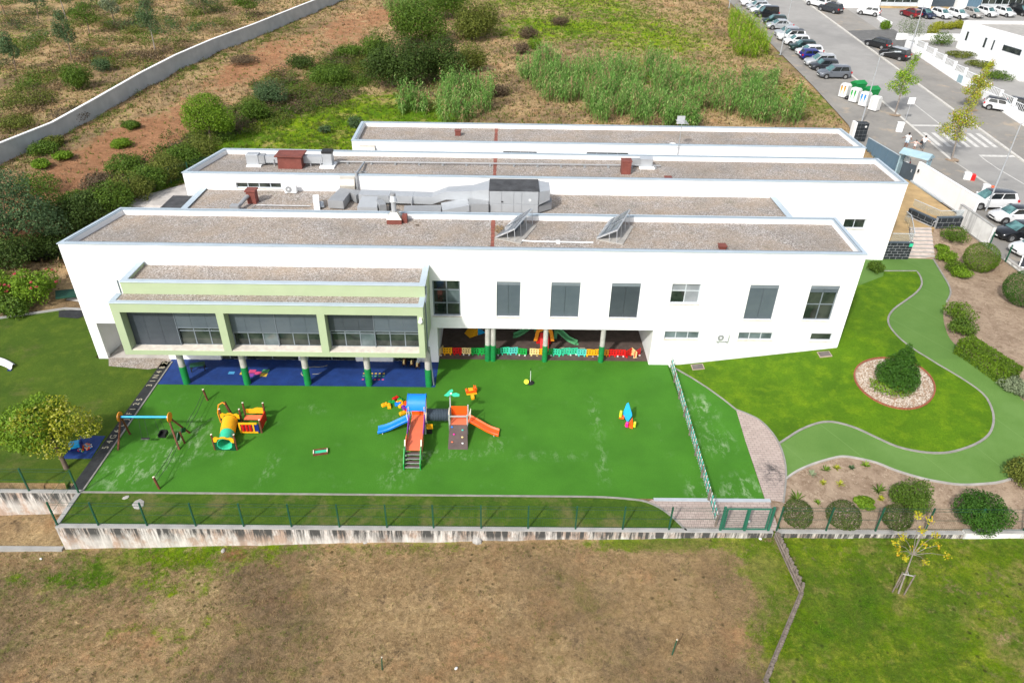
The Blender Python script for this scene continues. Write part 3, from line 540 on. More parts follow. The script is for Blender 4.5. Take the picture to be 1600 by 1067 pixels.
# rooms seen under the first floor
sp_('ceiling', 'soffit', MB().box(-4.4, 10.4, .31, 5.5, 2.86, 3.0)); sp_('wall', 'white_wall', MB().box(-4.7, -4.405, .305, 5.5, 0, 2.86)); sp_('wall', 'white_wall', MB().box(10.405, 10.7, .305, 5.5, 0, 2.86)); sp_('wall', 'soffit', MB().box(-4.4, 10.4, 5.3, 5.54, 0, 2.86))
sp_('ceiling', 'soffit', MB().box(-27.4, -23.2, .31, 5.5, 2.91, 3.05)); sp_('wall', 'white_wall', MB().box(-23.2, -22.9, .305, 5.5, 0, 2.9))
for a, b, h in ((-17.9,-14.2,1.5),(-13.6,-10.2,1.5),(-7.6,-5.9,1.2),(-19.6,-18.4,2.1)):
    w = sp_('window', 'frame_grey', MB().box(a, a+.07, .12, .2, 0, h).box(b-.07, b, .12, .2, 0, h).box(a+.07, b-.07, .12, .2, h-.07, h).box((a+b)/2-.03, (a+b)/2+.03, .12, .2, 0, h-.07))
    for p, q in ((a+.07,(a+b)/2-.03),((a+b)/2+.03,b-.07)): sp_('pane', 'glass_dark', MB().box(p, q, .15, .17, 0, h-.07), w)
# columns
def column(x, y, r, ztop, zc):
    c = sp_('column', 'col_grey', MB().cyl((x,y,zc), (x,y,ztop), r, n=18), smooth=True)
    sp_('padding', 'col_green', MB().cyl((x,y,-.02), (x,y,zc), r+.022, n=18), c, smooth=True)
for x in (-20.97,-16.94,-12.91,-8.83,-4.83): column(x, -2.74, .205, 3.03, 1.38)
for x in (-.97,-.58,3.06,7.04): column(x, .32, .175, 2.85, 1.32)
# windows of the front wall
def frame(m, a, b, c, d, y0, y1, w, vs=(), hs=()):
    m.box(a, a+w, y0, y1, c, d).box(b-w, b, y0, y1, c, d).box(a+w, b-w, y0, y1, c, c+w).box(a+w, b-w, y0, y1, d-w, d)
    for v in vs: m.box(v-w/2, v+w/2, y0, y1, c+w, d-w)
    for h in hs:
        xs = [a+w]+[q for v in vs for q in (v-w/2, v+w/2)]+[b-w]
        for k in range(0, len(xs), 2): m.box(xs[k], xs[k+1], y0+.004, y1-.004, h-w/2, h+w/2)
    return m
def panes(win, a, b, c, d, y, w, vs, hs, mats):
    xs = [a+w]+[q for v in vs for q in (v-w/2, v+w/2)]+[b-w]; zz = [c+w]+[q for h in hs for q in (h-w/2, h+w/2)]+[d-w]; k = 0
    for j in range(0, len(zz), 2):
        for i in range(0, len(xs), 2): sp_('pane', mats[k % len(mats)], MB().box(xs[i], xs[i+1], y, y+.02, zz[j], zz[j+1]), win); k += 1
def sill(win, a, b, z, y=0.0): sp_('sill', 'sill_stone', MB().box(a-.06, b+.06, y-.07, y+.2, z-.05, z-.002), win)
for k, (a, b) in enumerate(BIG):
    c, d = 3.80, 6.47; w = .07; mid = (a+b)/2
    win = sp_('window', 'frame_grey', frame(MB(), a, b, c, d, .12, .2, w, (mid,), (5.0,)))
    panes(win, a, b, c, d, .15, w, (mid,), (5.0,), ['glass_dark']); sill(win, a, b, c)
    sp_('blind_box', 'frame_grey', MB().box(a+.002, b-.002, .04, .118, d-.27, d-.002), win)
    zb = c+.06 if k != 4 else 5.93
    bm_ = 'blind_dark' if k in (2,) else 'blind_mid'
    for p, q in ((a+.03, mid-.012), (mid+.012, b-.03)): sp_('blind', bm_, MB().box(p, q, .065, .09, zb, d-.27), win)
    if k != 4:
        for p in (a+.002, b-.03): sp_('guide_rail', 'frame_grey', MB().box(p, p+.028, .05, .11, c, d-.27), win)
a, b, c, d = -4.60, -2.77, 3.80, 6.48; win = sp_('window', 'frame_grey', frame(MB(), a, b, c, d, .12, .2, .08, (-3.68,), (4.75,5.75))); panes(win, a, b, c, d, .15, .08, (-3.68,), (4.75,5.75), ['glass_dark','glass_dark','glass_dark','glass_sky']); sill(win, a, b, c)
sp_('wall_panel', 'white_paint', MB().box(-4.72, -2.75, -.03, -.002, 2.86, 3.72))
a, b, c, d = 11.2, 13.13, 4.97, 6.47; win = sp_('window', 'frame_light', frame(MB(), a, b, c, d, .12, .2, .07, (12.16,), (5.9,))); panes(win, a, b, c, d, .15, .07, (12.16,), (5.9,), ['glass_dark','glass_frosted','glass_frosted','glass_frosted']); sill(win, a, b, c)
for a, b, vs in ((11.2,13.63,(12.0,12.83)),(16.31,18.70,(17.1,17.9)),(21.32,22.82,())):
    c, d = 2.145, 2.76; win = sp_('window', 'frame_light', frame(MB(), a, b, c, d, .12, .2, .06, vs)); panes(win, a, b, c, d, .15, .06, vs, (), ['glass_sky'] if vs else ['glass_dark']); sill(win, a, b, c)
# pale green bay
FX0, FX1, FY, FZ0, FZ1 = -23.68, -4.80, -3.9, 3.03, 6.80
OP = [(-23.2,-17.42),(-16.95,-11.30),(-10.83,-5.17)]; OZ0, OZ1 = 3.36, 6.13
bay = sp_('bay', 'green_wall', slab_holes(MB(), FX0, FX1, FZ0, FZ1-.05, FY, -3.12, [(p,q,OZ0,OZ1) for p,q in OP]))
sp_('bay_body', 'green_wall', MB().box(FX0+.35, FX1-.002, -3.118, -.002, FZ0+.003, 5.6).box(FX0+.002, FX1-.004, -3.118, -2.76, 5.602, FZ1-.06), bay); sp_('bay_soffit', 'soffit', MB().box(FX0+.05, FX1-.05, FY+.05, -.01, FZ0-.03, FZ0-.002), bay)
UP = [(-23.3,-2.75),(-4.76,-2.75),(-4.76,-.003),(-23.3,-.003)]
sp_('bay_body', 'green_wall', MB().prism(UP, 5.61, 7.22), bay)
m = MB(); i_ = inset(UP, .28); m.prism([UP[0], UP[1], i_[1], i_[0]], 7.222, 7.57).prism([UP[1], UP[2], (i_[2][0], UP[2][1]), i_[1]], 7.222, 7.57).prism([UP[3], UP[0], i_[0], (i_[3][0], UP[3][1])], 7.222, 7.57); sp_('parapet', 'green_wall', m, bay)
o_ = inset(UP, -.05); i2 = inset(UP, .34); m = MB().prism([o_[0], o_[1], i2[1], i2[0]], 7.572, 7.63).prism([o_[1], (o_[1][0], -.004), (i2[1][0], -.004), i2[1]], 7.572, 7.63).prism([(o_[0][0], -.004), o_[0], i2[0], (i2[0][0], -.004)], 7.572, 7.63); sp_('coping', 'coping', m, bay, bevel=.01)
sp_('gravel_roof', 'gravel_roof', MB().box(i_[0][0], i_[1][0], i_[0][1], -.004, 7.225, 7.36), bay)
LOW = [(FX0, FY), (FX1, FY), (FX1, -2.752), (FX0, -2.752)]; o_ = inset(LOW, -.05); i2 = inset(LOW, .30)
m = MB().prism([o_[0], o_[1], i2[1], i2[0]], FZ1-.048, FZ1+.01).prism([o_[1], (o_[1][0], -2.754), (i2[1][0], -2.754), i2[1]], FZ1-.048, FZ1+.01).prism([(o_[0][0], -2.754), o_[0], i2[0], (i2[0][0], -2.754)], FZ1-.048, FZ1+.01); sp_('coping', 'coping', m, bay, bevel=.01)
sp_('gravel_roof', 'gravel_roof', MB().box(FX0+.25, FX1-.25, FY+.25, -2.754, FZ1-.049, FZ1-.03), bay)
sp_('drainpipe', 'frame_grey', MB().tube([(-4.70,-2.6,7.5),(-4.70,-2.6,6.95),(-4.70,-3.3,6.75),(-4.70,-3.3,3.3),(-4.70,-2.9,2.9),(-4.66,-2.74,2.4),(-4.5,-2.74,.05)], .05, 8), smooth=True)
sp_('drainpipe', 'frame_grey', MB().cyl((-23.75,-2.2,7.4), (-23.75,-2.2,6.5), .05, n=8))
for bi, (p, q) in enumerate(OP):
    y = -3.2; n = 6; w = .06; pw = (q-p)/n; vs = [p+pw*i for i in range(1, n)]; hs = (4.42,) if bi == 0 else (4.36,) if bi == 2 else ()
    win = sp_('window', 'frame_grey', frame(MB(), p+.003, q-.003, OZ0+.003, OZ1-.003, y, y+.07, w, vs, hs), bay)
    sp_('sill', 'sill_stone', MB().box(p+.004, q-.004, FY+.03, y-.002, OZ0+.001, OZ0+.035), win)
    panes(win, p, q, OZ0, OZ1, y+.03, w, vs, hs, ['glass_dark','glass_dark','glass_sky','glass_dark','glass_dark'])
    halves = ((p+.03,(p+q)/2-.02,0),((p+q)/2+.02,q-.03,1))
    for a, b, s in halves:
        zb = OZ0+.06 if (bi == 0 and s == 0) else 4.72 if bi == 0 else 4.42 if bi == 1 else 4.62
        mat = 'blind_dark' if (bi == 0 and s == 0) or (bi == 2 and s == 0) else 'blind_mid'
        third = (b-a)/3
        for k in range(3): sp_('blind', mat, MB().box(a+third*k+.006, a+third*(k+1)-.006, y-.09, y-.07, zb, OZ1-.01), win)
        sp_('bottom_rail', 'frame_grey', MB().box(a, b, y-.1, y-.06, zb-.06, zb-.003), win)
    sp_('guide_rail', 'frame_grey', MB().box((p+q)/2-.018, (p+q)/2+.018, y-.12, y-.055, OZ0+.04, OZ1-.01), win)
sp_('security_camera', 'white_paint', MB().ball((-4.98,-3.98,5.75), .14).box(-5.05, -4.9, -4.02, -3.9, 5.85, 6.0), bay)
# ---- rear blocks
shell(B, -.5, ZT-.06, .3, (0,)); flat_roof(B, ZT)
sp_('wall', 'white_wall', slab_holes(MB(), -25.27, 32.34, -.5, ZT-.06, 13.1, 13.4, [(-21.25,-17.67,7.58,8.02),(28.12,29.92,4.84,5.66)]))
win = sp_('window', 'frame_light', frame(MB(), -21.25, -17.67, 7.58, 8.02, 13.22, 13.3, .06, (-20.35,-19.45,-18.55))); panes(win, -21.25, -17.67, 7.58, 8.02, 13.25, .06, (-20.35,-19.45,-18.55), (), ['glass_dark']); sill(win, -21.25, -17.67, 7.58, 13.1)
win = sp_('window', 'frame_light', frame(MB(), 28.12, 29.92, 4.84, 5.66, 13.22, 13.3, .06, (29.02,))); panes(win, 28.12, 29.92, 4.84, 5.66, 13.25, .06, (29.02,), (), ['glass_dark']); sill(win, 28.12, 29.92, 4.84, 13.1)
shell(Cc, 0, ZT-.06, .3, (0,)); flat_roof(Cc, ZT)
m = slab_holes(MB(), -13.6, 32.76, 0, ZT-.06, 0, .3, [(-.06,3.01,7.68,8.0),(7.5,11.3,7.68,8.02)]); sk = .15/46.36; m.v = [(x, y+21.9+sk*(x+13.6), z) for x, y, z in m.v]; sp_('wall', 'white_wall', m)
for a, b, vs in ((-.06,3.01,(.7,1.5,2.25)),(7.5,11.3,(8.45,9.4,10.35))):
    y0 = 21.9+sk*((a+b)/2+13.6); win = sp_('window', 'frame_grey', frame(MB(), a, b, 7.68, 8.0, y0+.12, y0+.2, .05, vs)); panes(win, a, b, 7.68, 8.0, y0+.15, .05, vs, (), ['glass_dark'])
# low roof between the blocks
sp_('gravel_roof', 'gravel_roof', MB().prism([(-23.9,5.853),(21.7,5.853),(21.7,13.097),(-23.85,13.097)], 7.2, 7.40)); sp_('wall', 'white_wall', MB().prism([(-24.05,5.853),(-23.92,5.853),(-23.87,13.097),(-24.0,13.097)], 0, 7.48).prism([(21.72,5.853),(21.9,5.853),(21.9,13.097),(21.72,13.097)], 0, 7.48))
for x0, x1 in ((-24.1,-23.62),(21.5,21.95)): sp_('coping', 'coping', MB().box(x0, x1, 5.854, 13.096, 7.482, 7.54), bevel=.01)
sp_('lean_to', 'white_wall', MB().box(-26.4, -24.06, 9.4, 13.097, 0, 6.8)); sp_('lean_to_roof', 'roofing_felt', MB().box(-26.45, -24.055, 9.35, 13.096, 6.803, 6.87))
# brown movement joints across the gravel
def joint(x, y0, y1, z):
    m = MB(); n = 12; L = []
    for i in range(n+1): y = y0+(y1-y0)*i/n; a = .10+.06*random.random(); L += [(x-a, y, z), (x+a+.03*random.random(), y, z)]
    m.add(L, [(2*i, 2*i+1, 2*i+3, 2*i+2) for i in range(n)]); sp_('movement_joint', 'joint_red', m)
joint(-.68, .32, 5.53, ZT-.40+.008); joint(-.72, 13.42, 18.78, ZT-.40+.008); joint(-.74, 22.3, 27.5, ZT-.40+.008)
# ------------------------------------------------------------------ roof equipment
ZG = ZT-.40
def wt(root, name, mat, m, parent=None, **k):     # a part given in world coordinates
    o = m.build(name, mat, None, **k)
    if parent is None: return at_world(o, root)
    o.parent = parent; return o
def vent_box(x, y, z, w, d, h, label):
    t = thing('roof_vent', label, 'roof vent', (x, y, z), group='brown box vents on the gravel roofs')
    part(t, 'housing', 'rust_red', lambda m: m.box(-w/2, w/2, -d/2, d/2, -.01, h)); part(t, 'lid', 'rust_red', lambda m: m.box(-w/2-.06, w/2+.06, -d/2-.06, d/2+.06, h+.002, h+.07), bevel=.02); return t
vent_box(14.45, 1.35, ZG, .42, .45, .22, 'tiny brown vent box alone on the front roof'); vent_box(13.3, 14.0, ZG, .5, .5, .22, 'tiny brown vent box at the front edge of the second roof'); vent_box(-4.3, 25.2, ZG, .5, .5, .42, 'small brown vent box on the rearmost roof'); vent_box(10.06, 15.6, ZG, .75, .8, 1.05, 'tall brown vent box beside a grey fan unit on the second roof')
t = thing('roof_chimney', 'brown brick coloured chimney with bent grey duct on the low roof', 'chimney', (-19.2, 10.6, 7.4))
part(t, 'stack', 'rust_red', lambda m: m.box(-.33, .33, -.33, .33, 0, .95)); part(t, 'cap', 'rust_red', lambda m: m.box(-.42, .42, -.42, .42, .952, 1.08), bevel=.03); part(t, 'duct', 'galvanised_dull', lambda m: m.tube([(-.2,-.35,.65),(-.35,-.7,.55),(-.6,-1.5,.3)], .15, 10), smooth=True); part(t, 'duct_box', 'galvanised_dull', lambda m: m.box(-1.1, -.45, -2.0, -1.5, 0, .5))
t = thing('exhaust_chimney', 'steel exhaust cowl on a low brown base at the rear of the front roof', 'chimney', (-7.5, 4.9, ZG))
part(t, 'base', 'rust_red', lambda m: m.box(-.52, .5, -.4, .4, 0, .34)); part(t, 'hood', 'galvanised_beige', lambda m: m.add([(-.54,-.42,.345),(.52,-.42,.345),(.52,.42,.345),(-.54,.42,.345),(-.24,-.2,.8),(.2,-.2,.8),(.2,.2,.8),(-.24,.2,.8)], [(0,1,5,4),(1,2,6,5),(2,3,7,6),(3,0,4,7),(4,5,6,7),(3,2,1,0)]))
part(t, 'flue', 'galvanised', lambda m: m.cyl((-.02,0,.8), (-.02,0,1.55), .17, n=14), smooth=True); part(t, 'cowl', 'steel_pale', lambda m: m.lathe([(.2,1.5),(.28,1.55),(.2,1.92),(.17,1.95)], (-.02,0,0), 14), smooth=True); part(t, 'cowl_ring', 'galvanised_dull', lambda m: m.lathe([(.15,1.96),(.19,1.97),(.19,2.12),(.12,2.13)], (-.02,0,0), 14), smooth=True)
part(t, 'side_vent', 'rust_red', lambda m: m.box(.52, .85, -.15, .3, 0, .55))
# second roof: brown cowl with a duct run
t = thing('duct_run', 'grey duct line with brown cowl at the left end of the second roof', 'air duct', (-17.4, 16.0, ZG)); w_ = lambda n, mt, m, **k: wt(t, n, mt, m, **k)
c = w_('cowl', 'rust_red', MB().add([(-18.4,15.3,ZG),(-16.45,15.3,ZG),(-16.45,16.7,ZG),(-18.4,16.7,ZG),(-18.35,15.3,ZG+1.0),(-16.45,15.3,ZG+1.0),(-16.45,16.7,ZG+1.0),(-18.35,16.7,ZG+1.0)], [(0,1,5,4),(1,2,6,5),(2,3,7,6),(3,0,4,7),(4,5,6,7),(3,2,1,0)]))
wt(t, 'cowl_lid', 'rust_red', MB().box(-18.55, -17.42, 15.15, 16.85, ZG+1.005, ZG+1.09), c); wt(t, 'cowl_lid', 'rust_red', MB().box(-17.4, -16.3, 15.15, 16.85, ZG+1.005, ZG+1.10), c)
w_('duct', 'galvanised', MB().box(-19.6, -18.42, 16.0, 16.55, ZG+.25, ZG+.8)); w_('duct', 'galvanised', MB().box(-16.43, -14.9, 15.95, 16.55, ZG+.28, ZG+.85))
u = w_('fan_unit', 'galvanised', MB().box(-21.1, -20.1, 15.85, 16.65, ZG+.14, ZG+.95), bevel=.02); wt(t, 'plinth', 'white_paint', MB().box(-21.1, -19.9, 15.6, 16.8, ZG, ZG+.13), u); wt(t, 'collar', 'galvanised_dull', MB().box(-20.098, -19.602, 15.9, 16.6, ZG+.2, ZG+.85), u)
u = w_('fan_unit', 'galvanised', MB().box(-14.86, -14.1, 15.9, 16.7, ZG+.14, ZG+1.1), bevel=.02); wt(t, 'plinth', 'white_paint', MB().box(-15.1, -13.9, 15.5, 16.9, ZG, ZG+.13), u); wt(t, 'grille', 'grate_black', MB().box(-14.9, -14.05, 15.9, 16.7, ZG+1.105, ZG+1.3), u)
for x in (-18.9,-15.9,-15.1): w_('stand', 'steel_pale', MB().box(x, x+.05, 15.9, 15.95, ZG, ZG+.6))
t = thing('fan_unit', 'small grey fan unit on white plinth beside the tall brown vent', 'fan unit', (12.0, 17.2, ZG)); part(t, 'casing', 'galvanised', lambda m: m.box(-.5, .5, -.4, .4, .14, .72), bevel=.02); part(t, 'plinth', 'white_paint', lambda m: m.box(-.6, .65, -.7, .5, 0, .135)); part(t, 'duct', 'galvanised_dull', lambda m: m.box(-1.7, -.503, -.25, .25, .22, .66)); part(t, 'lid', 'steel_pale', lambda m: m.box(-.54, .54, -.44, .44, .722, .77))
t = thing('pipe_run', 'long thin grey pipe lying on small feet along the second roof', 'pipe', (-1, 16.85, ZG)); wt(t, 'pipe', 'galvanised_dull', MB().cyl((-13.9,16.75,ZG+.2), (13.2,16.95,ZG+.2), .06, n=8))
for i in range(14): x = -13+i*1.98; wt(t, 'foot', 'galvanised_dull', MB().box(x-.08, x+.08, 16.6, 16.95, ZG, ZG+.14))
t = thing('cross_pipe', 'short grey pipe crossing the second roof to its front edge', 'pipe', (-11.8, 14.5, ZG)); wt(t, 'pipe', 'galvanised_dull', MB().tube([(-11.6,16.6,ZG+.2),(-11.6,12.95,ZG+.5),(-11.6,12.9,7.5)], .09, 8)); wt(t, 'bracket', 'galvanised_dull', MB().box(-12.1, -11.1, 14.7, 14.78, ZG, ZG+.12))
# low roof: air conditioning and the big ducts
def ac_unit(x, y, z, rz, label, sc=1.0, feet=True):
    t = thing('air_conditioner', label, 'air conditioner', (x, y, z), rz, 'white air conditioning units'); part(t, 'casing', 'white_paint', lambda m: m.box(-.45*sc, .45*sc, -.16*sc, .16*sc, .06, .06+.62*sc), bevel=.03)
    part(t, 'fan_guard', 'galvanised_dull', lambda m: m.cyl((-.12*sc,-.163*sc,.06+.31*sc), (-.12*sc,-.185*sc,.06+.31*sc), .24*sc, n=20)); part(t, 'fan_hub', 'white_paint', lambda m: m.cyl((-.12*sc,-.186*sc,.06+.31*sc), (-.12*sc,-.2*sc,.06+.31*sc), .07*sc, n=12))
    for s in (-1, 1): part(t, 'foot', 'galvanised_dull', lambda m: m.box(s*.33*sc-.04, s*.33*sc+.04, -.2*sc, .2*sc, 0, .058))
    return t
ac_unit(-16.8, 12.6, 7.4, 0, 'white air conditioner on the low roof against the second block', 1.05); u = ac_unit(15.1, -.22, 2.2, 0, 'white air conditioner hung on the front wall between small windows', .95); part(u, 'bracket', 'white_paint', lambda m: m.box(-.4, .4, .16, .215, -.03, .02))
t = thing('roof_cabinet', 'small white metal cabinet with round pipe end on the low roof', 'cabinet', (-14.2, 10.0, 7.4), .25); part(t, 'casing', 'white_paint', lambda m: m.box(-.22, .22, -.8, .6, 0, .7)); part(t, 'pipe_end', 'frame_light', lambda m: m.cyl((.35,-.5,.05), (.35,-.2,.4), .2, n=12))
t = thing('low_pipe', 'thin grey pipe along the low roof beside the brown chimney', 'pipe', (-17, 9.6, 7.4)); wt(t, 'pipe', 'galvanised_dull', MB().tube([(-18.9,9.2,7.5),(-18.7,9.7,7.55),(-14.6,9.7,7.55)], .045, 6))
def duct(m, pts, w, h):                   # rectangular duct through points (x, y, z of its base centre)
    P = [Vector(p) for p in pts]; n = len(P); base = len(m.v)
    for i, p in enumerate(P):
        d = (P[min(i+1, n-1)]-P[max(i-1, 0)]); d.z = 0; d.normalize(); a = Vector((-d.y, d.x, 0))
        ww = w[i] if isinstance(w, (list, tuple)) else w; hh = h[i] if isinstance(h, (list, tuple)) else h
        m.v += [tuple(p-a*ww/2), tuple(p+a*ww/2), tuple(p+a*ww/2+Vector((0,0,hh))), tuple(p-a*ww/2+Vector((0,0,hh)))]
    for i in range(n-1):
        for k in range(4): m.f.append((base+4*i+k, base+4*i+(k+1) % 4, base+4*(i+1)+(k+1) % 4, base+4*(i+1)+k))
    m.f += [(base+3, base+2, base+1, base), tuple(base+4*(n-1)+k for k in range(4))]; return m
t = thing('air_handling_unit', 'large galvanised air handling unit with black felt top among ducts', 'air handling unit', (.8, 10.2, 7.4))
part(t, 'casing', 'galvanised', lambda m: m.box(-1.82, 1.84, -1.2, 1.2, .12, 1.82)); part(t, 'felt_top', 'roofing_felt', lambda m: m.box(-1.86, 1.88, -1.24, 1.24, 1.823, 1.87)); part(t, 'skid', 'galvanised_dull', lambda m: m.box(-1.75, 1.75, -1.1, 1.1, 0, .118))
for i in range(4):
    for z0, z1 in ((.16,.78),(.82,1.78)):
        xa = [-1.78,-.88,.03,.62][i]; xb = [-.92,-.01,.58,1.80][i]; d = part(t, 'access_panel', 'galvanised', lambda m: m.box(xa, xb, -1.235, -1.202, z0, z1), bevel=.008)
        if i in (0, 1) and z0 > .5: part(d, 'handle', 'trim_black', lambda m: m.box(-.95 if i == 0 else -.05, -.88 if i == 0 else .02, -1.27, -1.236, .95, 1.05) if i == 0 else m.box(.0-.86, .0-.8, -1.27, -1.236, .95, 1.05))
        if i == 3 and z0 > .5: part(d, 'dial', 'white_paint', lambda m: m.cyl((1.2,-1.236,1.15), (1.2,-1.26,1.15), .09, n=10))
part(t, 'outlet', 'galvanised', lambda m: m.add([(1.882,-1.2,.75),(1.882,1.2,.75),(1.882,1.2,1.8),(1.882,-1.2,1.8),(2.7,-.75,1.0),(2.7,.9,1.0),(2.7,.9,1.75),(2.7,-.75,1.75)], [(3,2,1,0),(4,5,6,7),(0,1,5,4),(1,2,6,5),(2,3,7,6),(3,0,4,7)])); part(t, 'outlet', 'galvanised_dull', lambda m: m.add([(1.882,-1.1,.1),(1.882,.2,.1),(1.882,.2,.6),(1.882,-1.1,.6),(2.9,-.3,.1),(2.9,.6,.1),(2.9,.6,.7),(2.9,-.3,.7)], [(3,2,1,0),(4,5,6,7),(0,1,5,4),(1,2,6,5),(2,3,7,6),(3,0,4,7)]))
t = thing('roof_duct', 'wide galvanised duct running left from the air handling unit', 'air duct', (-6, 10.8, 7.4)); wt(t, 'duct', 'galvanised', duct(MB(), [(-1.07,10.4,8.0),(-2.3,10.4,8.15),(-4.3,10.5,8.1),(-5.4,10.6,7.65),(-11.0,10.9,7.65)], [2.0,1.3,1.1,1.05,1.05], [1.15,.75,.62,.6,.6])); wt(t, 'duct', 'galvanised_dull', duct(MB(), [(-11.02,11.0,7.5),(-12.3,11.6,7.5),(-12.6,9.4,7.5)], [1.1,1.3,1.2], .62))
for x in (-3.2,-7.0,-9.6): wt(t, 'stand', 'steel_pale', MB().box(x, x+.06, 9.95, 10.0, 7.4, 8.1))
wt(t, 'seam', 'steel_pale', MB().box(-6.95, -6.9, 10.05, 11.3, 7.64, 8.27)); wt(t, 'seam', 'steel_pale', MB().box(-8.75, -8.7, 10.15, 11.4, 7.64, 8.27))
t = thing('roof_duct', 'low galvanised duct sloping down beneath the raised duct', 'air duct', (-4, 9.4, 7.4)); wt(t, 'duct', 'galvanised_dull', duct(MB(), [(-1.08,9.2,7.45),(-2.6,9.2,7.45)], 1.0, .85)); wt(t, 'duct', 'galvanised', duct(MB(), [(-2.62,9.3,7.75),(-4.6,9.0,7.42)], 1.5, .5)); wt(t, 'duct', 'galvanised_dull', duct(MB(), [(-4.65,9.0,7.42),(-7.4,8.8,7.42)], 1.2, .4))
t = thing('roof_duct', 'short galvanised elbow duct with pale hood on the low roof', 'air duct', (-9.8, 9.4, 7.4)); wt(t, 'duct', 'galvanised', duct(MB(), [(-10.1,9.9,7.45),(-10.1,8.6,7.45)], [1.2,1.5], [.85,.5])); wt(t, 'hood', 'galvanised_dull', duct(MB(), [(-9.3,9.5,7.42),(-8.9,8.5,7.42)], .5, .8)); wt(t, 'motor', 'grate_black', MB().box(-8.5, -8.2, 8.7, 9.1, 7.4, 8.0))
def wall_duct(x0, x1, y, z0, z1, label):
    t = thing('wall_duct', label, 'air duct', ((x0+x1)/2, y-.4, z0)); m = MB(); P = [(-.02, z1), (-.25, z1-.15), (-.42, (z0+z1)/2), (-.45, z0), (-.02, z0)]
    n = 5; w = (x1-x0)/2; part(t, 'casing', 'galvanised_beige', lambda m: m.add([(-w, .4+a, b-z0) for a, b in P]+[(w, .4+a, b-z0) for a, b in P], [tuple(range(n)), tuple(range(2*n-1, n-1, -1))]+[(i, n+i, n+(i+1) % n, (i+1) % n) for i in range(n)])); part(t, 'seam', 'steel_pale', lambda m: m.box(-w, w, -.03, -.015, .28, .32)); return t
wall_duct(-12.95, -11.75, 13.1, 7.41, 8.68, 'beige metal duct hood on the wall of the second block'); wall_duct(-12.9, -11.55, 21.9, 7.3, 8.43, 'beige metal duct hood on the corner of the rearmost block')
# solar collectors on the front roof
for i, (x, y, lab) in enumerate([(.75, 2.97, 'tilted solar collector near the brown joint on the front roof'), (7.5, 3.03, 'tilted solar collector farther right on the front roof')]):
    t = thing('solar_collector', lab, 'solar panel', (x, y, ZG), 0, 'solar collectors on the front roof')
    lo0, lo1, hi0, hi1 = Vector((-1.24,-.62,.16)), Vector((-.02,2.35,.20)), Vector((0,-1.12,1.0)), Vector((1.24,1.82,1.24))
    part(t, 'base_slab', 'concrete_light', lambda m: m.prism([(-1.26,-.6),(.45,-1.36),(1.6,1.6),(-.05,2.3)], .002, .07))
    n = (hi0-lo0).cross(lo1-lo0).normalized()
    part(t, 'frame', 'steel_pale', lambda m: m.add([lo0,lo1,hi1,hi0]+[q-n*.09 for q in (lo0,lo1,hi1,hi0)], [(3,2,1,0),(4,5,6,7),(1,5,4,0),(2,6,5,1),(3,7,6,2),(0,4,7,3)]))
    for a in range(2):
        for b in range(3):
            def P(s, q): return lo0.lerp(lo1, s).lerp(hi0.lerp(hi1, s), q)+n*.006
            s0, s1, q0, q1 = a*.5+.04, a*.5+.46, b/3+.02, b/3+.313; c4 = [P(s0,q0), P(s1,q0), P(s1,q1), P(s0,q1)]
            part(t, 'panel', 'solar_glass', lambda m: m.add(c4+[q+n*.02 for q in c4], [(3,2,1,0),(4,5,6,7),(0,1,5,4),(1,2,6,5),(2,3,7,6),(3,0,4,7)]))
    for s, q in ((0,.97),(.33,.97),(.66,.97),(1,.97),(0,.6),(1,.6)):
        p = lo0.lerp(lo1, s).lerp(hi0.lerp(hi1, s), q)-n*.09; part(t, 'strut', 'steel_pale', lambda m: m.cyl((p.x+.06, p.y-.04, .07), p, .022, n=6))
    if i == 0: part(t, 'tank', 'gate_dark', lambda m: m.cyl((.05,-.2,.6), (.5,.9,.65), .2, n=12), smooth=True)
t = thing('roof_pipe', 'thin white pipe linking the two solar collectors', 'pipe', (4, 1.6, ZG)); wt(t, 'pipe', 'white_paint', MB().tube([(1.3,2.0,ZG+.08),(2.2,1.9,ZG+.08),(6.0,1.85,ZG+.08)], .05, 6)); wt(t, 'coupling', 'white_paint', MB().box(3.55, 3.8, 1.75, 2.0, ZG, ZG+.16))
t = thing('antenna_mast', 'thin mast with flat antenna and small white dish at the rearmost roof', 'antenna', (15.7, 21.75, 7.6)); part(t, 'mast', 'galvanised_dull', lambda m: m.cyl((0,0,0), (0,0,3.3), .035, n=8)); part(t, 'dish', 'white_paint', lambda m: m.lathe([(.04,-.05),(.26,.02),(.34,.12),(.33,.13),(.2,.05),(.02,.0)], (-.35,.8,1.0), 14), smooth=True); part(t, 'dish_arm', 'galvanised_dull', lambda m: m.cyl((0,0,1.0), (-.35,.8,1.0), .025, n=6))
part(t, 'boom', 'steel_pale', lambda m: m.beam((-.15,-.6,3.3), (.15,.6,3.3), .04, .04))
for k in range(6): y = -.55+k*.22; part(t, 'element', 'steel_pale', lambda m: m.beam((-.45,y+.1,3.33), (.45,y-.1,3.33), .025, .025))
part(t, 'reflector', 'steel_pale', lambda m: m.box(-.35, .35, .55, .58, 3.0, 3.7))
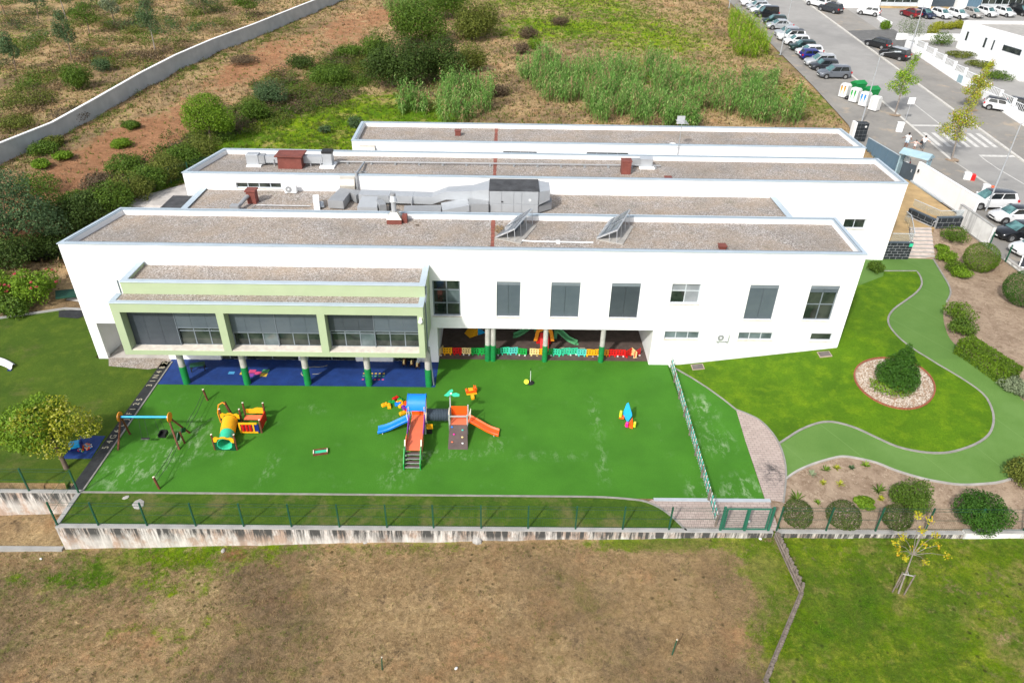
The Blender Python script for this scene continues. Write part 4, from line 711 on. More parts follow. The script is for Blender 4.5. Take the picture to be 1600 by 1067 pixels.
# ------------------------------------------------------------------ boundary walls and fences
def block_wall(name, pts, th, ztop, mat, label, cap=None, zb=-2.6):
    t = thing(name, label, 'wall', (pts[0][0], pts[0][1], T(pts[0][0], pts[0][1])))
    for (a, b) in zip(pts[:-1], pts[1:]):
        d = Vector((b[0]-a[0], b[1]-a[1])).normalized(); n = Vector((-d.y, d.x))*th/2; q = [(a[0]-n.x, a[1]-n.y), (b[0]-n.x, b[1]-n.y), (b[0]+n.x, b[1]+n.y), (a[0]+n.x, a[1]+n.y)]
        wt(t, 'wall_face', mat, MB().prism(q, zb, ztop-.06))
        n *= 1.12; q = [(a[0]-n.x, a[1]-n.y), (b[0]-n.x, b[1]-n.y), (b[0]+n.x, b[1]+n.y), (a[0]+n.x, a[1]+n.y)]; wt(t, 'wall_cap', cap or 'concrete', MB().prism(q, ztop-.058, ztop), bevel=.01)
    return t
block_wall('retaining_wall', [(-23.0,-15.28),(14.4,-15.28)], .24, .05, 'stained_wall', 'long white retaining wall with black rain streaks below the front fence')
block_wall('retaining_wall', [(-23.02,-15.17),(-23.02,-12.95)], .22, .055, 'stained_wall', 'short stained wall piece stepping back at the left corner')
block_wall('retaining_wall', [(-48,-12.83),(-22.9,-12.83)], .22, .05, 'stained_wall', 'streaked white retaining wall below the left lawn')
block_wall('retaining_wall', [(14.6,-15.3),(24.5,-15.3)], .24, .06, 'stained_wall', 'low streaked wall below the flowering ball shrubs', zb=-1.2); block_wall('retaining_wall', [(24.52,-15.32),(46,-15.32)], .26, .20, 'stained_wall_upper', 'low clean white wall at the far right of the front fence', zb=-1.2)
t = thing('edging', 'low concrete edging in the grass at the lower left', 'edging', (-30, -15.4, -1.8)); wt(t, 'edge', 'concrete', MB().box(-45, -23.1, -15.55, -15.3, -2.4, -1.52))
def wire_fence(label, pts, h, posts, zb, wires=(.12,.5,.88,1.0)):
    t = thing('wire_fence', label, 'fence', (pts[0][0], pts[0][1], zb)); a0 = Vector((*pts[0], 0)); b0 = Vector((*pts[1], 0))
    for p in posts: wt(t, 'post', 'fence_green', MB().box(p[0]-.035, p[0]+.035, p[1]-.035, p[1]+.035, zb-.02, zb+h))
    for w in wires: wt(t, 'wire', 'wire_green', MB().beam((a0.x, a0.y-.045, zb+h*w), (b0.x, b0.y-.045, zb+h*w), .012, .012))
    d = b0-a0; n = int(d.length/.11); m = MB()
    for i in range(n):
        p = a0+d*(i/n); m.add([(p.x-.002, p.y-.045, zb+.05), (p.x+.002, p.y-.045, zb+.05), (p.x+.002, p.y-.045, zb+h), (p.x-.002, p.y-.045, zb+h)], [(0,1,2,3)])
    o = wt(t, 'mesh_wire', 'wire_green', m); o['kind'] = 'stuff'; return t
PX = [aty(u, 820, -15.28).x for u in (153,229,305,380,454.6,529.7,604,677,751.6,825,899.6,973.8,1046.7)]
wire_fence('green wire fence on the long front retaining wall', [(-22.95,-15.25),(11.7,-15.25)], 1.65, [(-22.95,-15.25)]+[(x,-15.25) for x in PX], .05)
wire_fence('green wire fence above the streaked left wall', [(-45,-12.83),(-23.05,-12.83)], 1.65, [(-45+i*2.75,-12.83) for i in range(8)], .05); wire_fence('short green wire fence closing the left corner', [(-23.0,-15.1),(-23.0,-12.9)], 1.65, [(-23.0,-12.95)], .055, (.5, 1.0))
wire_fence('green wire fence in front of the garden bushes', [(14.6,-15.25),(46,-15.25)], 1.7, [(14.6+i*2.62,-15.25) for i in range(12)], .06)
t = thing('metal_gate', 'double leaf green metal gate between front fence and garden', 'gate', (13.0, -15.2, 0)); g_ = lambda n, mt, m, **k: wt(t, n, mt, m, **k)
for x in (11.62, 14.15): g_('gate_post', 'gate_green', MB().box(x-.06, x+.06, -15.3, -15.18, 0, 1.72)); 
for x0, x1 in ((11.73,12.86),(12.9,14.03)):
    lf = g_('leaf_frame', 'gate_green', MB().box(x0, x0+.07, -15.26, -15.2, .08, 1.62).box(x1-.07, x1, -15.26, -15.2, .08, 1.62).box(x0+.07, x1-.07, -15.26, -15.2, 1.55, 1.62).box(x0+.07, x1-.07, -15.26, -15.2, .08, .15)); 
    for k in range(9): wt(t, 'bar', 'wire_green', MB().box(x0+.07, x1-.07, -15.236, -15.226, .26+k*.14, .27+k*.14), lf)
g_('centre_post', 'gate_green', MB().box(12.82, 12.94, -15.33, -15.262, .06, 1.66)); g_('lock', 'steel_pale', MB().box(12.96, 13.06, -15.3, -15.262, .65, .8))
# picket fence between turf and triangle
t = thing('picket_fence', 'white and teal picket fence between playground and turf triangle', 'fence', (11.7, -7.5, 0))
A0 = Vector((11.9, -.25, 0)); A1 = Vector((11.5, -14.95, 0)); L = (A1-A0).length; npk = 66; pick = None
ang = math.atan2(A1.x-A0.x, -(A1.y-A0.y))
for mt, key in (('pl_white', 'w'), ('pl_teal', 't')):
    m = MB().ext([(-.05,.03),(.05,.03),(.05,.74),(0,.82),(-.05,.74)], (0,0,0), (0,1,0), (0,0,1), (1,0,0), .022); pk = m.build('picket', mt, t); 
    first = True
    for i in range(npk):
        if (i % 2 == 0) != (key == 'w'): continue
        p = A0+(A1-A0)*((i+.5)/npk); o = pk if first else pk.copy()
        if not first: col.objects.link(o); o.parent = t
        first = False; o.location = Vector((p.x, p.y, T(p.x, p.y)))-t.location
for k in range(9):
    p = A0+(A1-A0)*(k/8); wt(t, 'fence_post', 'timber_grey' if k else 'pl_white', MB().box(p.x-.09, p.x-.01, p.y-.05, p.y+.05, 0, .85))
for z in (.22, .58): wt(t, 'rail', 'timber_grey', MB().beam((A0.x-.03, A0.y, z), (A1.x-.03, A1.y, z), .025, .045))
# log barrier in the field
t = thing('log_barrier', 'weathered grey log barrier bending between dry field and green lawn', 'barrier', (BARRIER[0].x, BARRIER[0].y, BARRIER[0].z)); lg = None
for k in range(3):
    a, b = BARRIER[k], BARRIER[k+1]; n = int((b-a).length/.15)
    for i in range(n):
        p = a+(b-a)*((i+.5)/n); h = (.62 if k == 0 else .36)*(.9+.2*random.random())
        if lg is None: lg = MB().cyl((0,0,-.15), (0,0,1), .075, .07, n=7).build('log', 'timber_grey', t, smooth=True); o = lg
        else: o = lg.copy(); col.objects.link(o); o.parent = t
        o.location = Vector((p.x+random.uniform(-.02,.02), p.y, T(p.x, p.y)))-t.location; o.scale = (1, 1, h); o.rotation_euler = (random.uniform(-.04,.04), random.uniform(-.05,.05), random.random()*6)
for k in range(2):
    a, b = BARRIER[k], BARRIER[k+1]
    for z in ((.2,.45) if k == 0 else (.2,)): wt(t, 'rail', 'timber_grey', MB().cyl((a.x-.11, a.y, T(a.x, a.y)+z), (b.x-.11, b.y, T(b.x, b.y)+z), .05, n=6))
# concrete chunk and litter below the wall
def rock(name, label, cat, u, v, s, mat, grp=None, sq=.6):
    p = G(u, v); t = MB().ball((0,0,s*sq*.4), (s, s*.75, s*sq), 7, 5); t.v = [(x*(1+.25*mn.noise(Vector((x*3+u, y*3, z*3)))), y*(1+.25*mn.noise(Vector((y*3, x*3+v, z)))), z) for x, y, z in t.v]
    o = t.build(name, mat); o.location = p; o.rotation_euler = (0, 0, random.random()*6); return tag(o, label, cat, grp)
rock('concrete_chunk', 'pale broken concrete lump at the foot of the front wall', 'rubble', 745, 844, .38, 'concrete_light'); rock('concrete_chunk', 'small white rubble piece below the front wall left of centre', 'rubble', 571, 848, .14, 'concrete_light'); rock('concrete_chunk', 'small white rubble piece by the red earth patch', 'rubble', 349, 861, .16, 'concrete_light'); rock('plastic_scrap', 'little white scrap on the dry grass near the left corner', 'litter', 64, 873, .08, 'pl_white'); rock('plastic_scrap', 'little white scrap far down the dry grass', 'litter', 713, 1044, .09, 'pl_white'); rock('plastic_scrap', 'little white scrap on the grass beside the gate', 'litter', 1188, 842, .09, 'pl_white'); rock('stone_disc', 'pale grey round stone on the grass strip', 'stone', 197, 777, .2, 'concrete_light', sq=.15); rock('stone_slab', 'pale grey flat stone slab behind the front fence', 'stone', 216, 788, .42, 'concrete_light', sq=.12)
def stake(u, v, h, label):
    p = G(u, v); t = thing('field_stake', label, 'stake', p); part(t, 'shaft', 'fence_green', lambda m: m.cyl((0,0,-.1), (.06,-.02,h), .03, n=7)); part(t, 'cap', 'cap_cream', lambda m: m.cyl((.06,-.02,h), (.062,-.02,h+.03), .034, n=7))
stake(597, 1045, .9, 'thin dark stake low in the dry field left of centre'); stake(1050, 1022, 1.1, 'thin dark stake in the dry field nearer the barrier')
# ------------------------------------------------------------------ playground
def post(m, x, y, h, r=.055): m.cyl((x,y,0), (x,y,h), r, n=9)
t = thing('swing_set', 'brown timber swing set with blue crossbar and orange end discs', 'swing', (-20.7, -8.65, 0)); s_ = lambda n, mt, m, **k: wt(t, n, mt, m, **k)
zb = 1.88; bl, br = (-22.15,-8.65,zb), (-19.45,-8.62,zb)
s_('crossbar', 'pl_sky', MB().cyl(bl, br, .065, n=12), smooth=True)
for f, b in (((-22.5,-9.4,0), bl), ((-22.42,-8.0,0), bl), ((-18.95,-9.32,0), br), ((-18.9,-7.82,0), br)): s_('leg', 'timber_brown', MB().cyl(f, (b[0],b[1],b[2]+.05), .065, .055, n=9), smooth=True)
for x, s in ((-22.2,-1), (-19.36,1)): s_('end_disc', 'pl_ochre', MB().cyl((x,-8.64,zb), (x+s*.045,-8.64,zb), .30, n=24))
for xs, baby in ((-21.0, 0), (-20.1, 1)):
    for d in (-.2, .2): s_('chain', 'rope_dark', MB().cyl((xs+d*.8,-8.64,zb-.05), (xs+d,-8.9 if not baby else -8.5,.48), .012, n=5))
    if baby: s_('baby_seat', 'pl_black', MB().box(xs-.22, xs+.22, -8.75, -8.3, .38, .44).box(xs-.22, xs-.17, -8.75, -8.3, .441, .62).box(xs+.17, xs+.22, -8.75, -8.3, .441, .62).box(xs-.168, xs+.168, -8.35, -8.3, .441, .66))
    else: s_('seat', 'pl_black', MB().box(xs-.25, xs+.25, -8.98, -8.8, .42, .46), bevel=.01)
s_('brace_panel', 'pl_dkgreen', MB().beam((-19.05,-9.05,.45), (-19.0,-8.75,.8), .06, .3)); s_('brace_panel', 'pl_dkgreen', MB().beam((-18.98,-8.5,.75), (-18.95,-8.1,.5), .06, .28)); s_('stub_post', 'timber_brown', MB().cyl((-18.85,-8.75,0), (-18.95,-8.75,.85), .06, n=9))
t = thing('rope_walk', 'two thin balance ropes strung between short brown posts', 'rope walk', (-18.9, -8.6, 0)); s_ = lambda n, mt, m, **k: wt(t, n, mt, m, **k)
for (x, y) in ((-18.95,-4.6), (-18.8,-12.55)):
    s_('post', 'timber_brown', MB().cyl((x,y,0), (x-.12,y+.02,.85), .065, n=10), smooth=True); s_('post_cap', 'cap_cream', MB().cyl((x-.12,y+.02,.85), (x-.122,y+.02,.87), .062, n=10))
for z0, z1 in ((.78,.75),(.42,.40)):
    s_('rope', 'rope_dark', MB().tube([(-19.05,-4.6,z0),(-18.95,-6.2,z0-.1),(-18.92,-7.9,z1-.02)], .016, 5)); s_('rope', 'rope_dark', MB().tube([(-18.92,-9.3,z1-.05),(-18.88,-11.0,z1-.1),(-18.92,-12.52,z0)], .016, 5))
# train with tunnel
t = thing('play_train', 'yellow and mint tunnel train with little orange cab', 'play train', (-16, -8, 0)); s_ = lambda n, mt, m, **k: wt(t, n, mt, m, **k)
F0, F1 = Vector((-16.2,-9.25,.42)), Vector((-16.55,-7.25,.5))
def open_tube(a, b, r0, r1, th=.03, n=20):
    m = MB(); d = (b-a).normalized(); e = d.orthogonal().normalized(); f = d.cross(e); V = []
    for p, r in ((a, r0), (b, r1), (b, r1-th), (a, r0-th)): V += [p+(e*math.cos(2*math.pi*i/n)+f*math.sin(2*math.pi*i/n))*r for i in range(n)]
    return m.add(V, [(k*n+i, k*n+(i+1) % n, ((k+1) % 4)*n+(i+1) % n, ((k+1) % 4)*n+i) for k in range(4) for i in range(n)])
s_('tunnel', 'pl_mint', open_tube(F0, F0.lerp(F1, .45), .42, .40), smooth=True); s_('tunnel', 'pl_yellow', open_tube(F0.lerp(F1, .46), F1, .43, .46), smooth=True); s_('tunnel_lip', 'pl_mint', open_tube(F0-(F1-F0).normalized()*.05, F0-(F1-F0).normalized()*.004, .45, .43), smooth=True)
def portal(c, w, mat2, z=.95):
    s_('portal_top', 'pl_yellow', MB().ext([(-w,.62),(-w*1.02,.9),(-w*.75,1.0),(-w*.4,.93),(-w*.2,1.02),(w*.2,1.02),(w*.4,.93),(w*.75,1.0),(w*1.02,.9),(w,.62),(.46,.62),(.36,.84),(0,.93),(-.36,.84),(-.46,.62)], (c.x, c.y, -.02), (1,-.04,0), (0,0,1), (0,1,0), .05))
    if mat2: s_('portal_base', mat2, MB().ext([(-w,0),(w,0),(w,.6),(.47,.6),(.42,.25),(.2,.02),(-.2,.02),(-.42,.25),(-.47,.6),(-w,.6)], (c.x, c.y, 0), (1,-.04,0), (0,0,1), (0,1,0), .05))
portal(Vector((-16.2,-9.36,0)), .6, 'pl_dkgreen'); portal(Vector((-16.55,-7.15,0)), .58, 'pl_dkgreen')
for (x, y, h) in ((-16.85,-9.3,1.15),(-15.55,-9.3,1.15),(-17.15,-7.0,1.2),(-15.95,-7.0,1.2),(-15.85,-6.55,1.35),(-14.62,-6.55,1.35),(-14.55,-7.75,1.0)):
    s_('post', 'timber_brown', MB().cyl((x,y,0), (x,y,h), .06, n=9), smooth=True); s_('post_cap', 'cap_cream', MB().cyl((x,y,h), (x,y,h+.025), .058, n=9))
s_('arch', 'pl_ochre', MB().tube([(-17.35,-6.8,0),(-17.42,-6.75,.7),(-17.3,-6.65,1.25),(-17.05,-6.6,1.4),(-16.9,-6.6,1.3)], .045, 8), smooth=True); s_('arch_post', 'timber_brown', MB().beam((-16.62,-6.5,0), (-16.95,-6.55,1.4), .12, .12))
s_('cab_back', 'pl_yellow', MB().ext([(0,.55),(1.05,.55),(1.05,.95),(.7,.98),(.4,.86),(0,.84)], (-15.75,-6.55,0), (1,0,0), (0,0,1), (0,1,0), .05)); s_('bench', 'pl_coral', MB().box(-15.78, -14.72, -7.05, -6.62, .42, .47)); s_('cab_side', 'pl_red', MB().box(-14.62, -14.57, -7.7, -6.6, .1, .75)); s_('cab_side', 'pl_navy', MB().box(-14.9, -14.65, -7.82, -7.76, .1, .7))
fr = s_('bead_frame', 'pl_yellow', MB().box(-15.82, -14.72, -7.86, -7.78, .06, .16).box(-15.82, -14.72, -7.86, -7.78, .72, .82).box(-15.82, -15.72, -7.86, -7.78, .161, .719).box(-14.98, -14.9, -7.86, -7.78, .161, .719)); 
for i in range(3):
    for k in range(3): wt(t, 'bead', 'pl_red', MB().cyl((-15.58+i*.22,-7.82,.2+k*.17), (-15.58+i*.22,-7.82,.34+k*.17), .085, n=9), fr)
s_('bead_panel', 'pl_grey', MB().box(-15.715, -14.99, -7.775, -7.755, .1, .78))
# climbing tower with two slides
t = thing('climbing_tower', 'toddler climbing tower with blue roof, black tunnel and two slides', 'climbing frame', (-4, -7.6, 0)); s_ = lambda n, mt, m, **k: wt(t, n, mt, m, **k)
X0, X1 = -5.52, -4.58
for (x, y, h) in ((X0,-7.7,2.1),(X1,-7.7,2.1),(X0,-6.75,2.1),(X1,-6.75,2.1),(X0+.03,-10.0,.95),(X1-.03,-10.0,.95)): s_('frame_post', 'steel_pale', MB().box(x-.04, x+.04, y-.04, y+.04, 0, h))
s_('walkway', 'pl_coral', MB().box(X0+.05, X1-.05, -10.0, -6.8, .68, .75)); s_('back_panel', 'pl_orange', MB().box(X0+.05, X1-.05, -6.78, -6.74, .76, 1.45))
for x in (X0, X1):
    s_('side_panel', 'pl_purple', MB().ext([(-7.74,.75),(-7.74,1.55),(-8.5,1.15),(-8.9,1.05),(-8.9,.75)], (x-.02,0,0), (0,1,0), (0,0,1), (1,0,0), .04)); s_('side_panel', 'pl_coral', MB().ext([(-8.92,.35),(-8.92,1.05),(-9.3,1.15),(-9.95,.95),(-9.95,.35)], (x-.02,0,0), (0,1,0), (0,0,1), (1,0,0), .04))
    s_('stringer', 'pl_green', MB().ext([(-10.9,0),(-10.75,0),(-10.02,.62),(-10.02,1.05),(-10.25,1.08),(-10.9,.45)], (x-.03,0,0), (0,1,0), (0,0,1), (1,0,0), .05)); s_('hand_grip', 'cap_cream', MB().beam((x,-10.05,.8), (x,-9.75,1.3), .07, .1))
for k in range(4): y = -10.82+k*.2; s_('step', 'climb_board', MB().box(X0+.03, X1-.03, y, y+.2, .15*(k+1)-.03, .15*(k+1))); s_('step_edge', 'steel_pale', MB().box(X0+.03, X1-.03, y-.02, y-.001, .15*(k+1)-.035, .15*(k+1)+.004))
RP = [(-7.75,1.85),(-7.68,2.12),(-7.5,2.38),(-7.2,2.52),(-6.95,2.5),(-6.75,2.35),(-6.68,2.1)]
def slab_curve(P, x0, x1, th): 
    m = MB(); n = len(P); V = [(x, y, z) for x in (x0, x1) for y, z in P]+[(x, y, z-th) for x in (x0, x1) for y, z in P]
    F = [(i, i+1, n+i+1, n+i) for i in range(n-1)]+[(2*n+i, 3*n+i, 3*n+i+1, 2*n+i+1) for i in range(n-1)]+[(i, 2*n+i, 2*n+i+1, i+1) for i in range(n-1)]+[(n+i, n+i+1, 3*n+i+1, 3*n+i) for i in range(n-1)]+[(0, n, 3*n, 2*n), (n-1, 3*n-1, 4*n-1, 2*n-1)]
    return m.add(V, F)
s_('roof', 'pl_blue', slab_curve(RP, X0-.07, X1+.07, .04), smooth=True)
for x in (X0-.09, X1+.05): s_('roof_end', 'pl_blue', MB().ext([(y, z+.03) for y, z in RP]+[(y, z-.14) for y, z in RP[::-1]], (x,0,0), (0,1,0), (0,0,1), (1,0,0), .03))
m = MB(); pr = []
for i in range(29): pr.append(.40 if i % 2 else .36)
n = 18; V = []
for i, r in enumerate(pr): V += [(-4.53+i*1.36/28, -7.05+r*math.cos(2*math.pi*k/n), .98+r*math.sin(2*math.pi*k/n)) for k in range(n)]
m.add(V, [(i*n+k, i*n+(k+1) % n, (i+1)*n+(k+1) % n, (i+1)*n+k) for i in range(28) for k in range(n)]); s_('tunnel', 'gate_dark', m)
for x in (-4.56, -3.17): s_('tunnel_ring', 'cap_cream', open_tube(Vector((x,-7.05,.98)), Vector((x+.05,-7.05,.98)), .47, .47, .08))
Y0, Y1 = -3.1, -2.02
for (x, y, h) in ((Y0,-7.7,1.5),(Y1,-7.7,1.5),(Y0,-6.72,2.35),(Y1,-6.72,1.5)): s_('frame_post', 'steel_pale', MB().box(x-.04, x+.04, y-.04, y+.04, 0, h))
s_('platform', 'pl_coral', MB().box(Y0+.05, Y1-.05, -7.74, -6.77, .68, .75)); s_('back_panel', 'pl_orange', MB().box(Y0+.05, Y1-.05, -6.75, -6.71, .76, 1.4)); s_('top_rail', 'steel_pale', MB().box(Y0+.04, Y1-.04, -7.73, -7.67, 1.35, 1.42))
cb = s_('climbing_wall', 'climb_board', MB().add([(Y0-.02,-9.1,0),(Y1+.08,-9.1,0),(Y1,-7.78,.76),(Y0,-7.78,.76),(Y0-.02,-9.04,0),(Y1+.08,-9.04,0),(Y1,-7.72,.76),(Y0,-7.72,.76)], [(0,1,2,3),(7,6,5,4),(0,4,5,1),(1,5,6,2),(2,6,7,3),(3,7,4,0)]))
for i, (a, b, c) in enumerate([(.15,.92,'blue'),(.75,.8,'teal'),(.28,.62,'pink'),(.75,.5,'cream'),(.2,.3,'coral'),(.78,.25,'white')]):
    p = Vector((Y0+(Y1-Y0)*a, -9.1+1.32*b, .76*b)); wt(t, 'hold', 'pl_'+c, MB().ball(p+Vector((0,-.02,.03)), (.075,.06,.05), 7, 4), cb)
lp = s_('palm_canopy', 'pl_mint', MB().ext([(0,.05),(.12,.28),(.05,.42),(-.12,.3),(-.28,.05),(-.42,-.12),(-.2,-.2),(0,-.06),(.18,-.2),(.5,-.18),(.52,0),(.3,.12)], (-3.02,-6.8,2.36), (1,0,0), (0,.8,.3), (0,-.3,.9), .04)); s_('palm_bolt', 'cap_cream', MB().cyl((-3.02,-6.8,2.4), (-3.02,-6.82,2.45), .06, n=8))
for x, y, s in ((X0-.08,-7.2,-1),(Y1+.08,-7.2,1)): s_('hoop_rail', 'cap_cream', MB().tube([(x,y-.35,.8),(x+s*.1,y-.35,1.3),(x+s*.1,y+.3,1.35),(x,y+.3,.85)], .022, 6), smooth=True)
def slide(x0, x1, y0, y1, mat):
    prof = [(0,.76),(.12,.72),(.62,.30),(.80,.20),(.92,.17),(1,.15)]; cs = [(-.3,.10),(-.27,.13),(-.2,.03),(0,.0),(.2,.03),(.27,.13),(.3,.10),(.28,-.05),(0,-.06),(-.28,-.05)]; m = MB(); n = len(cs)
    for s, z in prof: m.v += [(x0+(x1-x0)*s+q*(-(y1-y0))/abs(x1-x0)*.3*(1 if x1 > x0 else -1), y0+(y1-y0)*s+q, z+h) for q, h in cs]
    for i in range(len(prof)-1): m.f += [(i*n+k, i*n+(k+1) % n, (i+1)*n+(k+1) % n, (i+1)*n+k) for k in range(n)]
    m.f += [tuple(range(n-1,-1,-1)), tuple(range((len(prof)-1)*n, len(prof)*n))]; o = s_('slide', mat, m, smooth=True)
    bm = bmesh.new(); bm.from_mesh(o.data); bmesh.ops.recalc_face_normals(bm, faces=bm.faces[:]); bm.to_mesh(o.data); bm.free(); return o
slide(X0-.04, -7.5, -7.15, -7.6, 'pl_blue'); slide(Y1+.04, -.1, -7.15, -7.75, 'pl_orange')
for x, y in ((-7.2,-7.55),(-.4,-7.65)): s_('slide_foot', 'steel_pale', MB().box(x-.03, x+.03, y-.25, y+.25, 0, .13))
s_('play_panel', 'pl_yellow', MB().box(-4.5, -4.12, -7.75, -7.7, .42, .78)); s_('play_panel', 'pl_black', MB().box(-4.48, -4.18, -7.75, -7.7, .05, .41))
# ------------------------------------------------------------------ loose toys
BL = [(601,632,'yellow',.3),(608,634,'yellow',.9),(612,628,'green',.2),(618,622,'red',.4),(626,625,'green',1.2),(622,631,'blue',.1),(627,633,'yellow',.5),(633,631,'orange',.8),(638,635,'blue',.4),(631,637,'purple',1.0),(637,640,'red',.6),(629,645,'yellow',.3),(624,628,'yellow',.2),(643,636,'navy',.2)]
seenb = {}
where = ['at the left tip of the block heap', 'second from the left tip of the block heap', 'at the left middle of the block heap', 'at the back of the block heap', 'at the rear right of the block heap', 'low in the left half of the block heap', 'in the centre of the block heap', 'on the right side of the block heap', 'at the right end of the block heap', 'in the lower right of the block heap', 'near the front of the block heap', 'at the very front of the block heap', 'behind the centre of the block heap', 'at the far right tip of the block heap']
for i, (u, v, c, r) in enumerate(BL):
    p = atz(u, v, .1); t = thing('toy_block', f'{c} plastic toy block {where[i]}', 'toy block', (p.x, p.y, 0), r*2, 'toy blocks heaped on the turf')
    part(t, 'block', 'pl_'+c, lambda m: m.box(-.21, .21, -.11, .11, 0, .17), bevel=.015)
    for sx in (-.1, .1): part(t, 'stud', 'pl_'+c, lambda m: m.cyl((sx,0,.17), (sx,0,.225), .062, n=9))
t = thing('spring_rider', 'orange and yellow plastic rocking toy behind the climbing tower', 'rocking toy', (-1.95, -3.55, 0), .2)
part(t, 'body', 'pl_orange', lambda m: m.ext([(-.35,.05),(.3,.05),(.38,.35),(.3,.55),(.16,.5),(.12,.3),(-.2,.28),(-.3,.4),(-.42,.34)], (0,-.12,0), (1,0,0), (0,0,1), (0,1,0), .24), bevel=.02); part(t, 'seat', 'pl_yellow', lambda m: m.box(-.2, .12, -.15, .15, .29, .36), bevel=.02); part(t, 'handle', 'pl_orange', lambda m: m.cyl((.2,-.28,.42), (.2,.28,.42), .035, n=8))
for s in (-1, 1): part(t, 'rocker', 'pl_yellow', lambda m: m.box(-.35, .35, s*.15-.04, s*.15+.04, 0, .09), bevel=.015)
part(t, 'front_block', 'pl_yellow', lambda m: m.box(-.12, .1, -.75, -.4, 0, .22), bevel=.03)
t = thing('paddle_ball', 'black based white pole with lime disc standing on the turf', 'paddle ball', (1.98, -2.35, 0)); part(t, 'base', 'pl_black', lambda m: m.lathe([(.26,0),(.28,.05),(.2,.11),(.06,.14)], n=14), smooth=True); part(t, 'pole', 'pl_white', lambda m: m.cyl((0,0,.12), (0,0,1.0), .022, n=8)); part(t, 'pole_tip', 'pl_black', lambda m: m.cyl((0,0,1.0), (.01,.02,1.25), .018, n=7)); part(t, 'paddle', 'pl_lime', lambda m: m.cyl((-.28,-.22,.27), (-.28,-.18,.25), .17, n=18)); part(t, 'cord', 'pl_black', lambda m: m.cyl((-.25,-.16,.33), (0,0,.5), .008, n=4))
t = thing('easel', 'blue kite shaped board on orange feet with yellow and pink trays', 'easel', (7.95, -6.45, 0), -.25)
part(t, 'board', 'pl_sky', lambda m: m.ext([(-.42,.5),(-.22,1.3),(-.1,1.42),(.28,.75),(.32,.6),(.1,.12),(-.02,.08)], (0,0,.02), (.8,-.3,0), (0,.12,1), (.3,.8,-.1), .06)); part(t, 'foot', 'pl_orange', lambda m: m.add([(-.1,-.35,0),(.42,-.5,0),(.42,-.2,0),(-.1,-.05,0),(.12,-.35,.2),(.32,-.42,.75),(.32,-.3,.75),(.12,-.2,.2)], [(3,2,1,0),(4,5,6,7),(0,1,5,4),(1,2,6,5),(2,3,7,6),(3,0,4,7)])); part(t, 'foot', 'pl_orange', lambda m: m.box(-.52, -.2, -.05, .25, .25, .4), bevel=.02)
part(t, 'tray', 'pl_lime', lambda m: m.box(-.52, -.36, -.12, .1, .41, .85), bevel=.03); part(t, 'tray', 'pl_lime', lambda m: m.box(.42, .58, -.5, -.32, .1, .5), bevel=.03); part(t, 'cup', 'pl_pink', lambda m: m.box(-.05, .13, -.56, -.38, .05, .42), bevel=.03)
t = thing('toy_crate', 'small brown wooden tray with green lining lying on the turf', 'toy crate', (-10.6, -9.5, 0), .22); part(t, 'bottom', 'pl_mint', lambda m: m.box(-.36, .36, -.16, .16, .02, .07))
for x0, x1, y0, y1 in ((-.42,.42,-.22,-.165),(-.42,.42,.165,.22),(-.42,-.365,-.164,.164),(.365,.42,-.164,.164)): part(t, 'side', 'timber_brown' if abs(y0) > .16 and x1-x0 > .5 else 'cap_cream', lambda m: m.box(x0, x1, y0, y1, 0, .15))
# plastic fence panels
PC = ['cream','yellow','red','cream','green','green','green','mint','teal','green','cream','yellow','green','mint','mint','mint','teal','yellow','yellow','ochre','red','red','red','cream','red']
PXP = [-4.3,-3.85,-3.15,-2.5,-1.85,-1.2,-.45,.25,.85,1.5,2.35,2.75,3.35,3.95,4.6,5.15,5.75,6.35,6.75,7.35,7.95,8.55,9.1,9.5,9.75]
ang = [1.2,.05,.02,-.03,.02,-.05,.04,.1,.12,-.16,-.05,.0,.12,-.15,.2,.15,-.04,-.02,.05,-.03,-.05,-.06,.7,-1.15,.75]
pane = {}
def panel_mesh(w):
    m = MB(); slab_holes(m, -w/2, w/2, .06, .56, -.025, .025, [(-w/2+.09+i*w*.28, -w/2+.09+i*w*.28+.085, z, z+.11) for i in range(3) for z in (.17, .36)]); return m
for i, (c, x) in enumerate(zip(PC, PXP)):
    nth = PC[:i].count(c); lab = f'{c if c != "ochre" else "amber"} plastic fence panel ' + ['leaning at the left wall of the undercroft', 'first after the leaning cream one', 'left of the twin columns', 'beside the lone left red panel', 'just left of the twin columns, outer one', 'just left of the twin columns, inner one', 'behind the twin columns', 'just right of the twin columns', 'second right of the twin columns', 'third right of the twin columns', 'left of the middle column', 'behind the middle column', 'just right of the middle column', 'second right of the middle column', 'third right of the middle column', 'fourth right of the middle column', 'fifth right of the middle column', 'just left of the right column', 'behind the right column', 'just right of the right column', 'first in the red row by the right column', 'second in the red row by the right column', 'turned back at the end of the red row', 'flat sided at the end of the row', 'last by the right wall'][i]
    t = thing('toy_fence', lab, 'toy fence', (x, 1.02+(.12 if i in (7,8,14,15) else 0), .006), ang[i], 'plastic fence panels in the undercroft'); panel_mesh(.66).build('panel', 'pl_'+c, t)
    for s in (-.2, .2): part(t, 'foot', 'pl_white' if i % 3 == 0 else 'pl_'+c, lambda m: m.box(s-.05, s+.05, -.13, .13, 0, .058))
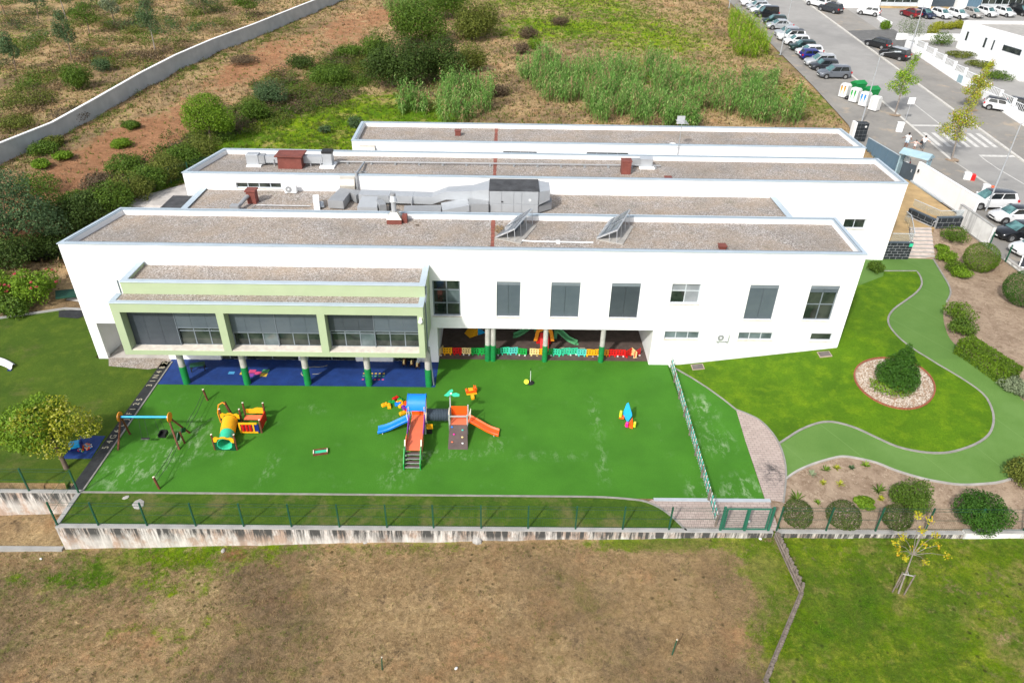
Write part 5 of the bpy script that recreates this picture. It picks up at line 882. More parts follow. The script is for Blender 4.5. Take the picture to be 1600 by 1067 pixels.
t = thing('toddler_slide', 'yellow and red plastic play house slide behind the middle column', 'slide', (3.1, 2.35, .006)); part(t, 'arch', 'pl_ochre', lambda m: m.ext([(-.75,0),(-.5,0),(-.35,.75),(0,.95),(.35,.75),(.5,0),(.75,0),(.6,.85),(.3,1.3),(-.3,1.3),(-.6,.85)], (0,0,.35), (1,0,0), (0,0,1), (0,1,0), .12)); part(t, 'chute', 'pl_red', lambda m: m.add([(-.3,-.75,0),(.3,-.75,0),(.3,.1,.9),(-.3,.1,.9),(-.3,-.75,.08),(.3,-.75,.08),(.3,.1,1.0),(-.3,.1,1.0)], [(3,2,1,0),(4,5,6,7),(0,1,5,4),(1,2,6,5),(2,3,7,6),(3,0,4,7)])); part(t, 'base', 'pl_red', lambda m: m.box(-.55, .55, .12, .8, 0, .6), bevel=.04)
def chute(label, x0, y0, x1, y1, mat):
    t = thing('slide_chute', label, 'slide', ((x0+x1)/2, (y0+y1)/2, .006)); d = Vector((x1-x0, y1-y0, 0)); n = Vector((-d.y, d.x, 0)).normalized(); m = MB(); pr = [(0,.75),(.25,.62),(.6,.25),(.85,.14),(1,.12)]
    for s, z in pr: m.v += [tuple(Vector((x0, y0, z+h+.006))+d*s+n*q) for q, h in ((-.24,.12),(-.2,0),(.2,0),(.24,.12),(.22,-.06),(-.22,-.06))]
    for i in range(4): m.f += [(i*6+k, i*6+(k+1) % 6, (i+1)*6+(k+1) % 6, (i+1)*6+k) for k in range(6)]
    m.f += [tuple(range(5,-1,-1)), tuple(range(24, 30))]; wt(t, 'chute', mat, m); wt(t, 'foot', mat, MB().box(x1-.15, x1+.15, y1-.1, y1+.1, .006, .06)); wt(t, 'support', mat, MB().box(x0-.12, x0+.12, y0-.12, y0+.12, .006, .65))
chute('green plastic slide right of the yellow play house', 4.0, 3.3, 5.5, 2.5, 'print_green'); chute('green plastic slide left of the yellow play house', 2.6, 4.3, 1.0, 3.4, 'print_green')
t = thing('foam_wedge', 'yellow and blue foam wedge deep in the undercroft', 'foam block', (-2.0, 3.9, .006), .6); part(t, 'wedge', 'pl_yellow', lambda m: m.ext([(-.7,0),(0,0),(0,.6)], (0,-.4,0), (1,0,0), (0,0,1), (0,1,0), .8)); part(t, 'wedge', 'pl_sky', lambda m: m.ext([(.01,0),(.7,0),(.01,.6)], (0,-.4,0), (1,0,0), (0,0,1), (0,1,0), .8))
rm = bpy.data.objects['undercroft_floor']
for i, (x, y) in enumerate([(4.4,2.0),(5.0,1.75),(5.9,2.0),(6.5,1.8),(7.1,1.8),(7.7,1.8),(4.5,1.5),(6.0,1.5)]): part(rm, 'floor_mark', 'print_cream', lambda m: m.add([(x-.2,y-.06,.012),(x+.2,y-.06,.012),(x+.2,y+.05,.012),(x-.2,y+.05,.012)], [(0,1,2,3)]))
# ride-on toys, bench and prints under the bay
for i, (x, y, mt, lab) in enumerate([(-6.75,-.35,'timber_brown','leftmost little ride-on horse by the wall'),(-6.22,-.4,'pl_black','black backed ride-on horse between its two neighbours'),(-5.8,-.65,'pl_white','rightmost ride-on horse with pale back by the column')]):
    t = thing('ride_on_toy', lab, 'ride-on toy', (x, y, .008), 0, 'ride-on toys by the wall under the bay'); part(t, 'body', 'timber_brown', lambda m: m.box(-.11, .11, -.3, .28, .16, .34), bevel=.05); part(t, 'seat', mt, lambda m: m.box(-.1, .1, -.05, .3, .342, .46), bevel=.04); part(t, 'head', 'pl_cream', lambda m: m.ext([(-.42,.35),(-.3,.3),(-.2,.36),(-.2,.56),(-.3,.58),(-.42,.46)], (-.05,0,0), (0,1,0), (0,0,1), (1,0,0), .1))
    for sx in (-.13, .13):
        for sy in (-.2, .2): part(t, 'wheel', 'pl_black', lambda m: m.cyl((sx-.025,sy,.09), (sx+.025,sy,.09), .09, n=10))
t = thing('bench', 'dark green slatted bench under the left end of the bay', 'bench', (-20.75, -1.2, .008), .3); 
for k in range(5): part(t, 'slat', 'fence_green', lambda m: m.box(-.48, .48, -.26+k*.105, -.18+k*.105, .42, .45))
for sx in (-.42, .42):
    for sy in (-.22, .2): part(t, 'leg', 'trim_black', lambda m: m.box(sx-.03, sx+.03, sy-.03, sy+.03, 0, .419))
mat_ = bpy.data.objects['rubber_mat']
def decal(x0, x1, y0, y1, mt, z=.013): part(mat_, 'floor_print', mt, lambda m: m.add([(x0,y0,z),(x1,y0,z),(x1,y1,z),(x0,y1,z)], [(0,1,2,3)]))
for (x, y, w, h, mt) in [(-18.4,-1.55,.4,.3,'print_sky'),(-17.55,-1.55,.5,.42,'print_yellow'),(-17.05,-1.35,.45,.4,'print_pink'),(-17.05,-1.8,.45,.38,'print_purple'),(-16.6,-1.55,.42,.36,'print_pink'),(-16.15,-1.3,.45,.38,'print_green'),(-16.15,-1.75,.45,.4,'print_yellow')]: decal(x-w/2, x+w/2, y-h/2, y+h/2, mt)
for r, (y, mt) in enumerate([(-1.45,'print_yellow'),(-1.75,'print_green'),(-2.15,'print_pink')]):
    for k in range(6): x = -9.4+k*.27+.02*r; decal(x-.07, x+.07, y-.07, y+.07, mt)
S = [(-12.1,-.55),(-12.6,-.75),(-13.1,-.75),(-13.5,-1.0),(-13.7,-1.5),(-13.4,-1.9),(-13.2,-2.3)]; sm = smooth(S, 4)
part(mat_, 'floor_line', 'print_cream', lambda m: [m.add([(a.x, a.y-.035, .013), (b.x, b.y-.035, .013), (b.x+.03, b.y+.035, .013), (a.x+.03, a.y+.035, .013)], [(0,1,2,3)]) for a, b in zip(sm[:-1], sm[1:])])
S2 = smooth([(-12.9,-1.6),(-12.5,-1.55),(-12.3,-1.3)], 4); part(mat_, 'floor_line', 'print_cream', lambda m: [m.add([(a.x, a.y-.03, .013), (b.x, b.y-.03, .013), (b.x+.03, b.y+.03, .013), (a.x+.03, a.y+.03, .013)], [(0,1,2,3)]) for a, b in zip(S2[:-1], S2[1:])])
# letters on the black strip
def letters(text, size, mat, parent, loc, rz, name='letter', tilt=0.0):
    cu = bpy.data.curves.new(name, 'FONT'); cu.body = text; cu.size = size; cu.align_x = 'CENTER'; cu.align_y = 'CENTER'; cu.extrude = .001
    to = bpy.data.objects.new(name, cu); col.objects.link(to); dg = bpy.context.evaluated_depsgraph_get(); me = bpy.data.meshes.new_from_object(to.evaluated_get(dg)); bpy.data.objects.remove(to)
    me.materials.clear(); me.materials.append(MAT[mat]); o = bpy.data.objects.new(name, me); col.objects.link(o); o.parent = parent; o.location = loc; o.rotation_euler = (tilt, 0, rz); return o
strip = bpy.data.objects['alphabet_strip']
for ch, (u, v) in zip('Z84N13' + '521FJL6G45', [(256,567),(253,574),(247,581),(243,588),(238,595),(233,602),(218,624),(213,631),(207,639),(202,646),(197,655),(192,664),(184,673),(179,682),(174,690),(167,699)]):
    p = atz(u, v, .02); letters(ch, .52, 'print_cream', strip, (-23.3, p.y, .018), math.pi/2+.05)
# things on the left lawn
sheet('play_mat', [(-25.33,-10.23),(-23.68,-10.2),(-23.8,-8.2),(-25.3,-8.2)], .02, 'blue_rubber', '', '', 0, kind=None); tag(bpy.data.objects['play_mat'], 'square dark blue mat beside the black strip under the tree', 'play mat')
t = thing('toy_bin', 'blue plastic bin tipped over on the dark blue mat', 'toy bin', (-25.0, -9.3, .02), .4); part(t, 'shell', 'pl_sky', lambda m: m.box(-.3, .3, -.22, .22, .12, .42), bevel=.04); part(t, 'rim', 'pl_navy', lambda m: m.box(.302, .36, -.25, .25, .05, .46)); part(t, 'base', 'pl_navy', lambda m: m.box(-.28, .28, -.2, .2, 0, .118))
sc = thing('spilt_bricks', 'heap of tiny coloured plastic bricks spilt on the dark blue mat', 'toy bricks', (-24.5, -9.3, .02)); pals = ['red','orange','yellow','sky','green','white','orange']
for c in range(7):
    m = MB()
    for k in range(14): a, r = random.random()*6.28, random.random()**.5*.42; m.obox((a and r*math.cos(a), r*.8*math.sin(a), .03+.05*random.random()*(1-r)), (.08,.05,.05), random.random()*3)
    m.build('brick_pieces', 'pl_'+pals[c], sc)['kind'] = 'stuff'
t = thing('plastic_sheet', 'crumpled white plastic sheet lying on the left lawn', 'plastic sheet', (-34.6, -.3, 0)); m = MB(); N = 10
for j in range(5):
    for i in range(N): x = -1.4+i*.3; y = (-.45+j*.22)*(1-.35*i/N)-.02*i*i*.6; m.v.append((x, y, .04+.10*abs(mn.noise(Vector((x*2, y*3, 4))))+(.18 if 1 < j < 4 else .02)))
m.f = [(j*N+i, j*N+i+1, (j+1)*N+i+1, (j+1)*N+i) for j in range(4) for i in range(N-1)]; m.build('sheet', 'cloth_white', t, smooth=True); part(t, 'edge_band', 'pl_navy', lambda m: m.box(1.1, 1.35, -1.3, -1.2, 0, .06))
# ------------------------------------------------------------------ entrance: steps, tiled walls, terrace, gate
sheet('terrace', [(32.45,13.5),(34.55,13.5),(36.3,17.5),(38.7,17.5),(39.6,20.2),(42.3,20.4),(42.05,30.2),(40.9,31.2),(40.9,36),(32.9,36),(32.9,28.1),(32.9,21.9),(32.6,19.0)], 0, 'tan_floor', 'tan paved terrace between school and white wall', 'terrace', 0, zf=lambda x, y: 3.13, thick=.5)
t = thing('entrance_steps', 'pale stone steps rising from the turf path to the terrace', 'steps', (36, 13.6, 2.0)); n = 8
for i in range(n):
    a = i/n; x = 34.75+1.65*a; y = 13.62+3.85*a; z = 2.0+1.13*(i+1)/n; wt(t, 'step', 'step_stone', MB().prism([(x,y),(x+2.3-.05*i,y),(x+2.3-.05*i+.206,y+.495),(x+.206,y+.495)], 1.5, z)); wt(t, 'nosing', 'concrete', MB().prism([(x-.01,y-.02),(x+2.31-.05*i,y-.02),(x+2.32-.05*i,y+.09),(x+.03,y+.09)], z-.04, z+.012))
def tiled_wall(name, label, p0, p1, z0, z1, th, nx, nz, face=1):
    a = Vector((*p0, 0)); b = Vector((*p1, 0)); d = (b-a); L = d.length; d.normalize(); nn = Vector((d.y, -d.x, 0)); t = thing(name, label, 'tiled wall', (a.x, a.y, z0))
    wt(t, 'core', 'grout', MB().prism([(a.x, a.y), (b.x, b.y), (b.x-nn.x*th, b.y-nn.y*th), (a.x-nn.x*th, a.y-nn.y*th)], z0-.3, z1)); tw = L/nx; tz = (z1-z0)/nz; tm = None
    for j in range(nz):
        off = .5 if j % 2 else 0; xs = [0]+[ (k+off)*tw for k in range(0 if off else 1, nx)]+[L]; xs = sorted(set(round(q, 4) for q in xs))
        for s0, s1 in zip(xs[:-1], xs[1:]):
            if s1-s0 < .05: continue
            q0 = a+d*(s0+.022); q1 = a+d*(s1-.022); wt(t, 'tile', 'tile_black', MB().add([q0+Vector((0,0,z0+j*tz+.022)), q1+Vector((0,0,z0+j*tz+.022)), q1+Vector((0,0,z0+(j+1)*tz-.022)), q0+Vector((0,0,z0+(j+1)*tz-.022))]+[q+nn*.025 for q in (q0+Vector((0,0,z0+j*tz+.022)), q1+Vector((0,0,z0+j*tz+.022)), q1+Vector((0,0,z0+(j+1)*tz-.022)), q0+Vector((0,0,z0+(j+1)*tz-.022)))], [(3,2,1,0),(4,5,6,7),(0,1,5,4),(1,2,6,5),(2,3,7,6),(3,0,4,7)]))
    wt(t, 'cap', 'gate_dark', MB().prism([(a.x+nn.x*.03, a.y+nn.y*.03), (b.x+nn.x*.03, b.y+nn.y*.03), (b.x-nn.x*(th+.03), b.y-nn.y*(th+.03)), (a.x-nn.x*(th+.03), a.y-nn.y*(th+.03))], z1+.002, z1+.05)); return t
w = tiled_wall('tiled_wall', 'black tiled wall left of the entrance steps', (32.42,13.28), (34.6,13.28), 2.0, 3.5, .2, 4, 6); part(w, 'notice', 'pl_mint', lambda m: m.box(1.85, 2.15, -.06, -.03, 1.2, 1.48))
tiled_wall('tiled_wall', 'low black tiled wall on the terrace side of the right balustrade', (37.5,20.3), (38.62,17.55), 2.9, 3.75, .25, 4, 2); tiled_wall('tiled_wall', 'black tiled wall under the glass balustrade right of the steps', (38.68,17.42), (41.0,17.62), 2.3, 4.05, .3, 4, 4)
def glass_rail(label, pts, z, h):
    t = thing('glass_balustrade', label, 'balustrade', (*pts[0], z))
    for a, b in zip(pts[:-1], pts[1:]):
        n = max(1, round(math.dist(a, b)/1.5))
        for k in range(n):
            p = Vector(a).lerp(Vector(b), k/n+.01); q = Vector(a).lerp(Vector(b), (k+1)/n-.01); wt(t, 'glass_pane', 'glass_clear', MB().beam((p.x, p.y, z+h/2), (q.x, q.y, z+h/2), .02, h))
        wt(t, 'rail', 'frame_light', MB().beam((*a, z+h+.02), (*b, z+h+.02), .05, .035))
glass_rail('glass balustrade on the black tiled wall left of the steps', [(32.6,13.38),(34.5,13.38),(36.1,17.3),(36.1,18.2)], 3.56, .75); glass_rail('glass balustrade on the black tiled wall right of the steps', [(37.65,20.2),(38.72,17.55),(40.95,17.75)], 4.08, .6)
t = thing('handrail', 'bent pale steel handrail at the head of the steps', 'handrail', (38.4, 17.4, 3.13)); wt(t, 'rail', 'steel_pale', MB().tube([(37.3,19.9,3.2),(38.35,17.5,3.2),(38.35,17.4,3.7),(38.5,17.35,3.8)], .035, 8), smooth=True)
def plain_wall(label, p0, p1, z0, z1, th, mat='white_wall', name='boundary_wall', cap='white_paint'):
    a = Vector(p0); b = Vector(p1); d = (b-a).normalized(); n = Vector((d.y, -d.x)); t = thing(name, label, 'wall', (a.x, a.y, z0)); q = lambda e: [(a.x+n.x*e, a.y+n.y*e), (b.x+n.x*e, b.y+n.y*e), (b.x-n.x*(th+e), b.y-n.y*(th+e)), (a.x-n.x*(th+e), a.y-n.y*(th+e))]
    wt(t, 'wall_face', mat, MB().prism(q(0), z0-.8, z1)); wt(t, 'wall_cap', cap, MB().prism(q(.03), z1+.002, z1+.05), bevel=.01); return t
w = plain_wall('long white boundary wall from school gate to retaining wall', (42.3,29.2), (42.9,19.4), 3.1, 5.2, .25); wt(w, 'plinth', 'coping_inner', MB().prism([(42.05,29.2),(42.25,29.2),(42.5,23.6),(42.3,23.6)], 3.14, 3.28)); wt(w, 'letterbox', 'trim_black', MB().box(42.18, 42.28, 28.6, 28.75, 4.3, 4.6))
plain_wall('rain streaked concrete retaining wall beside the parked cars', (41.2,19.0), (41.3,13.9), 2.2, 4.75, .25, 'stained_wall_upper', 'retaining_wall', 'concrete'); plain_wall('low rain streaked wall edging the car park above the garden bed', (41.2,11.2), (41.3,1.0), 2.1, 3.3, .22, 'stained_wall_upper', 'retaining_wall', 'concrete_light'); plain_wall('short white wall stub between gate panel and gate', (42.0,31.6), (42.05,30.8), 3.1, 5.0, .25)
t = thing('sliding_gate', 'long blue grey sliding gate panel beside the white wall', 'gate', (41.4, 35, 3.1)); a, b = Vector((41.3,38.5)), Vector((41.95,31.7)); wt(t, 'panel', 'panel_blue', MB().beam((a.x, a.y, 4.0), (b.x, b.y, 4.0), .06, 1.6)); wt(t, 'top_rail', 'coping', MB().beam((a.x, a.y, 4.83), (b.x, b.y, 4.83), .12, .05))
for k in range(6): p = a.lerp(b, k/5); wt(t, 'stile', 'panel_blue', MB().box(p.x-.05, p.x-.031, p.y-.04, p.y+.04, 3.2, 4.8))
t = thing('entrance_gate', 'dark slate pedestrian gate standing in the white wall', 'gate', (42.1, 30.0, 3.1)); wt(t, 'leaf', 'gate_dark', MB().beam((41.5,30.6,3.95), (42.25,29.3,3.95), .06, 1.65)); wt(t, 'handle', 'steel_pale', MB().box(42.0, 42.06, 29.5, 29.56, 4.0, 4.3))
t = thing('gate_canopy', 'pale blue grey gabled shelter over the school gate', 'shelter', (42.5, 30.3, 3.1))
for (x, y) in ((41.15,30.85),(42.95,28.85),(42.15,31.65),(43.85,29.75)): wt(t, 'post', 'canopy_blue', MB().box(x-.05, x+.05, y-.05, y+.05, 3.1, 5.6))
e = [(40.85,30.75),(42.8,28.55),(44.05,29.65),(42.1,31.9)]; r0, r1 = Vector((41.5,31.3,6.05)), Vector((43.4,29.1,6.05)); E4 = [Vector((x, y, 5.62)) for x, y in e]
for q, nm in (((E4[0], E4[1], r1, r0), 'roof_slope'), ((E4[2], E4[3], r0, r1), 'roof_slope'), ((E4[3], E4[0], r0), 'gable'), ((E4[1], E4[2], r1), 'gable')):
    m = MB(); k = len(q); m.add(list(q)+[v-Vector((0,0,.07)) for v in q], [tuple(range(k)), tuple(range(2*k-1, k-1, -1))]+[(i, k+i, k+(i+1) % k, (i+1) % k) for i in range(k)]); wt(t, nm, 'canopy_blue', m)
wt(t, 'side_panel', 'canopy_blue', MB().beam((41.2,30.95,4.2), (42.1,31.6,4.2), .05, 2.1)); wt(t, 'side_panel', 'canopy_blue', MB().beam((43.0,28.95,4.2), (43.8,29.65,4.2), .05, 2.1))
t = thing('meter_cabinet', 'black tiled cabinet with white side by the corner of the rearmost roof', 'cabinet', (41.4, 41.2, T(41.4, 41.2))); part(t, 'body', 'grout', lambda m: m.box(-.7, .7, -.4, .4, -.2, 2.1)); part(t, 'side_panel', 'white_wall', lambda m: m.box(-.95, -.705, -.45, .45, -.2, 2.2)); part(t, 'label_plate', 'pl_white', lambda m: m.cyl((.35,-.44,1.75), (.35,-.46,1.75), .12, n=10))
for j in range(5):
    for i in range(3): part(t, 'tile', 'tile_black', lambda m: m.box(-.69+i*.465, -.69+i*.465+.44, -.43, -.402, .02+j*.42, .02+j*.42+.39))
for j in range(3): part(t, 'top_tile', 'tile_black', lambda m: m.box(-.69+j*.465, -.69+j*.465+.44, -.39, .39, 2.102, 2.13))
# ---- garden fittings
for u, v, lab in ((1090,574,'brown manhole cover at the foot of the white wall by the picket fence'),(1288,554,'brown manhole cover near the right end of the white wall')):
    p = G(u, v); t = thing('manhole_cover', lab, 'manhole', (p.x, p.y, p.z+.03)); sl = 1.62/11*cl((p.y+15.3)/15.3, 0, 1.25); t.rotation_euler = (0, -math.atan(sl), 0); part(t, 'rim', 'manhole_rim', lambda m: m.box(-.42, .42, -.32, .32, -.1, .03)); part(t, 'lid', 'manhole', lambda m: m.box(-.36, .36, -.26, .26, .031, .045))
t = thing('pebble_ring', 'red brick edging with white pebbles round the clipped conifer', 'bed edging', (RC.x, RC.y, RC.z)); bk = None; ringc = [(ring[i][0], ring[i][1]) for i in range(40)]
for i in range(40):
    for s in (0, .5):
        a = Vector(ringc[i]).lerp(Vector(ringc[(i+1) % 40]), s); b = Vector(ringc[i]).lerp(Vector(ringc[(i+1) % 40]), s+.46) if s == 0 else Vector(ringc[i]).lerp(Vector(ringc[(i+1) % 40]), .96); c = (a+b)/2; d = b-a
        if bk is None: bk = MB().box(-.075, .075, -.04, .04, -.06, .10).build('brick', 'brick_red', t); o = bk
        else: o = bk.copy(); col.objects.link(o); o.parent = t
        o.location = Vector((c.x, c.y, T(c.x, c.y)+.03))-t.location; o.rotation_euler = (0, 0, math.atan2(d.y, d.x)); o.scale = (d.length/.15*.95, 1, 1)
m = MB()
for k in range(3600):
    a, r = random.random()*6.283, random.random()**.5*2.32; q = 1+.02*math.sin(3*a+.6); x, y = RC.x+math.cos(a)*r*q*.97, RC.y+math.sin(a)*r*q*.97; s = random.uniform(.035, .07); z = T(x, y)+.055
    m.add([(x-s,y,z),(x,y-s*.8,z),(x+s,y,z),(x,y+s*.8,z),(x+s*.1,y,z+s)], [(0,1,4),(1,2,4),(2,3,4),(3,0,4)])
wt(t, 'pebbles', 'white_pebble', m)['kind'] = 'stuff'
# ------------------------------------------------------------------ vehicles
CT = {}
def car_mesh(kind):
    if kind in CT: return CT[kind]
    L, W, H = dict(hatch=(4.0,1.76,1.48), suv=(4.5,1.86,1.68), sedan=(4.5,1.78,1.46), van=(4.4,1.84,1.80))[kind]; g = .19
    zb = .92 if kind != 'suv' else 1.0
    ST = [(.500,.40,.58,.72),(.485,.30,.70,.84),(.44,.24,zb-.16,.93),(.36,.22,zb-.08,.98),(.235,.22,zb,1.0),(.0,.22,zb+.02,1.0),(-.30,.22,zb+.05,1.0),(-.42,.24,zb+.04,.97),(-.48,.30,zb-.02,.90),(-.50,.38,zb-.22,.80)]
    m = MB(); N = 10
    for s, z0, z1, wf in ST:
        w = W/2*wf; x = s*L; zz = z0+(z1-z0)*.55
        half = [(0,z0),(w*.86,z0),(w*.97,z0+.08),(w,zz),(w*.97,z1-.07),(w*.86,z1)]
        m.v += [(x, y, z) for y, z in half]+[(x, -y, z) for y, z in half[:0:-1]]
    N = 11
    for i in range(len(ST)-1): m.f += [(i*N+k, (i+1)*N+k, (i+1)*N+(k+1) % N, i*N+(k+1) % N) for k in range(N)]
    m.f += [tuple(range(N)), tuple(range(len(ST)*N-1, (len(ST)-1)*N-1, -1))]
    r0, r1 = (.07, -.24) if kind == 'sedan' else (.10, -.43) if kind == 'van' else (.08, -.40); b0, b1 = .245, (-.36 if kind == 'sedan' else -.475)
    hw, tw = W/2*.90, W/2*.72; zc = zb-.03
    base = [(b0*L, hw*.93, zc), (b1*L, hw*.92, zc+.05), (b1*L, -hw*.92, zc+.05), (b0*L, -hw*.93, zc)]; top = [(r0*L, tw, H-.06), (r1*L, tw*.95, H-.05), (r1*L, -tw*.95, H-.05), (r0*L, -tw, H-.06)]
    gb = MB().add(base+top, [(0,1,5,4),(1,2,6,5),(2,3,7,6),(3,0,4,7)]); q = 1.04
    roof = MB().add([(top[0][0]+.05, tw*q, H-.065), (top[1][0]-.05, tw*.95*q, H-.055), (top[2][0]-.05, -tw*.95*q, H-.055), (top[3][0]+.05, -tw*q, H-.065), (r0*L-.15, tw*.8, H), (r1*L+.12, tw*.8, H-.005), (r1*L+.12, -tw*.8, H-.005), (r0*L-.15, -tw*.8, H)], [(0,4,5,1),(1,5,6,2),(2,6,7,3),(3,7,4,0),(4,7,6,5)])
    def pane(i, j, s0, s1, t0, t1, off):
        B0, B1, T0, T1 = Vector(base[i]), Vector(base[j]), Vector(top[i]), Vector(top[j]); P = lambda s, t: B0.lerp(B1, s).lerp(T0.lerp(T1, s), t); n = (B1-B0).cross(T0-B0).normalized()
        c = sum((P(s, t) for s in (0, 1) for t in (0, 1)), Vector())/4
        if n.dot(c-Vector((c.x*.5 if abs(n.x) > .5 else c.x, 0, c.z))) < 0: n = -n
        v = [P(s0,t0)+n*off, P(s1,t0)+n*off, P(s1,t1)+n*off, P(s0,t1)+n*off]; k = MB().add(v+[p-n*.03 for p in v], [(0,1,2,3),(7,6,5,4),(0,4,5,1),(1,5,6,2),(2,6,7,3),(3,7,4,0)]); return k
    wn_ = [('windscreen','screen_glass',pane(3,0,.05,.95,.06,.95,.012)), ('rear_window','car_glass',pane(1,2,.08,.92,.25 if kind != 'sedan' else .08,.92,.012))]
    for (i, j, fl) in ((0,1,0),(3,2,1)):
        for a, b in ((.08,.46),(.50,.90)): wn_.append(('side_window','car_glass',pane(i, j, a, b, .10, .90, .012)))
    CT[kind] = (L, W, H, zb, m, gb, roof, wn_); return CT[kind]
WHEEL = {}
def wheel_mesh():
    if not WHEEL:
        o = MB().lathe([(.20,-.10),(.30,-.11),(.33,-.07),(.33,.07),(.30,.11),(.20,.10)], n=18); o.v = [(x, z, y) for x, y, z in o.v]; WHEEL['t'] = o
        r = MB()
        for s in (-1, 1): r.cyl((0, s*.085, 0), (0, s*.115, 0), .205, n=14)
        WHEEL['r'] = r
    return WHEEL
CAR_PARTS = {}
def car(label, kind, color, x, y, head, z=None, roofc=None, group='cars parked around the school', far=False, plate=True):
    L, W, H, zb, m, gb, roof, wn_ = car_mesh(kind); zz = zs(x, y)+.035 if z is None else z
    t = thing('parked_car', label, 'car', (x, y, zz), head, group); pitch = math.atan(.09) if y > 35 else 0.0
    if pitch:
        up = Vector((0, -.09, 1)).normalized(); fwd = Vector((math.cos(head), math.sin(head), 0)); fwd = (fwd-up*fwd.dot(up)).normalized(); lf = up.cross(fwd); t.rotation_euler = Matrix(((fwd.x, lf.x, up.x), (fwd.y, lf.y, up.y), (fwd.z, lf.z, up.z))).to_euler()
    key = (kind, color, roofc)
    if key in CAR_PARTS:
        for ch in CAR_PARTS[key].children: copy_tree(ch, t)
        return t
    pn = 'paint_'+color; MB().add(m.v, m.f).build('body', pn, t, smooth=True); MB().add(gb.v, gb.f).build('cabin', pn, t); MB().add(roof.v, roof.f).build('roof', 'paint_'+(roofc or color), t, smooth=True)
    for n, mt, k in wn_: k.build(n, mt, t)
    wm = wheel_mesh()
    for sx in (.305, -.305):
        for sy in (-1, 1):
            ar = MB().cyl((sx*L, sy*(W/2-.20), .35), (sx*L, sy*(W/2+.004), .35), .40, n=18).build('wheel_arch', 'trim_black', t)
            w = MB().add(wm['t'].v, wm['t'].f).build('wheel', 'tyre', t, smooth=True); w.location = (sx*L, sy*(W/2-.085), .33); MB().add(wm['r'].v, wm['r'].f).build('rim', 'rim', w)
    for sy in (-1, 1):
        part(t, 'headlight', 'lamp_glass', lambda q: q.add([(.495*L, sy*W*.27, zb-.36), (.47*L, sy*W*.44, zb-.34), (.43*L, sy*W*.455, zb-.22), (.478*L, sy*W*.28, zb-.24), (.46*L, sy*W*.27, zb-.36), (.43*L, sy*W*.40, zb-.34), (.40*L, sy*W*.41, zb-.22), (.44*L, sy*W*.27, zb-.24)], [(0,1,2,3),(7,6,5,4),(0,4,5,1),(1,5,6,2),(2,6,7,3),(3,7,4,0)]))
        part(t, 'tail_light', 'tail_red', lambda q: q.box(-.502*L, -.44*L, sy*W*.33, sy*W*.455, zb-.24, zb-.02)); part(t, 'mirror', pn, lambda q: q.box(.17*L, .21*L, sy*(W/2-.02), sy*(W/2+.14), zb-.02, zb+.11), bevel=.03)
    part(t, 'grille', 'trim_black', lambda q: q.box(.44*L, .502*L, -W*.22, W*.22, .42, .56)); part(t, 'number_plate', 'plate_white', lambda q: q.box(-.51*L, -.503*L, -.26, .26, zb-.36, zb-.25)); part(t, 'number_plate', 'plate_white', lambda q: q.box(.503*L, .51*L, -.26, .26, .34, .42)); part(t, 'bumper', 'trim_black', lambda q: q.box(-.503*L, -.44*L, -W*.42, W*.42, .30, .44)); part(t, 'sill', 'trim_black', lambda q: q.box(-.22*L, .22*L, -W/2*.985, W/2*.985, .19, .27))
    CAR_PARTS[key] = t; return t
row = [(1276,122,'suv','grey',None,0,'grey SUV nearest the recycling containers'),(1274.5,110,'hatch','graphite',None,0,'graphite car second in the row from the containers'),(1264,104,'suv','silver',None,0,'silver SUV third in the row from the containers'),(1256,94,'hatch','blue',None,math.pi,'bright blue car parked nose out in the row'),(1245,87.5,'hatch','white',None,0,'white hatchback directly behind the blue car'),(1234,79.5,'hatch','green',None,0,'dark green hatchback just below the nearer lamp post'),(1226,71,'hatch','white',None,0,'white car just above the dark green hatchback'),(1219,64,'suv','white','black',0,'white SUV with black roof in the row'),(1211,57.5,'hatch','silver',None,0,'silver blue hatchback between black roofed SUV and silver saloon'),(1201,46,'sedan','silver',None,0,'silver saloon in the middle of the row'),(1189,38.5,'hatch','green',None,0,'dark green car above the silver saloon'),(1179,27,'van','black',None,0,'tall black people carrier far up the row'),(1173,22,'hatch','white',None,0,'white car just above the black people carrier'),(1163,16,'hatch','silver',None,0,'silver car fourth from the top of the row'),(1157,10.5,'suv','white',None,0,'white SUV third from the top of the row'),(1151.5,5,'hatch','white',None,0,'white hatchback second from the top of the row'),(1146,1,'hatch','black',None,0,'black hatchback topmost in the row')]
for u, v, k, c, rc, fl, lab in row: p = G(u, v); car(lab, k, c, 46.75+random.uniform(-.15,.15), p.y+.35, math.pi+fl+random.uniform(-.05,.05), roofc=rc, group='cars parked in the row along the road')
p = G(1370,74); car('black hatchback left of its black neighbour across the road', 'hatch', 'black', p.x, p.y, 2.2); p = G(1396,91); car('black SUV with silver roof beside the far pavement tree', 'suv', 'black', p.x, p.y, 2.2, roofc='silver'); p = G(1296,19); car('dark off-roader at the top of the far kerb', 'suv', 'graphite', p.x, p.y, 2.2); p = G(1277,10); car('white SUV with dark rear glass at the top of the far kerb', 'suv', 'white', p.x, p.y, 2.2); p = G(1356,24); car('white car standing alone by the low wall across the road', 'hatch', 'white', p.x, p.y, 2.6, z=zs(p.x, p.y)+.05)
p = G(1560,172); car('small white car with black roof under the yellow plane tree', 'hatch', 'white', p.x, p.y, -.5, roofc='black'); p = G(1597,172); car('black car cut by the right edge across the road', 'hatch', 'black', p.x, p.y, -.4)
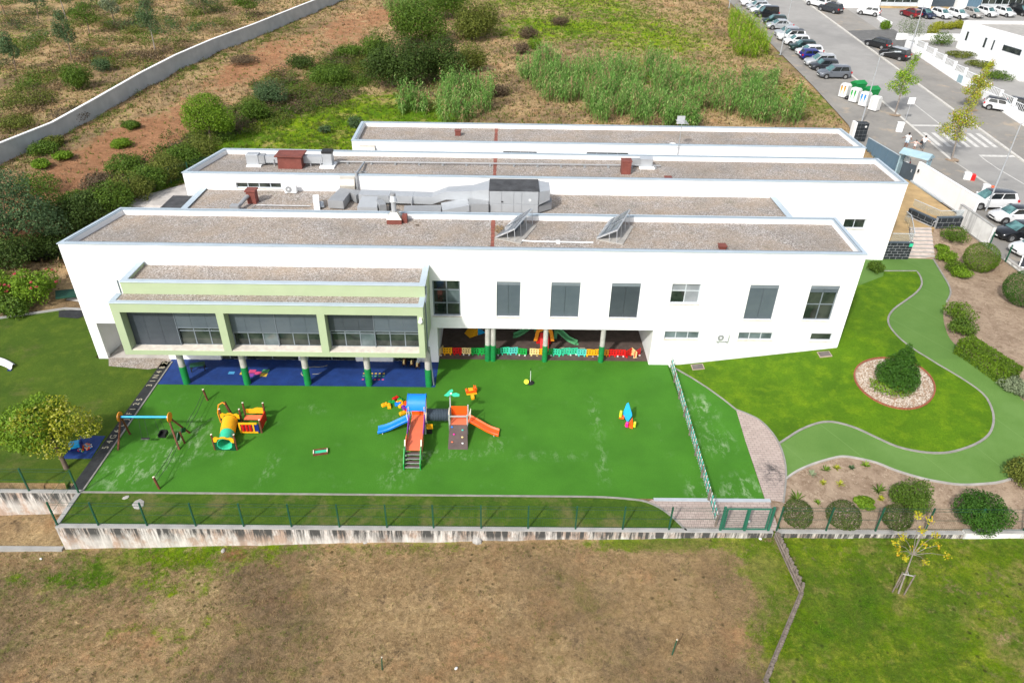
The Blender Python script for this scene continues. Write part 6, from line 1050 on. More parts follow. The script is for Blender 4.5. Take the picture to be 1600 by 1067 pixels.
car('white SUV with black roof behind the long white wall', 'suv', 'white', 46.4, 22.6, math.pi, z=3.14, roofc='black'); car('white car with black roof and roof rails in front of the lamp', 'hatch', 'white', 46.6, 19.2, math.pi+.03, z=3.13, roofc='black'); car('black car above the retaining wall end', 'sedan', 'black', 45.0, 15.6, math.pi+.12, z=3.13); car('white car cut by the right edge above the clipped ball shrub', 'hatch', 'white', 44.3, 12.3, math.pi+.12, z=3.13); car('dark car at the right edge behind the solar board', 'hatch', 'graphite', 44.9, 9.2, math.pi+.12, z=3.13)
for i, (u, v, k, c, rc, lab) in enumerate([(1425,26,'hatch','red','maroon','maroon car'),(1446,26,'sedan','navy','navy','dark blue saloon'),(1473,27,'hatch','white',None,'white hatchback, first of its pair,'),(1499,27,'hatch','white',None,'white hatchback, second of its pair,'),(1521,25,'sedan','beige',None,'brownish grey saloon'),(1545,24,'hatch','white',None,'white car beside the brownish saloon'),(1572,24,'hatch','white',None,'white car next to the black one'),(1596,22,'suv','black',None,'black SUV at the right edge')]): p = G(u, v+3); car(lab+' below the glazed office block', k, c, p.x, p.y+1, 1.9 if i < 1 else -1.2, z=zs(p.x, p.y+1)+.03, group='cars below the office block')
# ------------------------------------------------------------------ street furniture
def lamp_post(label, u, v, h, az, arm=1.6):
    p = G(u, v); t = thing('street_lamp', label, 'street lamp', p, 0, 'tall street lamps'); part(t, 'pole', 'galvanised', lambda m: m.cyl((0,0,0), (0,0,h), .085, .05, n=10), smooth=True); d = Vector((math.cos(az), math.sin(az), 0)); part(t, 'arm', 'galvanised', lambda m: m.tube([(0,0,h-.05), d*.3+Vector((0,0,h+.12)), d*arm+Vector((0,0,h+.25))], .035, 6)); part(t, 'lamp_head', 'frame_light', lambda m: m.obox(d*(arm+.3)+Vector((0,0,h+.26)), (.75,.28,.12), az), bevel=.03); part(t, 'base_plate', 'galvanised_dull', lambda m: m.box(-.2, .2, -.2, .2, 0, .03))
lamp_post('tall street lamp beside the black tiled cabinet', 1345, 195, 8.2, 0); lamp_post('tall street lamp among the parked car row', 1219, 86, 8.2, 0); lamp_post('tall street lamp in front of the white wall across the road', 1420, 85, 8.2, math.pi); lamp_post('tall street lamp at the upper end of the car row', 1139, 13, 8.2, 0); lamp_post('tall street lamp rising between the white cars', 1540, 330, 8.2, .2)
p = G(1414,190); t = thing('traffic_sign', 'white square traffic sign on a pole by the kerb', 'traffic sign', p); part(t, 'pole', 'galvanised', lambda m: m.cyl((0,0,0), (0,0,2.9), .04, n=8)); part(t, 'plate', 'plate_white', lambda m: m.box(-.42, .42, -.08, -.045, 2.1, 2.9), bevel=.02)
p = G(1404,206); t = thing('info_box', 'white box on the pavement above the walking family', 'box', p, -.3); part(t, 'case', 'white_paint', lambda m: m.box(-.35, .35, -.25, .25, 0, 1.05), bevel=.03); part(t, 'lid', 'white_paint', lambda m: m.box(-.38, .38, -.28, .28, 1.052, 1.12))
for u, v, lab, mt in ((1512,281,'white and red road barrier block at the kerb','pl_red'),(1541,300,'white and orange road barrier block nearer the parked SUV','pl_orange')):
    p = G(u, v); t = thing('barrier_block', lab, 'barrier', (p.x, p.y, p.z), -.4); part(t, 'block', 'pl_white', lambda m: m.box(-.5, .2, -.3, .3, 0, .75), bevel=.05); part(t, 'end_block', mt, lambda m: m.box(.21, .6, -.28, .28, 0, .65), bevel=.05)
# recycling containers
def container(label, x, y, mt, band, rz=0, dark=False):
    t = thing('recycling_container', label, 'recycling bin', (x, y, zs(x, y)+.03), rz, 'recycling containers by the parked cars'); part(t, 'body', mt, lambda m: m.box(-.56, .56, -.5, .5, .05, 1.6), bevel=.05); part(t, 'dome', mt, lambda m: m.add([(-.55,-.49,1.602),(.55,-.49,1.602),(.55,.49,1.602),(-.55,.49,1.602),(-.45,-.3,1.8),(.45,-.3,1.8),(.45,.3,1.8),(-.45,.3,1.8)], [(0,1,5,4),(1,2,6,5),(2,3,7,6),(3,0,4,7),(4,5,6,7),(3,2,1,0)]), bevel=.05); part(t, 'base', 'trim_black', lambda m: m.box(-.52, .52, -.46, .46, 0, .048))
    if band:
        for s in (-.28, .18): part(t, 'emblem', band, lambda m: m.ext([(-.08,1.5),(.1,1.5),(.13,1.2),(.02,.75),(-.04,.3),(-.05,.8),(-.12,1.2)], (s,-.502,0), (1,0,0), (0,0,1), (0,-1,0), .012)); part(t, 'slot', 'trim_black', lambda m: m.box(s-.1, s+.14, -.52, -.502, 1.45, 1.52))
container('white recycling container with orange mark', 45.3, 55.9, 'pl_white', 'pl_ochre', -.95); container('white recycling container with green mark', 46.0, 54.2, 'pl_white', 'pl_green', -.95); container('white recycling container with blue mark', 46.7, 52.7, 'pl_white', 'pl_blue', -.95); container('blank white recycling container at the end of its row', 47.4, 51.2, 'pl_white', None, -.95)
for x, y, lab in ((47.6,57.4,'green waste bin behind the orange marked container'),(48.5,55.2,'green waste bin nearest the road behind the white containers')):
    t = thing('waste_bin', lab, 'waste bin', (x, y, zs(x, y)+.03), .3); part(t, 'body', 'col_green', lambda m: m.add([(-.65,-.55,.15),(.65,-.55,.15),(.65,.55,.15),(-.65,.55,.15),(-.8,-.7,1.4),(.8,-.7,1.4),(.8,.7,1.4),(-.8,.7,1.4)], [(3,2,1,0),(4,5,6,7),(0,1,5,4),(1,2,6,5),(2,3,7,6),(3,0,4,7)]), bevel=.04); part(t, 'lid', 'col_green', lambda m: m.add([(-.85,-.75,1.402),(.85,-.75,1.402),(.85,.75,1.402),(-.85,.75,1.402),(-.8,0,1.75),(.8,0,1.75)], [(0,1,5,4),(2,3,4,5),(1,2,5),(3,0,4),(3,2,1,0)]))
    for sx in (-.5, .5): part(t, 'wheel', 'tyre', lambda m: m.cyl((sx,-.4,.1), (sx+.06,-.4,.1), .1, n=10))
p = G(1323,156); t = thing('rubbish_bag', 'small black rubbish bag at the foot of the containers', 'rubbish bag', p); part(t, 'bag', 'pl_black', lambda m: m.ball((0,0,.22), (.38,.3,.26), 9, 6), smooth=True); part(t, 'knot', 'pl_black', lambda m: m.cyl((0,0,.44), (.05,0,.6), .07, .03, n=7))
p = atz(1579,420,3.45); t = thing('notice_board', 'tilted black board with white frame by the car park edge', 'board', (max(p.x, 41.9), p.y+.3, 3.12), -.6)
part(t, 'frame', 'pl_white', lambda m: m.ext([(-.7,0),(.7,0),(.7,.95),(-.7,.95)], (0,0,.15), (1,0,0), (0,.479,.878), (0,-.878,.479), .05)); part(t, 'panel', 'panel_slate', lambda m: m.ext([(-.62,.08),(.62,.08),(.62,.87),(-.62,.87)], (0,-.0456,.175), (1,0,0), (0,.479,.878), (0,-.878,.479), .03)); part(t, 'leg', 'steel_pale', lambda m: m.beam((-.6,.3,0), (-.6,.1,.7), .04, .04)); part(t, 'leg', 'steel_pale', lambda m: m.beam((.6,.3,0), (.6,.1,.7), .04, .04))
for u, v in ((1542,393),(1567,418)): p = G(u, v); tag(MB().box(-.04, .04, -.04, .04, 0, 1.5).build('fence_post', 'fence_green'), 'green fence post by the parked cars, ' + ('upper one' if v < 400 else 'lower one beside the board'), 'post').location = (p.x, p.y, zs(p.x, p.y))
# ------------------------------------------------------------------ buildings across the road
w = thing('street_wall', 'long white wall with pale mesh panels across the road', 'wall', (64.3, 66, 5)); ys = np.arange(44, 80.1, 3.0)
for y0, y1 in zip(ys[:-1], ys[1:]):
    z = zs(0, (y0+y1)/2); wt(w, 'wall_segment', 'white_wall', MB().box(64.2, 64.45, y0, y1-.01, z-.6, z+1.15)); wt(w, 'pillar', 'white_wall', MB().box(64.15, 64.5, y0-.1, y0+.15, z+1.152, z+2.1)); fr = wt(w, 'mesh_frame', 'frame_white', MB().box(64.28, 64.36, y0+.151, y1-.12, z+2.0, z+2.08).box(64.28, 64.36, y0+.151, y1-.12, z+1.16, z+1.22))
    for k in range(8): yy = y0+.3+k*.33; wt(w, 'bar', 'frame_white', MB().box(64.30, 64.34, yy, yy+.035, z+1.221, z+1.999), fr)
for y, mt in ((62.5,'panel_blue'),(58.5,'frame_light')): z = zs(0, y); wt(w, 'meter_door', 'canopy_blue' if mt == 'panel_blue' else mt, MB().box(64.16, 64.198, y-.6, y+.6, z+.15, z+1.1))
plain_wall('white yard wall with railing running back from the street wall', (64.6,84.0), (84,84.5), 7.4, 8.5, .25, name='yard_wall')
t = thing('white_annexe', 'white flat roofed annexe with slit windows across the road', 'building', (80, 72, 6)); wl = lambda n, mt, m, p=None: wt(t, n, mt, m, p); c0, c1 = Vector((72.6,80.1)), Vector((73.6,63.8)); d = (c1-c0).normalized(); n_ = Vector((d.y, -d.x))*-1; zt = 11.2
A_ = [(c0.x,c0.y),(c1.x,c1.y),(c1.x+26,c1.y+1.5),(c0.x+26,c0.y+1.5)]; wl('wall', 'white_wall', MB().prism(A_, 5.0, zt-.5)); m = MB(); ring_(m, A_, inset(A_, .3), zt-.498, zt); wl('parapet', 'white_wall', m); wl('roof', 'concrete_light', MB().prism(inset(A_, .302), zt-.497, zt-.42)); 
for s0, s1, z0, z1, mt in ((1.6,2.1,8.6,9.9,0),(6.2,6.7,8.4,9.8,0),(8.2,8.55,8.4,9.8,0),(10.6,14.6,8.8,9.6,1)):
    a = c0+d*s0; b = c0+d*s1; o = .03; f = wl('window', 'frame_grey', MB().prism([(a.x-.03,a.y),(b.x-.03,b.y),(b.x+.05,b.y),(a.x+.05,a.y)], z0, z1)); a2 = c0+d*(s0+.06); b2 = c0+d*(s1-.06); wl('pane', 'glass_dark', MB().prism([(a2.x-.045,a2.y),(b2.x-.045,b2.y),(b2.x-.031,b2.y),(a2.x-.031,a2.y)], z0+.06, z1-.06), f)
for (x, y) in ((82,72),(86,68),(79,68)): wl('roof_cap', 'galvanised_dull', MB().box(x-.25, x+.25, y-.25, y+.25, zt-.418, zt+.1))
t = thing('office_block', 'glazed office block with white piers at the top right', 'building', (90, 110, 8)); yb = 105.4; wl = lambda n, mt, m, p=None: wt(t, n, mt, m, p)
z0 = zs(0, yb); wl('wall', 'gate_dark', MB().box(66.5, 140, yb+1.0, yb+25, z0-1, z0+9)); wl('plinth', 'tan_floor', MB().box(66.5, 140, yb+.1, yb+.99, z0-1, z0+.35)); wl('eaves', 'white_wall', MB().box(66, 140, yb-.2, yb+25, z0+9.01, z0+9.6))
for x0, x1 in ((63.0,70.6),(78.2,80.4),(85.3,87.1)): wl('pier', 'white_wall', MB().box(x0, x1, yb-.1, yb+1.3, z0-1, z0+9))
for x0, x1 in ((70.7,78.1),(90.3,112.0)):
    n = int((x1-x0)/1.25); pw = (x1-x0)/n
    f = wl('window', 'frame_light', MB().box(x0, x1, yb+.7, yb+.75, z0+.36, z0+1.0)); 
    for i in range(n+1): wl('mullion', 'frame_light', MB().box(x0+i*pw-.03, x0+i*pw+.03, yb+.66, yb+.74, z0+1.0, z0+7), f)
    for j in range(4):
        wl('transom', 'frame_light', MB().box(x0, x1, yb+.69, yb+.73, z0+1.0+j*1.5-.03, z0+1.0+j*1.5+.03), f)
        for i in range(n): wl('pane', 'glass_dark', MB().box(x0+i*pw+.031, x0+(i+1)*pw-.031, yb+.74, yb+.78, z0+1.05+j*1.5, z0+2.46+j*1.5), f)
for i in range(6): wl('wall_panel', 'panel_blue', MB().box(87.15+i*.52, 87.15+i*.52+.48, yb+.8, yb+.99, z0+.2, z0+8))
plain_wall('low white wall by the driveway entrance across the road', (67.0,97.5), (66.2,90.5), 8.0, 9.2, .3, name='yard_wall')
# ------------------------------------------------------------------ people
def person(label, x, y, z, rz, h, shirt, trouser, skin='skin', arms=((.35,-.1),(.35,-.1)), stride=.0, bag=False, shorts=True, group=None, hair='hair'):
    t = thing('person', label, 'person', (x, y, z), rz, group); k = h/1.75
    J = dict(pel=(0,0,.93), chest=(0,.02,1.25), neck=(0,.02,1.47), head=(0,-.01,1.62), sL=(.19,.02,1.40), sR=(-.19,.02,1.40), hL=(.10,0,.88), hR=(-.10,0,.88), kL=(.11,-.02-stride*.4,.48), kR=(-.11,-.02+stride*.4,.48), aL=(.11,-.0-stride,.07), aR=(-.11,.05+stride,.07), tL=(.12,-.2-stride,.04), tR=(-.12,-.15+stride,.04))
    aL, aR = arms; J.update(eL=(.26+aL[0]*.3,.02,1.14), wL=(.28+aL[0]*.7,-.05+aL[1],.90+max(0,aL[0])*.2), eR=(-.26-aR[0]*.3,.02,1.14), wR=(-.28-aR[0]*.7,-.05+aR[1],.90+max(0,aR[0])*.2))
    def skinned(name, edges, rad, mat, parent=None):
        names = []; [names.append(n) for e in edges for n in e if n not in names]; me = bpy.data.meshes.new(name); me.from_pydata([tuple(c*k for c in J[n]) for n in names], [(names.index(a), names.index(b)) for a, b in edges], []); o = bpy.data.objects.new(name, me); col.objects.link(o); o.parent = parent or t
        md = o.modifiers.new('skin', 'SKIN'); 
        for i, n in enumerate(names): me.skin_vertices[0].data[i].radius = (rad[n]*k,)*2 if not isinstance(rad[n], tuple) else (rad[n][0]*k, rad[n][1]*k); me.skin_vertices[0].data[i].use_root = (i == 0)
        o.modifiers.new('sub', 'SUBSURF').levels = 1; o.modifiers['sub'].render_levels = 1; me.materials.append(MAT[mat]); return o
    body = skinned('body', [('pel','chest'),('chest','neck'),('neck','head'),('chest','sL'),('sL','eL'),('eL','wL'),('chest','sR'),('sR','eR'),('eR','wR'),('pel','hL'),('hL','kL'),('kL','aL'),('aL','tL'),('pel','hR'),('hR','kR'),('kR','aR'),('aR','tR')], dict(pel=.13, chest=.14, neck=.06, head=.11, sL=.065, sR=.065, eL=.048, eR=.048, wL=.036, wR=.036, hL=.095, hR=.095, kL=.065, kR=.065, aL=.042, aR=.042, tL=.04, tR=.04), skin)
    J.update(cL=tuple(a+(b-a)*.6 for a, b in zip(J['sL'], J['eL'])), cR=tuple(a+(b-a)*.6 for a, b in zip(J['sR'], J['eR'])), hem=(0,0,.86)); skinned('shirt', [('hem','chest'),('chest','sL'),('sL','cL'),('chest','sR'),('sR','cR')], dict(hem=(.19,.15), chest=(.185,.16), sL=.085, sR=.085, cL=.075, cR=.075), shirt)
    f = .55 if shorts else .95
    for s in 'LR':
        e = J['k'+s] if shorts else J['a'+s]; J['q'+s] = tuple(a+(b-a)*(.8 if shorts else .93) for a, b in zip(J['h'+s], e)); J['q2'+s] = J['k'+s] if not shorts else J['q'+s]
    ed = [('pel','hL'),('pel','hR')]+([('hL','qL'),('hR','qR')] if shorts else [('hL','kL'),('kL','qL'),('hR','kR'),('kR','qR')]); skinned('trousers', ed, dict(pel=.15, hL=.115, hR=.115, qL=.09 if shorts else .065, qR=.09 if shorts else .065, kL=.085, kR=.085), trouser)
    part(t, 'hair', hair, lambda m: m.ball((0,.015*k,1.66*k), (.118*k,.128*k,.115*k), 10, 7), smooth=True)
    for s in 'LR': x_, y_, z_ = J['a'+s]; part(t, 'shoe', 'cloth_dark', lambda m: m.box((x_-.055)*k, (x_+.055)*k, (y_-.23)*k, (y_+.07)*k, 0, .085*k), bevel=.02)
    if bag: part(t, 'bag', 'cloth_dark', lambda m: m.box(.12*k, .42*k, .08*k, .3*k, .75*k, 1.1*k), bevel=.05)
    return t
fam = 'family walking on the pavement'
p = G(1414,232); person('adult in white shirt and pale shorts walking with a child', p.x, p.y, p.z+.03, 2.6, 1.78, 'cloth_white', 'cloth_blue', 'skin_dark', ((.5,-.1),(.2,.0)), .12, group=fam); p = G(1427,234); person('small child in pale pink between two adults', p.x, p.y-.1, p.z+.03, 2.6, 1.12, 'cloth_pink', 'cloth_white', 'skin', ((1.0,-.05),(1.0,-.05)), .1, group=fam); p = G(1440,235); person('adult in white top and grey trousers with dark bag', p.x, p.y, p.z+.03, 2.6, 1.66, 'cloth_white', 'cloth_grey', 'skin', ((.2,-.05),(.6,-.1)), .16, True, False, group=fam)
person('person in red top standing under the gate shelter', 42.45, 31.15, 3.13, .4, 1.72, 'cloth_red', 'cloth_dark', 'skin', ((.1,-.2),(.1,-.2)), .03, True, False)
# ------------------------------------------------------------------ plants
def unit(n): d = rng.normal(size=(n, 3)); return d/np.linalg.norm(d, axis=1, keepdims=True)
def lumps(d, seed, k=2.2):               # smooth lumpy factor on the sphere
    s = np.random.default_rng(seed); A = s.normal(size=(6, 3))*k; ph = s.random(6)*6.28
    return np.sin(d@A.T+ph).mean(1)
def leaf_quads(P, N, size, asp, droop=0.0):
    n = len(P); a = np.cross(N, unit(n)); a /= np.linalg.norm(a, axis=1, keepdims=True)+1e-9; b = np.cross(N, a); s = size*rng.uniform(.6, 1.35, (n, 1)); a = a*s; b = b*s*asp; b[:, 2] -= droop*s[:, 0]
    V = np.stack([P-a*.5, P-b*.5+a*.05, P+a*.5, P+b*.5], 1).reshape(-1, 3); return V, np.arange(4*n).reshape(n, 4)
def crown(name, parent, mat, blobs, n, size, asp=.55, shell=.55, lump=.28, seed=1, up=.35, zmin=None):
    if size > .2: size, n = size*.72, int(n*1.8)
    vol = np.array([b[3]*b[4]*b[5] for b in blobs])**.75; idx = rng.choice(len(blobs), n, p=vol/vol.sum()); B = np.array(blobs, float)[idx]; d = unit(n)
    f = np.zeros(n)
    for i in range(len(blobs)): q = idx == i; f[q] = lumps(d[q], seed*31+i)+.6*lumps(d[q], seed*77+i, 5.0)
    r = (shell+(1-shell)*rng.random(n)**.6)*(1+lump*f); P = B[:, :3]+d*B[:, 3:6]*r[:, None]
    if zmin is not None: k = P[:, 2] > zmin; P, d = P[k], d[k]
    N = d*.7+unit(len(P))*.75; N[:, 2] += up; N /= np.linalg.norm(N, axis=1, keepdims=True); V, Fq = leaf_quads(P, N, size, asp); return mesh_np(name, V, Fq, mat, parent)
def limb(m, pts, r0, r1, n=7):
    k = len(pts); m.tube(pts, [r0+(r1-r0)*i/(k-1) for i in range(k)], n)
def bush(name, label, cat, pos, blobs, mat, n, size, group=None, stems=4, seed=1, bark='bark', **k):
    t = thing(name, label, cat, pos, 0, group); crown('crown', t, mat, blobs, n, size, seed=seed, zmin=.03, **k); m = MB(); hb = max(b[2] for b in blobs)
    for i in range(stems):
        b = blobs[i % len(blobs)]; a = i*2.4; limb(m, [(b[0]*.3, b[1]*.3, -.1), (b[0]*.7+.1*math.cos(a), b[1]*.7+.1*math.sin(a), b[2]*.5), (b[0]+b[3]*.3*math.cos(a), b[1]+b[4]*.3*math.sin(a), b[2]*1.05)], .05+.01*hb, .015, 5)
    m.build('stem', bark, t); return t
def dome(w, h, k=5, seed=0):
    s = random.Random(seed); r = [(0, 0, h*.5, w*.36, w*.36, h*.46)]
    for i in range(k): a = 6.283*i/k+s.random(); q = w*.26; r.append((q*math.cos(a), q*math.sin(a), h*(.34+.22*s.random()), w*(.2+.07*s.random()), w*(.2+.07*s.random()), h*(.28+.12*s.random())))
    return r
def tree(name, label, pos, th, tr, crowns, mat, n, size, bark='bark', seed=1, group=None, lean=(0,0), cat='tree', **k):
    t = thing(name, label, cat, pos, 0, group); crown('crown', t, mat, crowns, n, size, seed=seed, **k); tp = Vector((lean[0], lean[1], th)); m = MB(); limb(m, [(0,0,-.1), tuple(tp*.5+Vector((.03,.02,0))), tuple(tp)], tr, tr*.55, 9); m.build('trunk', bark, t, smooth=True); mb = MB()
    for i, b in enumerate(crowns[:9]):
        c = Vector(b[:3]); limb(mb, [tuple(tp*(.65+.05*(i % 4))), tuple((tp+c)/2+Vector((0,0,.1))), tuple(c+Vector((0,0,b[5]*.4)))], tr*.45, .012, 5)
    mb.build('limbs', bark, t); return t
def BG(u, v): p = G(u, v); return (p.x, p.y, TH(p.x, p.y)+.02 if bumps(p.x, p.y) else p.z)
# -- scrub behind the school
scr = 'shrubs on the hillside behind the school'
def big(label, u, v, w, h, mat, n, size, seed, cat='shrub', depth=.8, name='shrub', **k):
    b = dome(w, h, 7, seed); b = [(x, y*depth, z, a, c*depth, e) for x, y, z, a, c, e in b]; return bush(name, label, cat, BG(u, v), b, mat, n, size, scr, 6, seed, lump=.48, shell=.4, **k)
big('huge dark green thicket behind the rear roof', 625, 136, 9.5, 7.0, 'leaf_dark', 9000, .34, 1); big('dark olive right half of the huge thicket', 690, 128, 7.0, 6.0, 'leaf_dark', 6000, .32, 2); big('rounded yellow green shrub at the right of the dark thicket', 737, 113, 4.6, 4.2, 'leaf_olive', 3500, .26, 3); big('tall olive green trees above the dark thicket', 655, 70, 10, 7.5, 'leaf_mid', 6000, .38, 4); big('olive shrub mass at the top edge right of the thicket', 745, 62, 8, 6.5, 'leaf_olive', 5200, .36, 5); big('mid green shrub at the top edge behind the thicket', 700, 30, 9, 6.5, 'leaf_mid', 4200, .38, 6); big('dark shrub left of the huge thicket', 590, 100, 5.0, 5.0, 'leaf_mid', 3500, .3, 7)
big('creeping dark green shrub on the slope left of the thicket', 515, 132, 6.5, 2.8, 'leaf_mid', 3600, .28, 8); big('pale grey green shrub on the slope', 425, 165, 5.0, 3.4, 'leaf_euca', 2600, .26, 9); big('bright green shrub just right of the bright slope tree', 400, 190, 3.6, 2.6, 'leaf_mid', 2000, .24, 10); big('low dark shrub beside the red earth at mid slope', 470, 108, 4.2, 2.0, 'leaf_dark', 1700, .26, 11); big('low bushy shrub below the concrete wall', 545, 90, 5, 2.0, 'leaf_mid', 1900, .28, 12)
big('small grey bush by the reeds right of the thicket', 782, 150, 2.4, 1.8, 'leaf_brown', 1100, .2, 13); big('brown dead bramble above the reeds', 825, 60, 3.6, 2.0, 'leaf_brown', 1300, .26, 14); big('brown dead bramble at the left of the main reeds', 815, 85, 3.0, 1.8, 'leaf_brown', 1100, .24, 15); big('brown dead bramble behind the main reeds', 875, 40, 3.6, 1.6, 'leaf_brown', 1200, .26, 16); big('small bright green bush between bramble and reeds', 835, 76, 2.6, 1.9, 'leaf_bright', 1200, .22, 17)
big('grey green tuft shrub at the back left corner of the rearmost block', 556, 198, 2.0, 1.6, 'leaf_euca', 900, .2, 18); big('grey green tuft shrub on the green slope', 508, 208, 1.8, 1.0, 'leaf_euca', 700, .18, 19)
tree('slope_tree', 'bright green bushy tree on the slope left of the second block', BG(330, 222), 1.8, .16, [(0,0,3.2,2.2,2.0,1.9),(-1.5,.2,2.6,1.5,1.4,1.4),(1.5,-.2,2.8,1.6,1.4,1.5),(.4,.5,4.3,1.5,1.3,1.1),(-.8,-.6,3.8,1.3,1.2,1.0),(1.9,.2,1.9,1.1,1.0,.9)], 'leaf_bright', 6500, .24, seed=20)
# hedge line along the yard fence
for i, (u, v, w, h, mt, lab) in enumerate([(318,250,4.4,2.8,'leaf_olive','uppermost olive shrub of the scrub line beside the yard'),(292,262,4.2,2.6,'leaf_mid','green shrub second from the top of the yard scrub line'),(262,280,4.4,2.8,'leaf_olive','olive shrub third from the top of the yard scrub line'),(236,296,4.0,2.6,'leaf_mid','green shrub in the middle of the yard scrub line'),(208,312,4.2,2.8,'leaf_olive','olive shrub just below the middle of the yard scrub line'),(180,330,4.2,3.0,'leaf_mid','green shrub behind the left roof corner'),(150,345,4.0,3.0,'leaf_dark','dark shrub at the left roof corner'),(118,366,4.0,3.0,'leaf_dark','dark shrub left of the roof corner above the pallets'),(196,270,4.2,2.0,'leaf_mid','low green shrub beside the red earth'),(80,345,4.5,3.2,'leaf_mid','green shrub below the red earth slope'),(160,300,4.0,2.0,'leaf_brown','brownish brush pile on the red earth')]): bush('hedge_shrub', lab, 'shrub', BG(u, v), dome(w, h, 6, 40+i), mt, 2300, .24, 'scrub line beside the yard', 4, 40+i)
tree('dark_tree', 'large dark feathery tree at the left edge above the flowering shrubs', BG(28, 400), 2.6, .22, [(0,0,4.6,3.0,2.4,2.3),(-2.2,.3,4.0,2.2,2.0,1.8),(2.4,-.2,4.0,2.3,1.9,1.8),(.6,.6,6.2,2.0,1.7,1.3),(3.6,.2,3.0,1.5,1.4,1.3),(-1.0,-1.0,3.0,2.2,1.8,1.5)], 'leaf_euca', 8000, .26, seed=21); big('dark green shrub mass at the left edge below the dark tree', 20, 418, 6.0, 3.2, 'leaf_dark', 4200, .26, 22); big('dark green shrub mass behind the pallets', 85, 400, 4.2, 2.6, 'leaf_dark', 2600, .24, 23)
def flowering(label, u, v, w, h, seed):
    t = bush('flowering_shrub', label, 'shrub', BG(u, v), dome(w, h, 6, seed), 'leaf_bright', 3600, .2, 'flowering shrubs by the left lawn', 5, seed); P = unit(22); P = P[P[:, 2] > -.1]*np.array([w*.47, w*.47, h*.47])+np.array([0, 0, h*.5]); crown('blossom', t, 'petal_pink', [(*p, .13, .13, .11) for p in P], 420, .09, shell=.3, seed=seed)['kind'] = 'stuff'
flowering('bright green shrub with pink blossoms nearest the white corner', 62, 470, 3.9, 2.9, 24); flowering('bright green shrub with pink blossoms cut by the left edge', 2, 470, 3.4, 2.7, 25); big('low leafy shrub at the kerb below the pink blossoms', 24, 490, 3.4, 1.5, 'leaf_mid', 2200, .2, 26)
# hillside saplings beyond the concrete wall
euc = 'young trees beyond the concrete wall'
for i, (u, v, h, w, mt, lab) in enumerate([(243,82,7.5,3.0,'leaf_euca','tall thin eucalypt sapling right of the orange earth scar'),(112,94,6.5,3.0,'leaf_euca','eucalypt sapling with bare lower stem near the round bush'),(25,112,5.0,2.6,'leaf_euca','small sapling at the left edge'),(180,44,6.0,3.0,'leaf_grey','grey blue leaved sapling near the top edge'),(105,35,8.0,4.0,'leaf_euca','pale trunked tree at the top edge left of centre wall'),(10,30,6.0,5.0,'leaf_mid','green tree in the top left corner'),(320,24,5.0,6.0,'leaf_euca','bushy tree at the top edge above the wall'),(385,28,4.0,4.0,'leaf_mid','dark shrub tree just above the far end of the wall'),(60,30,5.0,4.5,'leaf_euca','greyish tree between the corner tree and pale trunk'),(140,55,4.5,4.5,'leaf_mid','bushy young tree below the top edge')]): tree('young_tree', lab, BG(u, v), h*.6, .09, [(0,0,h*.72,w*.36,w*.36,h*.22),(w*.2,.1,h*.5,w*.32,w*.3,h*.16),(-w*.22,-.1,h*.6,w*.28,w*.28,h*.16),(0,.2,h*.9,w*.22,w*.22,h*.14)], mt, 1500, .26, 'bark_pale' if i in (0, 4) else 'bark', 60+i, euc, (.3*math.sin(i), .2), lump=.4)
big('round bright bush above the bend of the concrete wall', 123, 138, 4.4, 3.6, 'leaf_mid', 3200, .25, 27); big('small round grey bush beside the bright bush', 162, 112, 2.8, 2.2, 'leaf_euca', 1300, .22, 28)
for i, (u, v, w, h, mt, lab) in enumerate([(45,165,7,2.2,'leaf_olive','wide olive scrub patch at the left edge beyond the wall'),(110,190,5,1.8,'leaf_brown','brownish scrub just beyond the wall'),(20,200,5,1.6,'leaf_olive','olive scrub above the left end of the wall'),(70,240,3.5,1.6,'leaf_mid','green weeds at the near foot of the wall'),(85,228,2.6,1.2,'leaf_olive','olive weeds at the near foot of the wall'),(65,262,2.0,.9,'leaf_bright','bright green weed clump on the red earth'),(100,250,2.2,.8,'leaf_bright','second bright green weed clump on the red earth'),(190,230,2.4,1.0,'leaf_bright','bright green weed clump lower on the slope'),(205,200,2.2,.9,'leaf_mid','green weed clump mid slope'),(380,100,5,1.2,'leaf_brown','brown brush on the upper slope'),(120,320,3,1.4,'leaf_mid','green scrub above the dark shrubs'),(60,300,5,2.0,'leaf_mid','green scrub behind the dark tree')]): bush('scrub', lab, 'scrub', BG(u, v), dome(w, h, 6, 80+i), mt, 1300, .24, scr, 3, 80+i)
# the long concrete wall
WP = [BG(u, v) for u, v in [(-60,285),(0,256),(88,216),(150,182),(225,139),(280,111),(335,84),(400,59),(470,29),(548,-4),(620,-30)]]
t = thing('concrete_wall', 'long pale concrete wall running diagonally over the left hillside', 'wall', WP[1])
for a, b in zip(WP[:-1], WP[1:]):
    d = Vector((b[0]-a[0], b[1]-a[1], 0)).normalized(); n = Vector((-d.y, d.x, 0))*.12; V8 = [Vector(a)+n, Vector(a)-n, Vector(b)-n, Vector(b)+n]; wt(t, 'wall_section', 'wall_concrete', MB().add([v-Vector((0,0,.6)) for v in V8]+[v+Vector((0,0,1.85)) for v in V8], [(3,2,1,0),(4,5,6,7),(0,1,5,4),(1,2,6,5),(2,3,7,6),(3,0,4,7)])); n = n*1.4; V8 = [Vector(a)+n, Vector(a)-n, Vector(b)-n, Vector(b)+n]; wt(t, 'coping', 'white_paint', MB().add([v+Vector((0,0,1.852)) for v in V8]+[v+Vector((0,0,1.95)) for v in V8], [(3,2,1,0),(4,5,6,7),(0,1,5,4),(1,2,6,5),(2,3,7,6),(3,0,4,7)]))
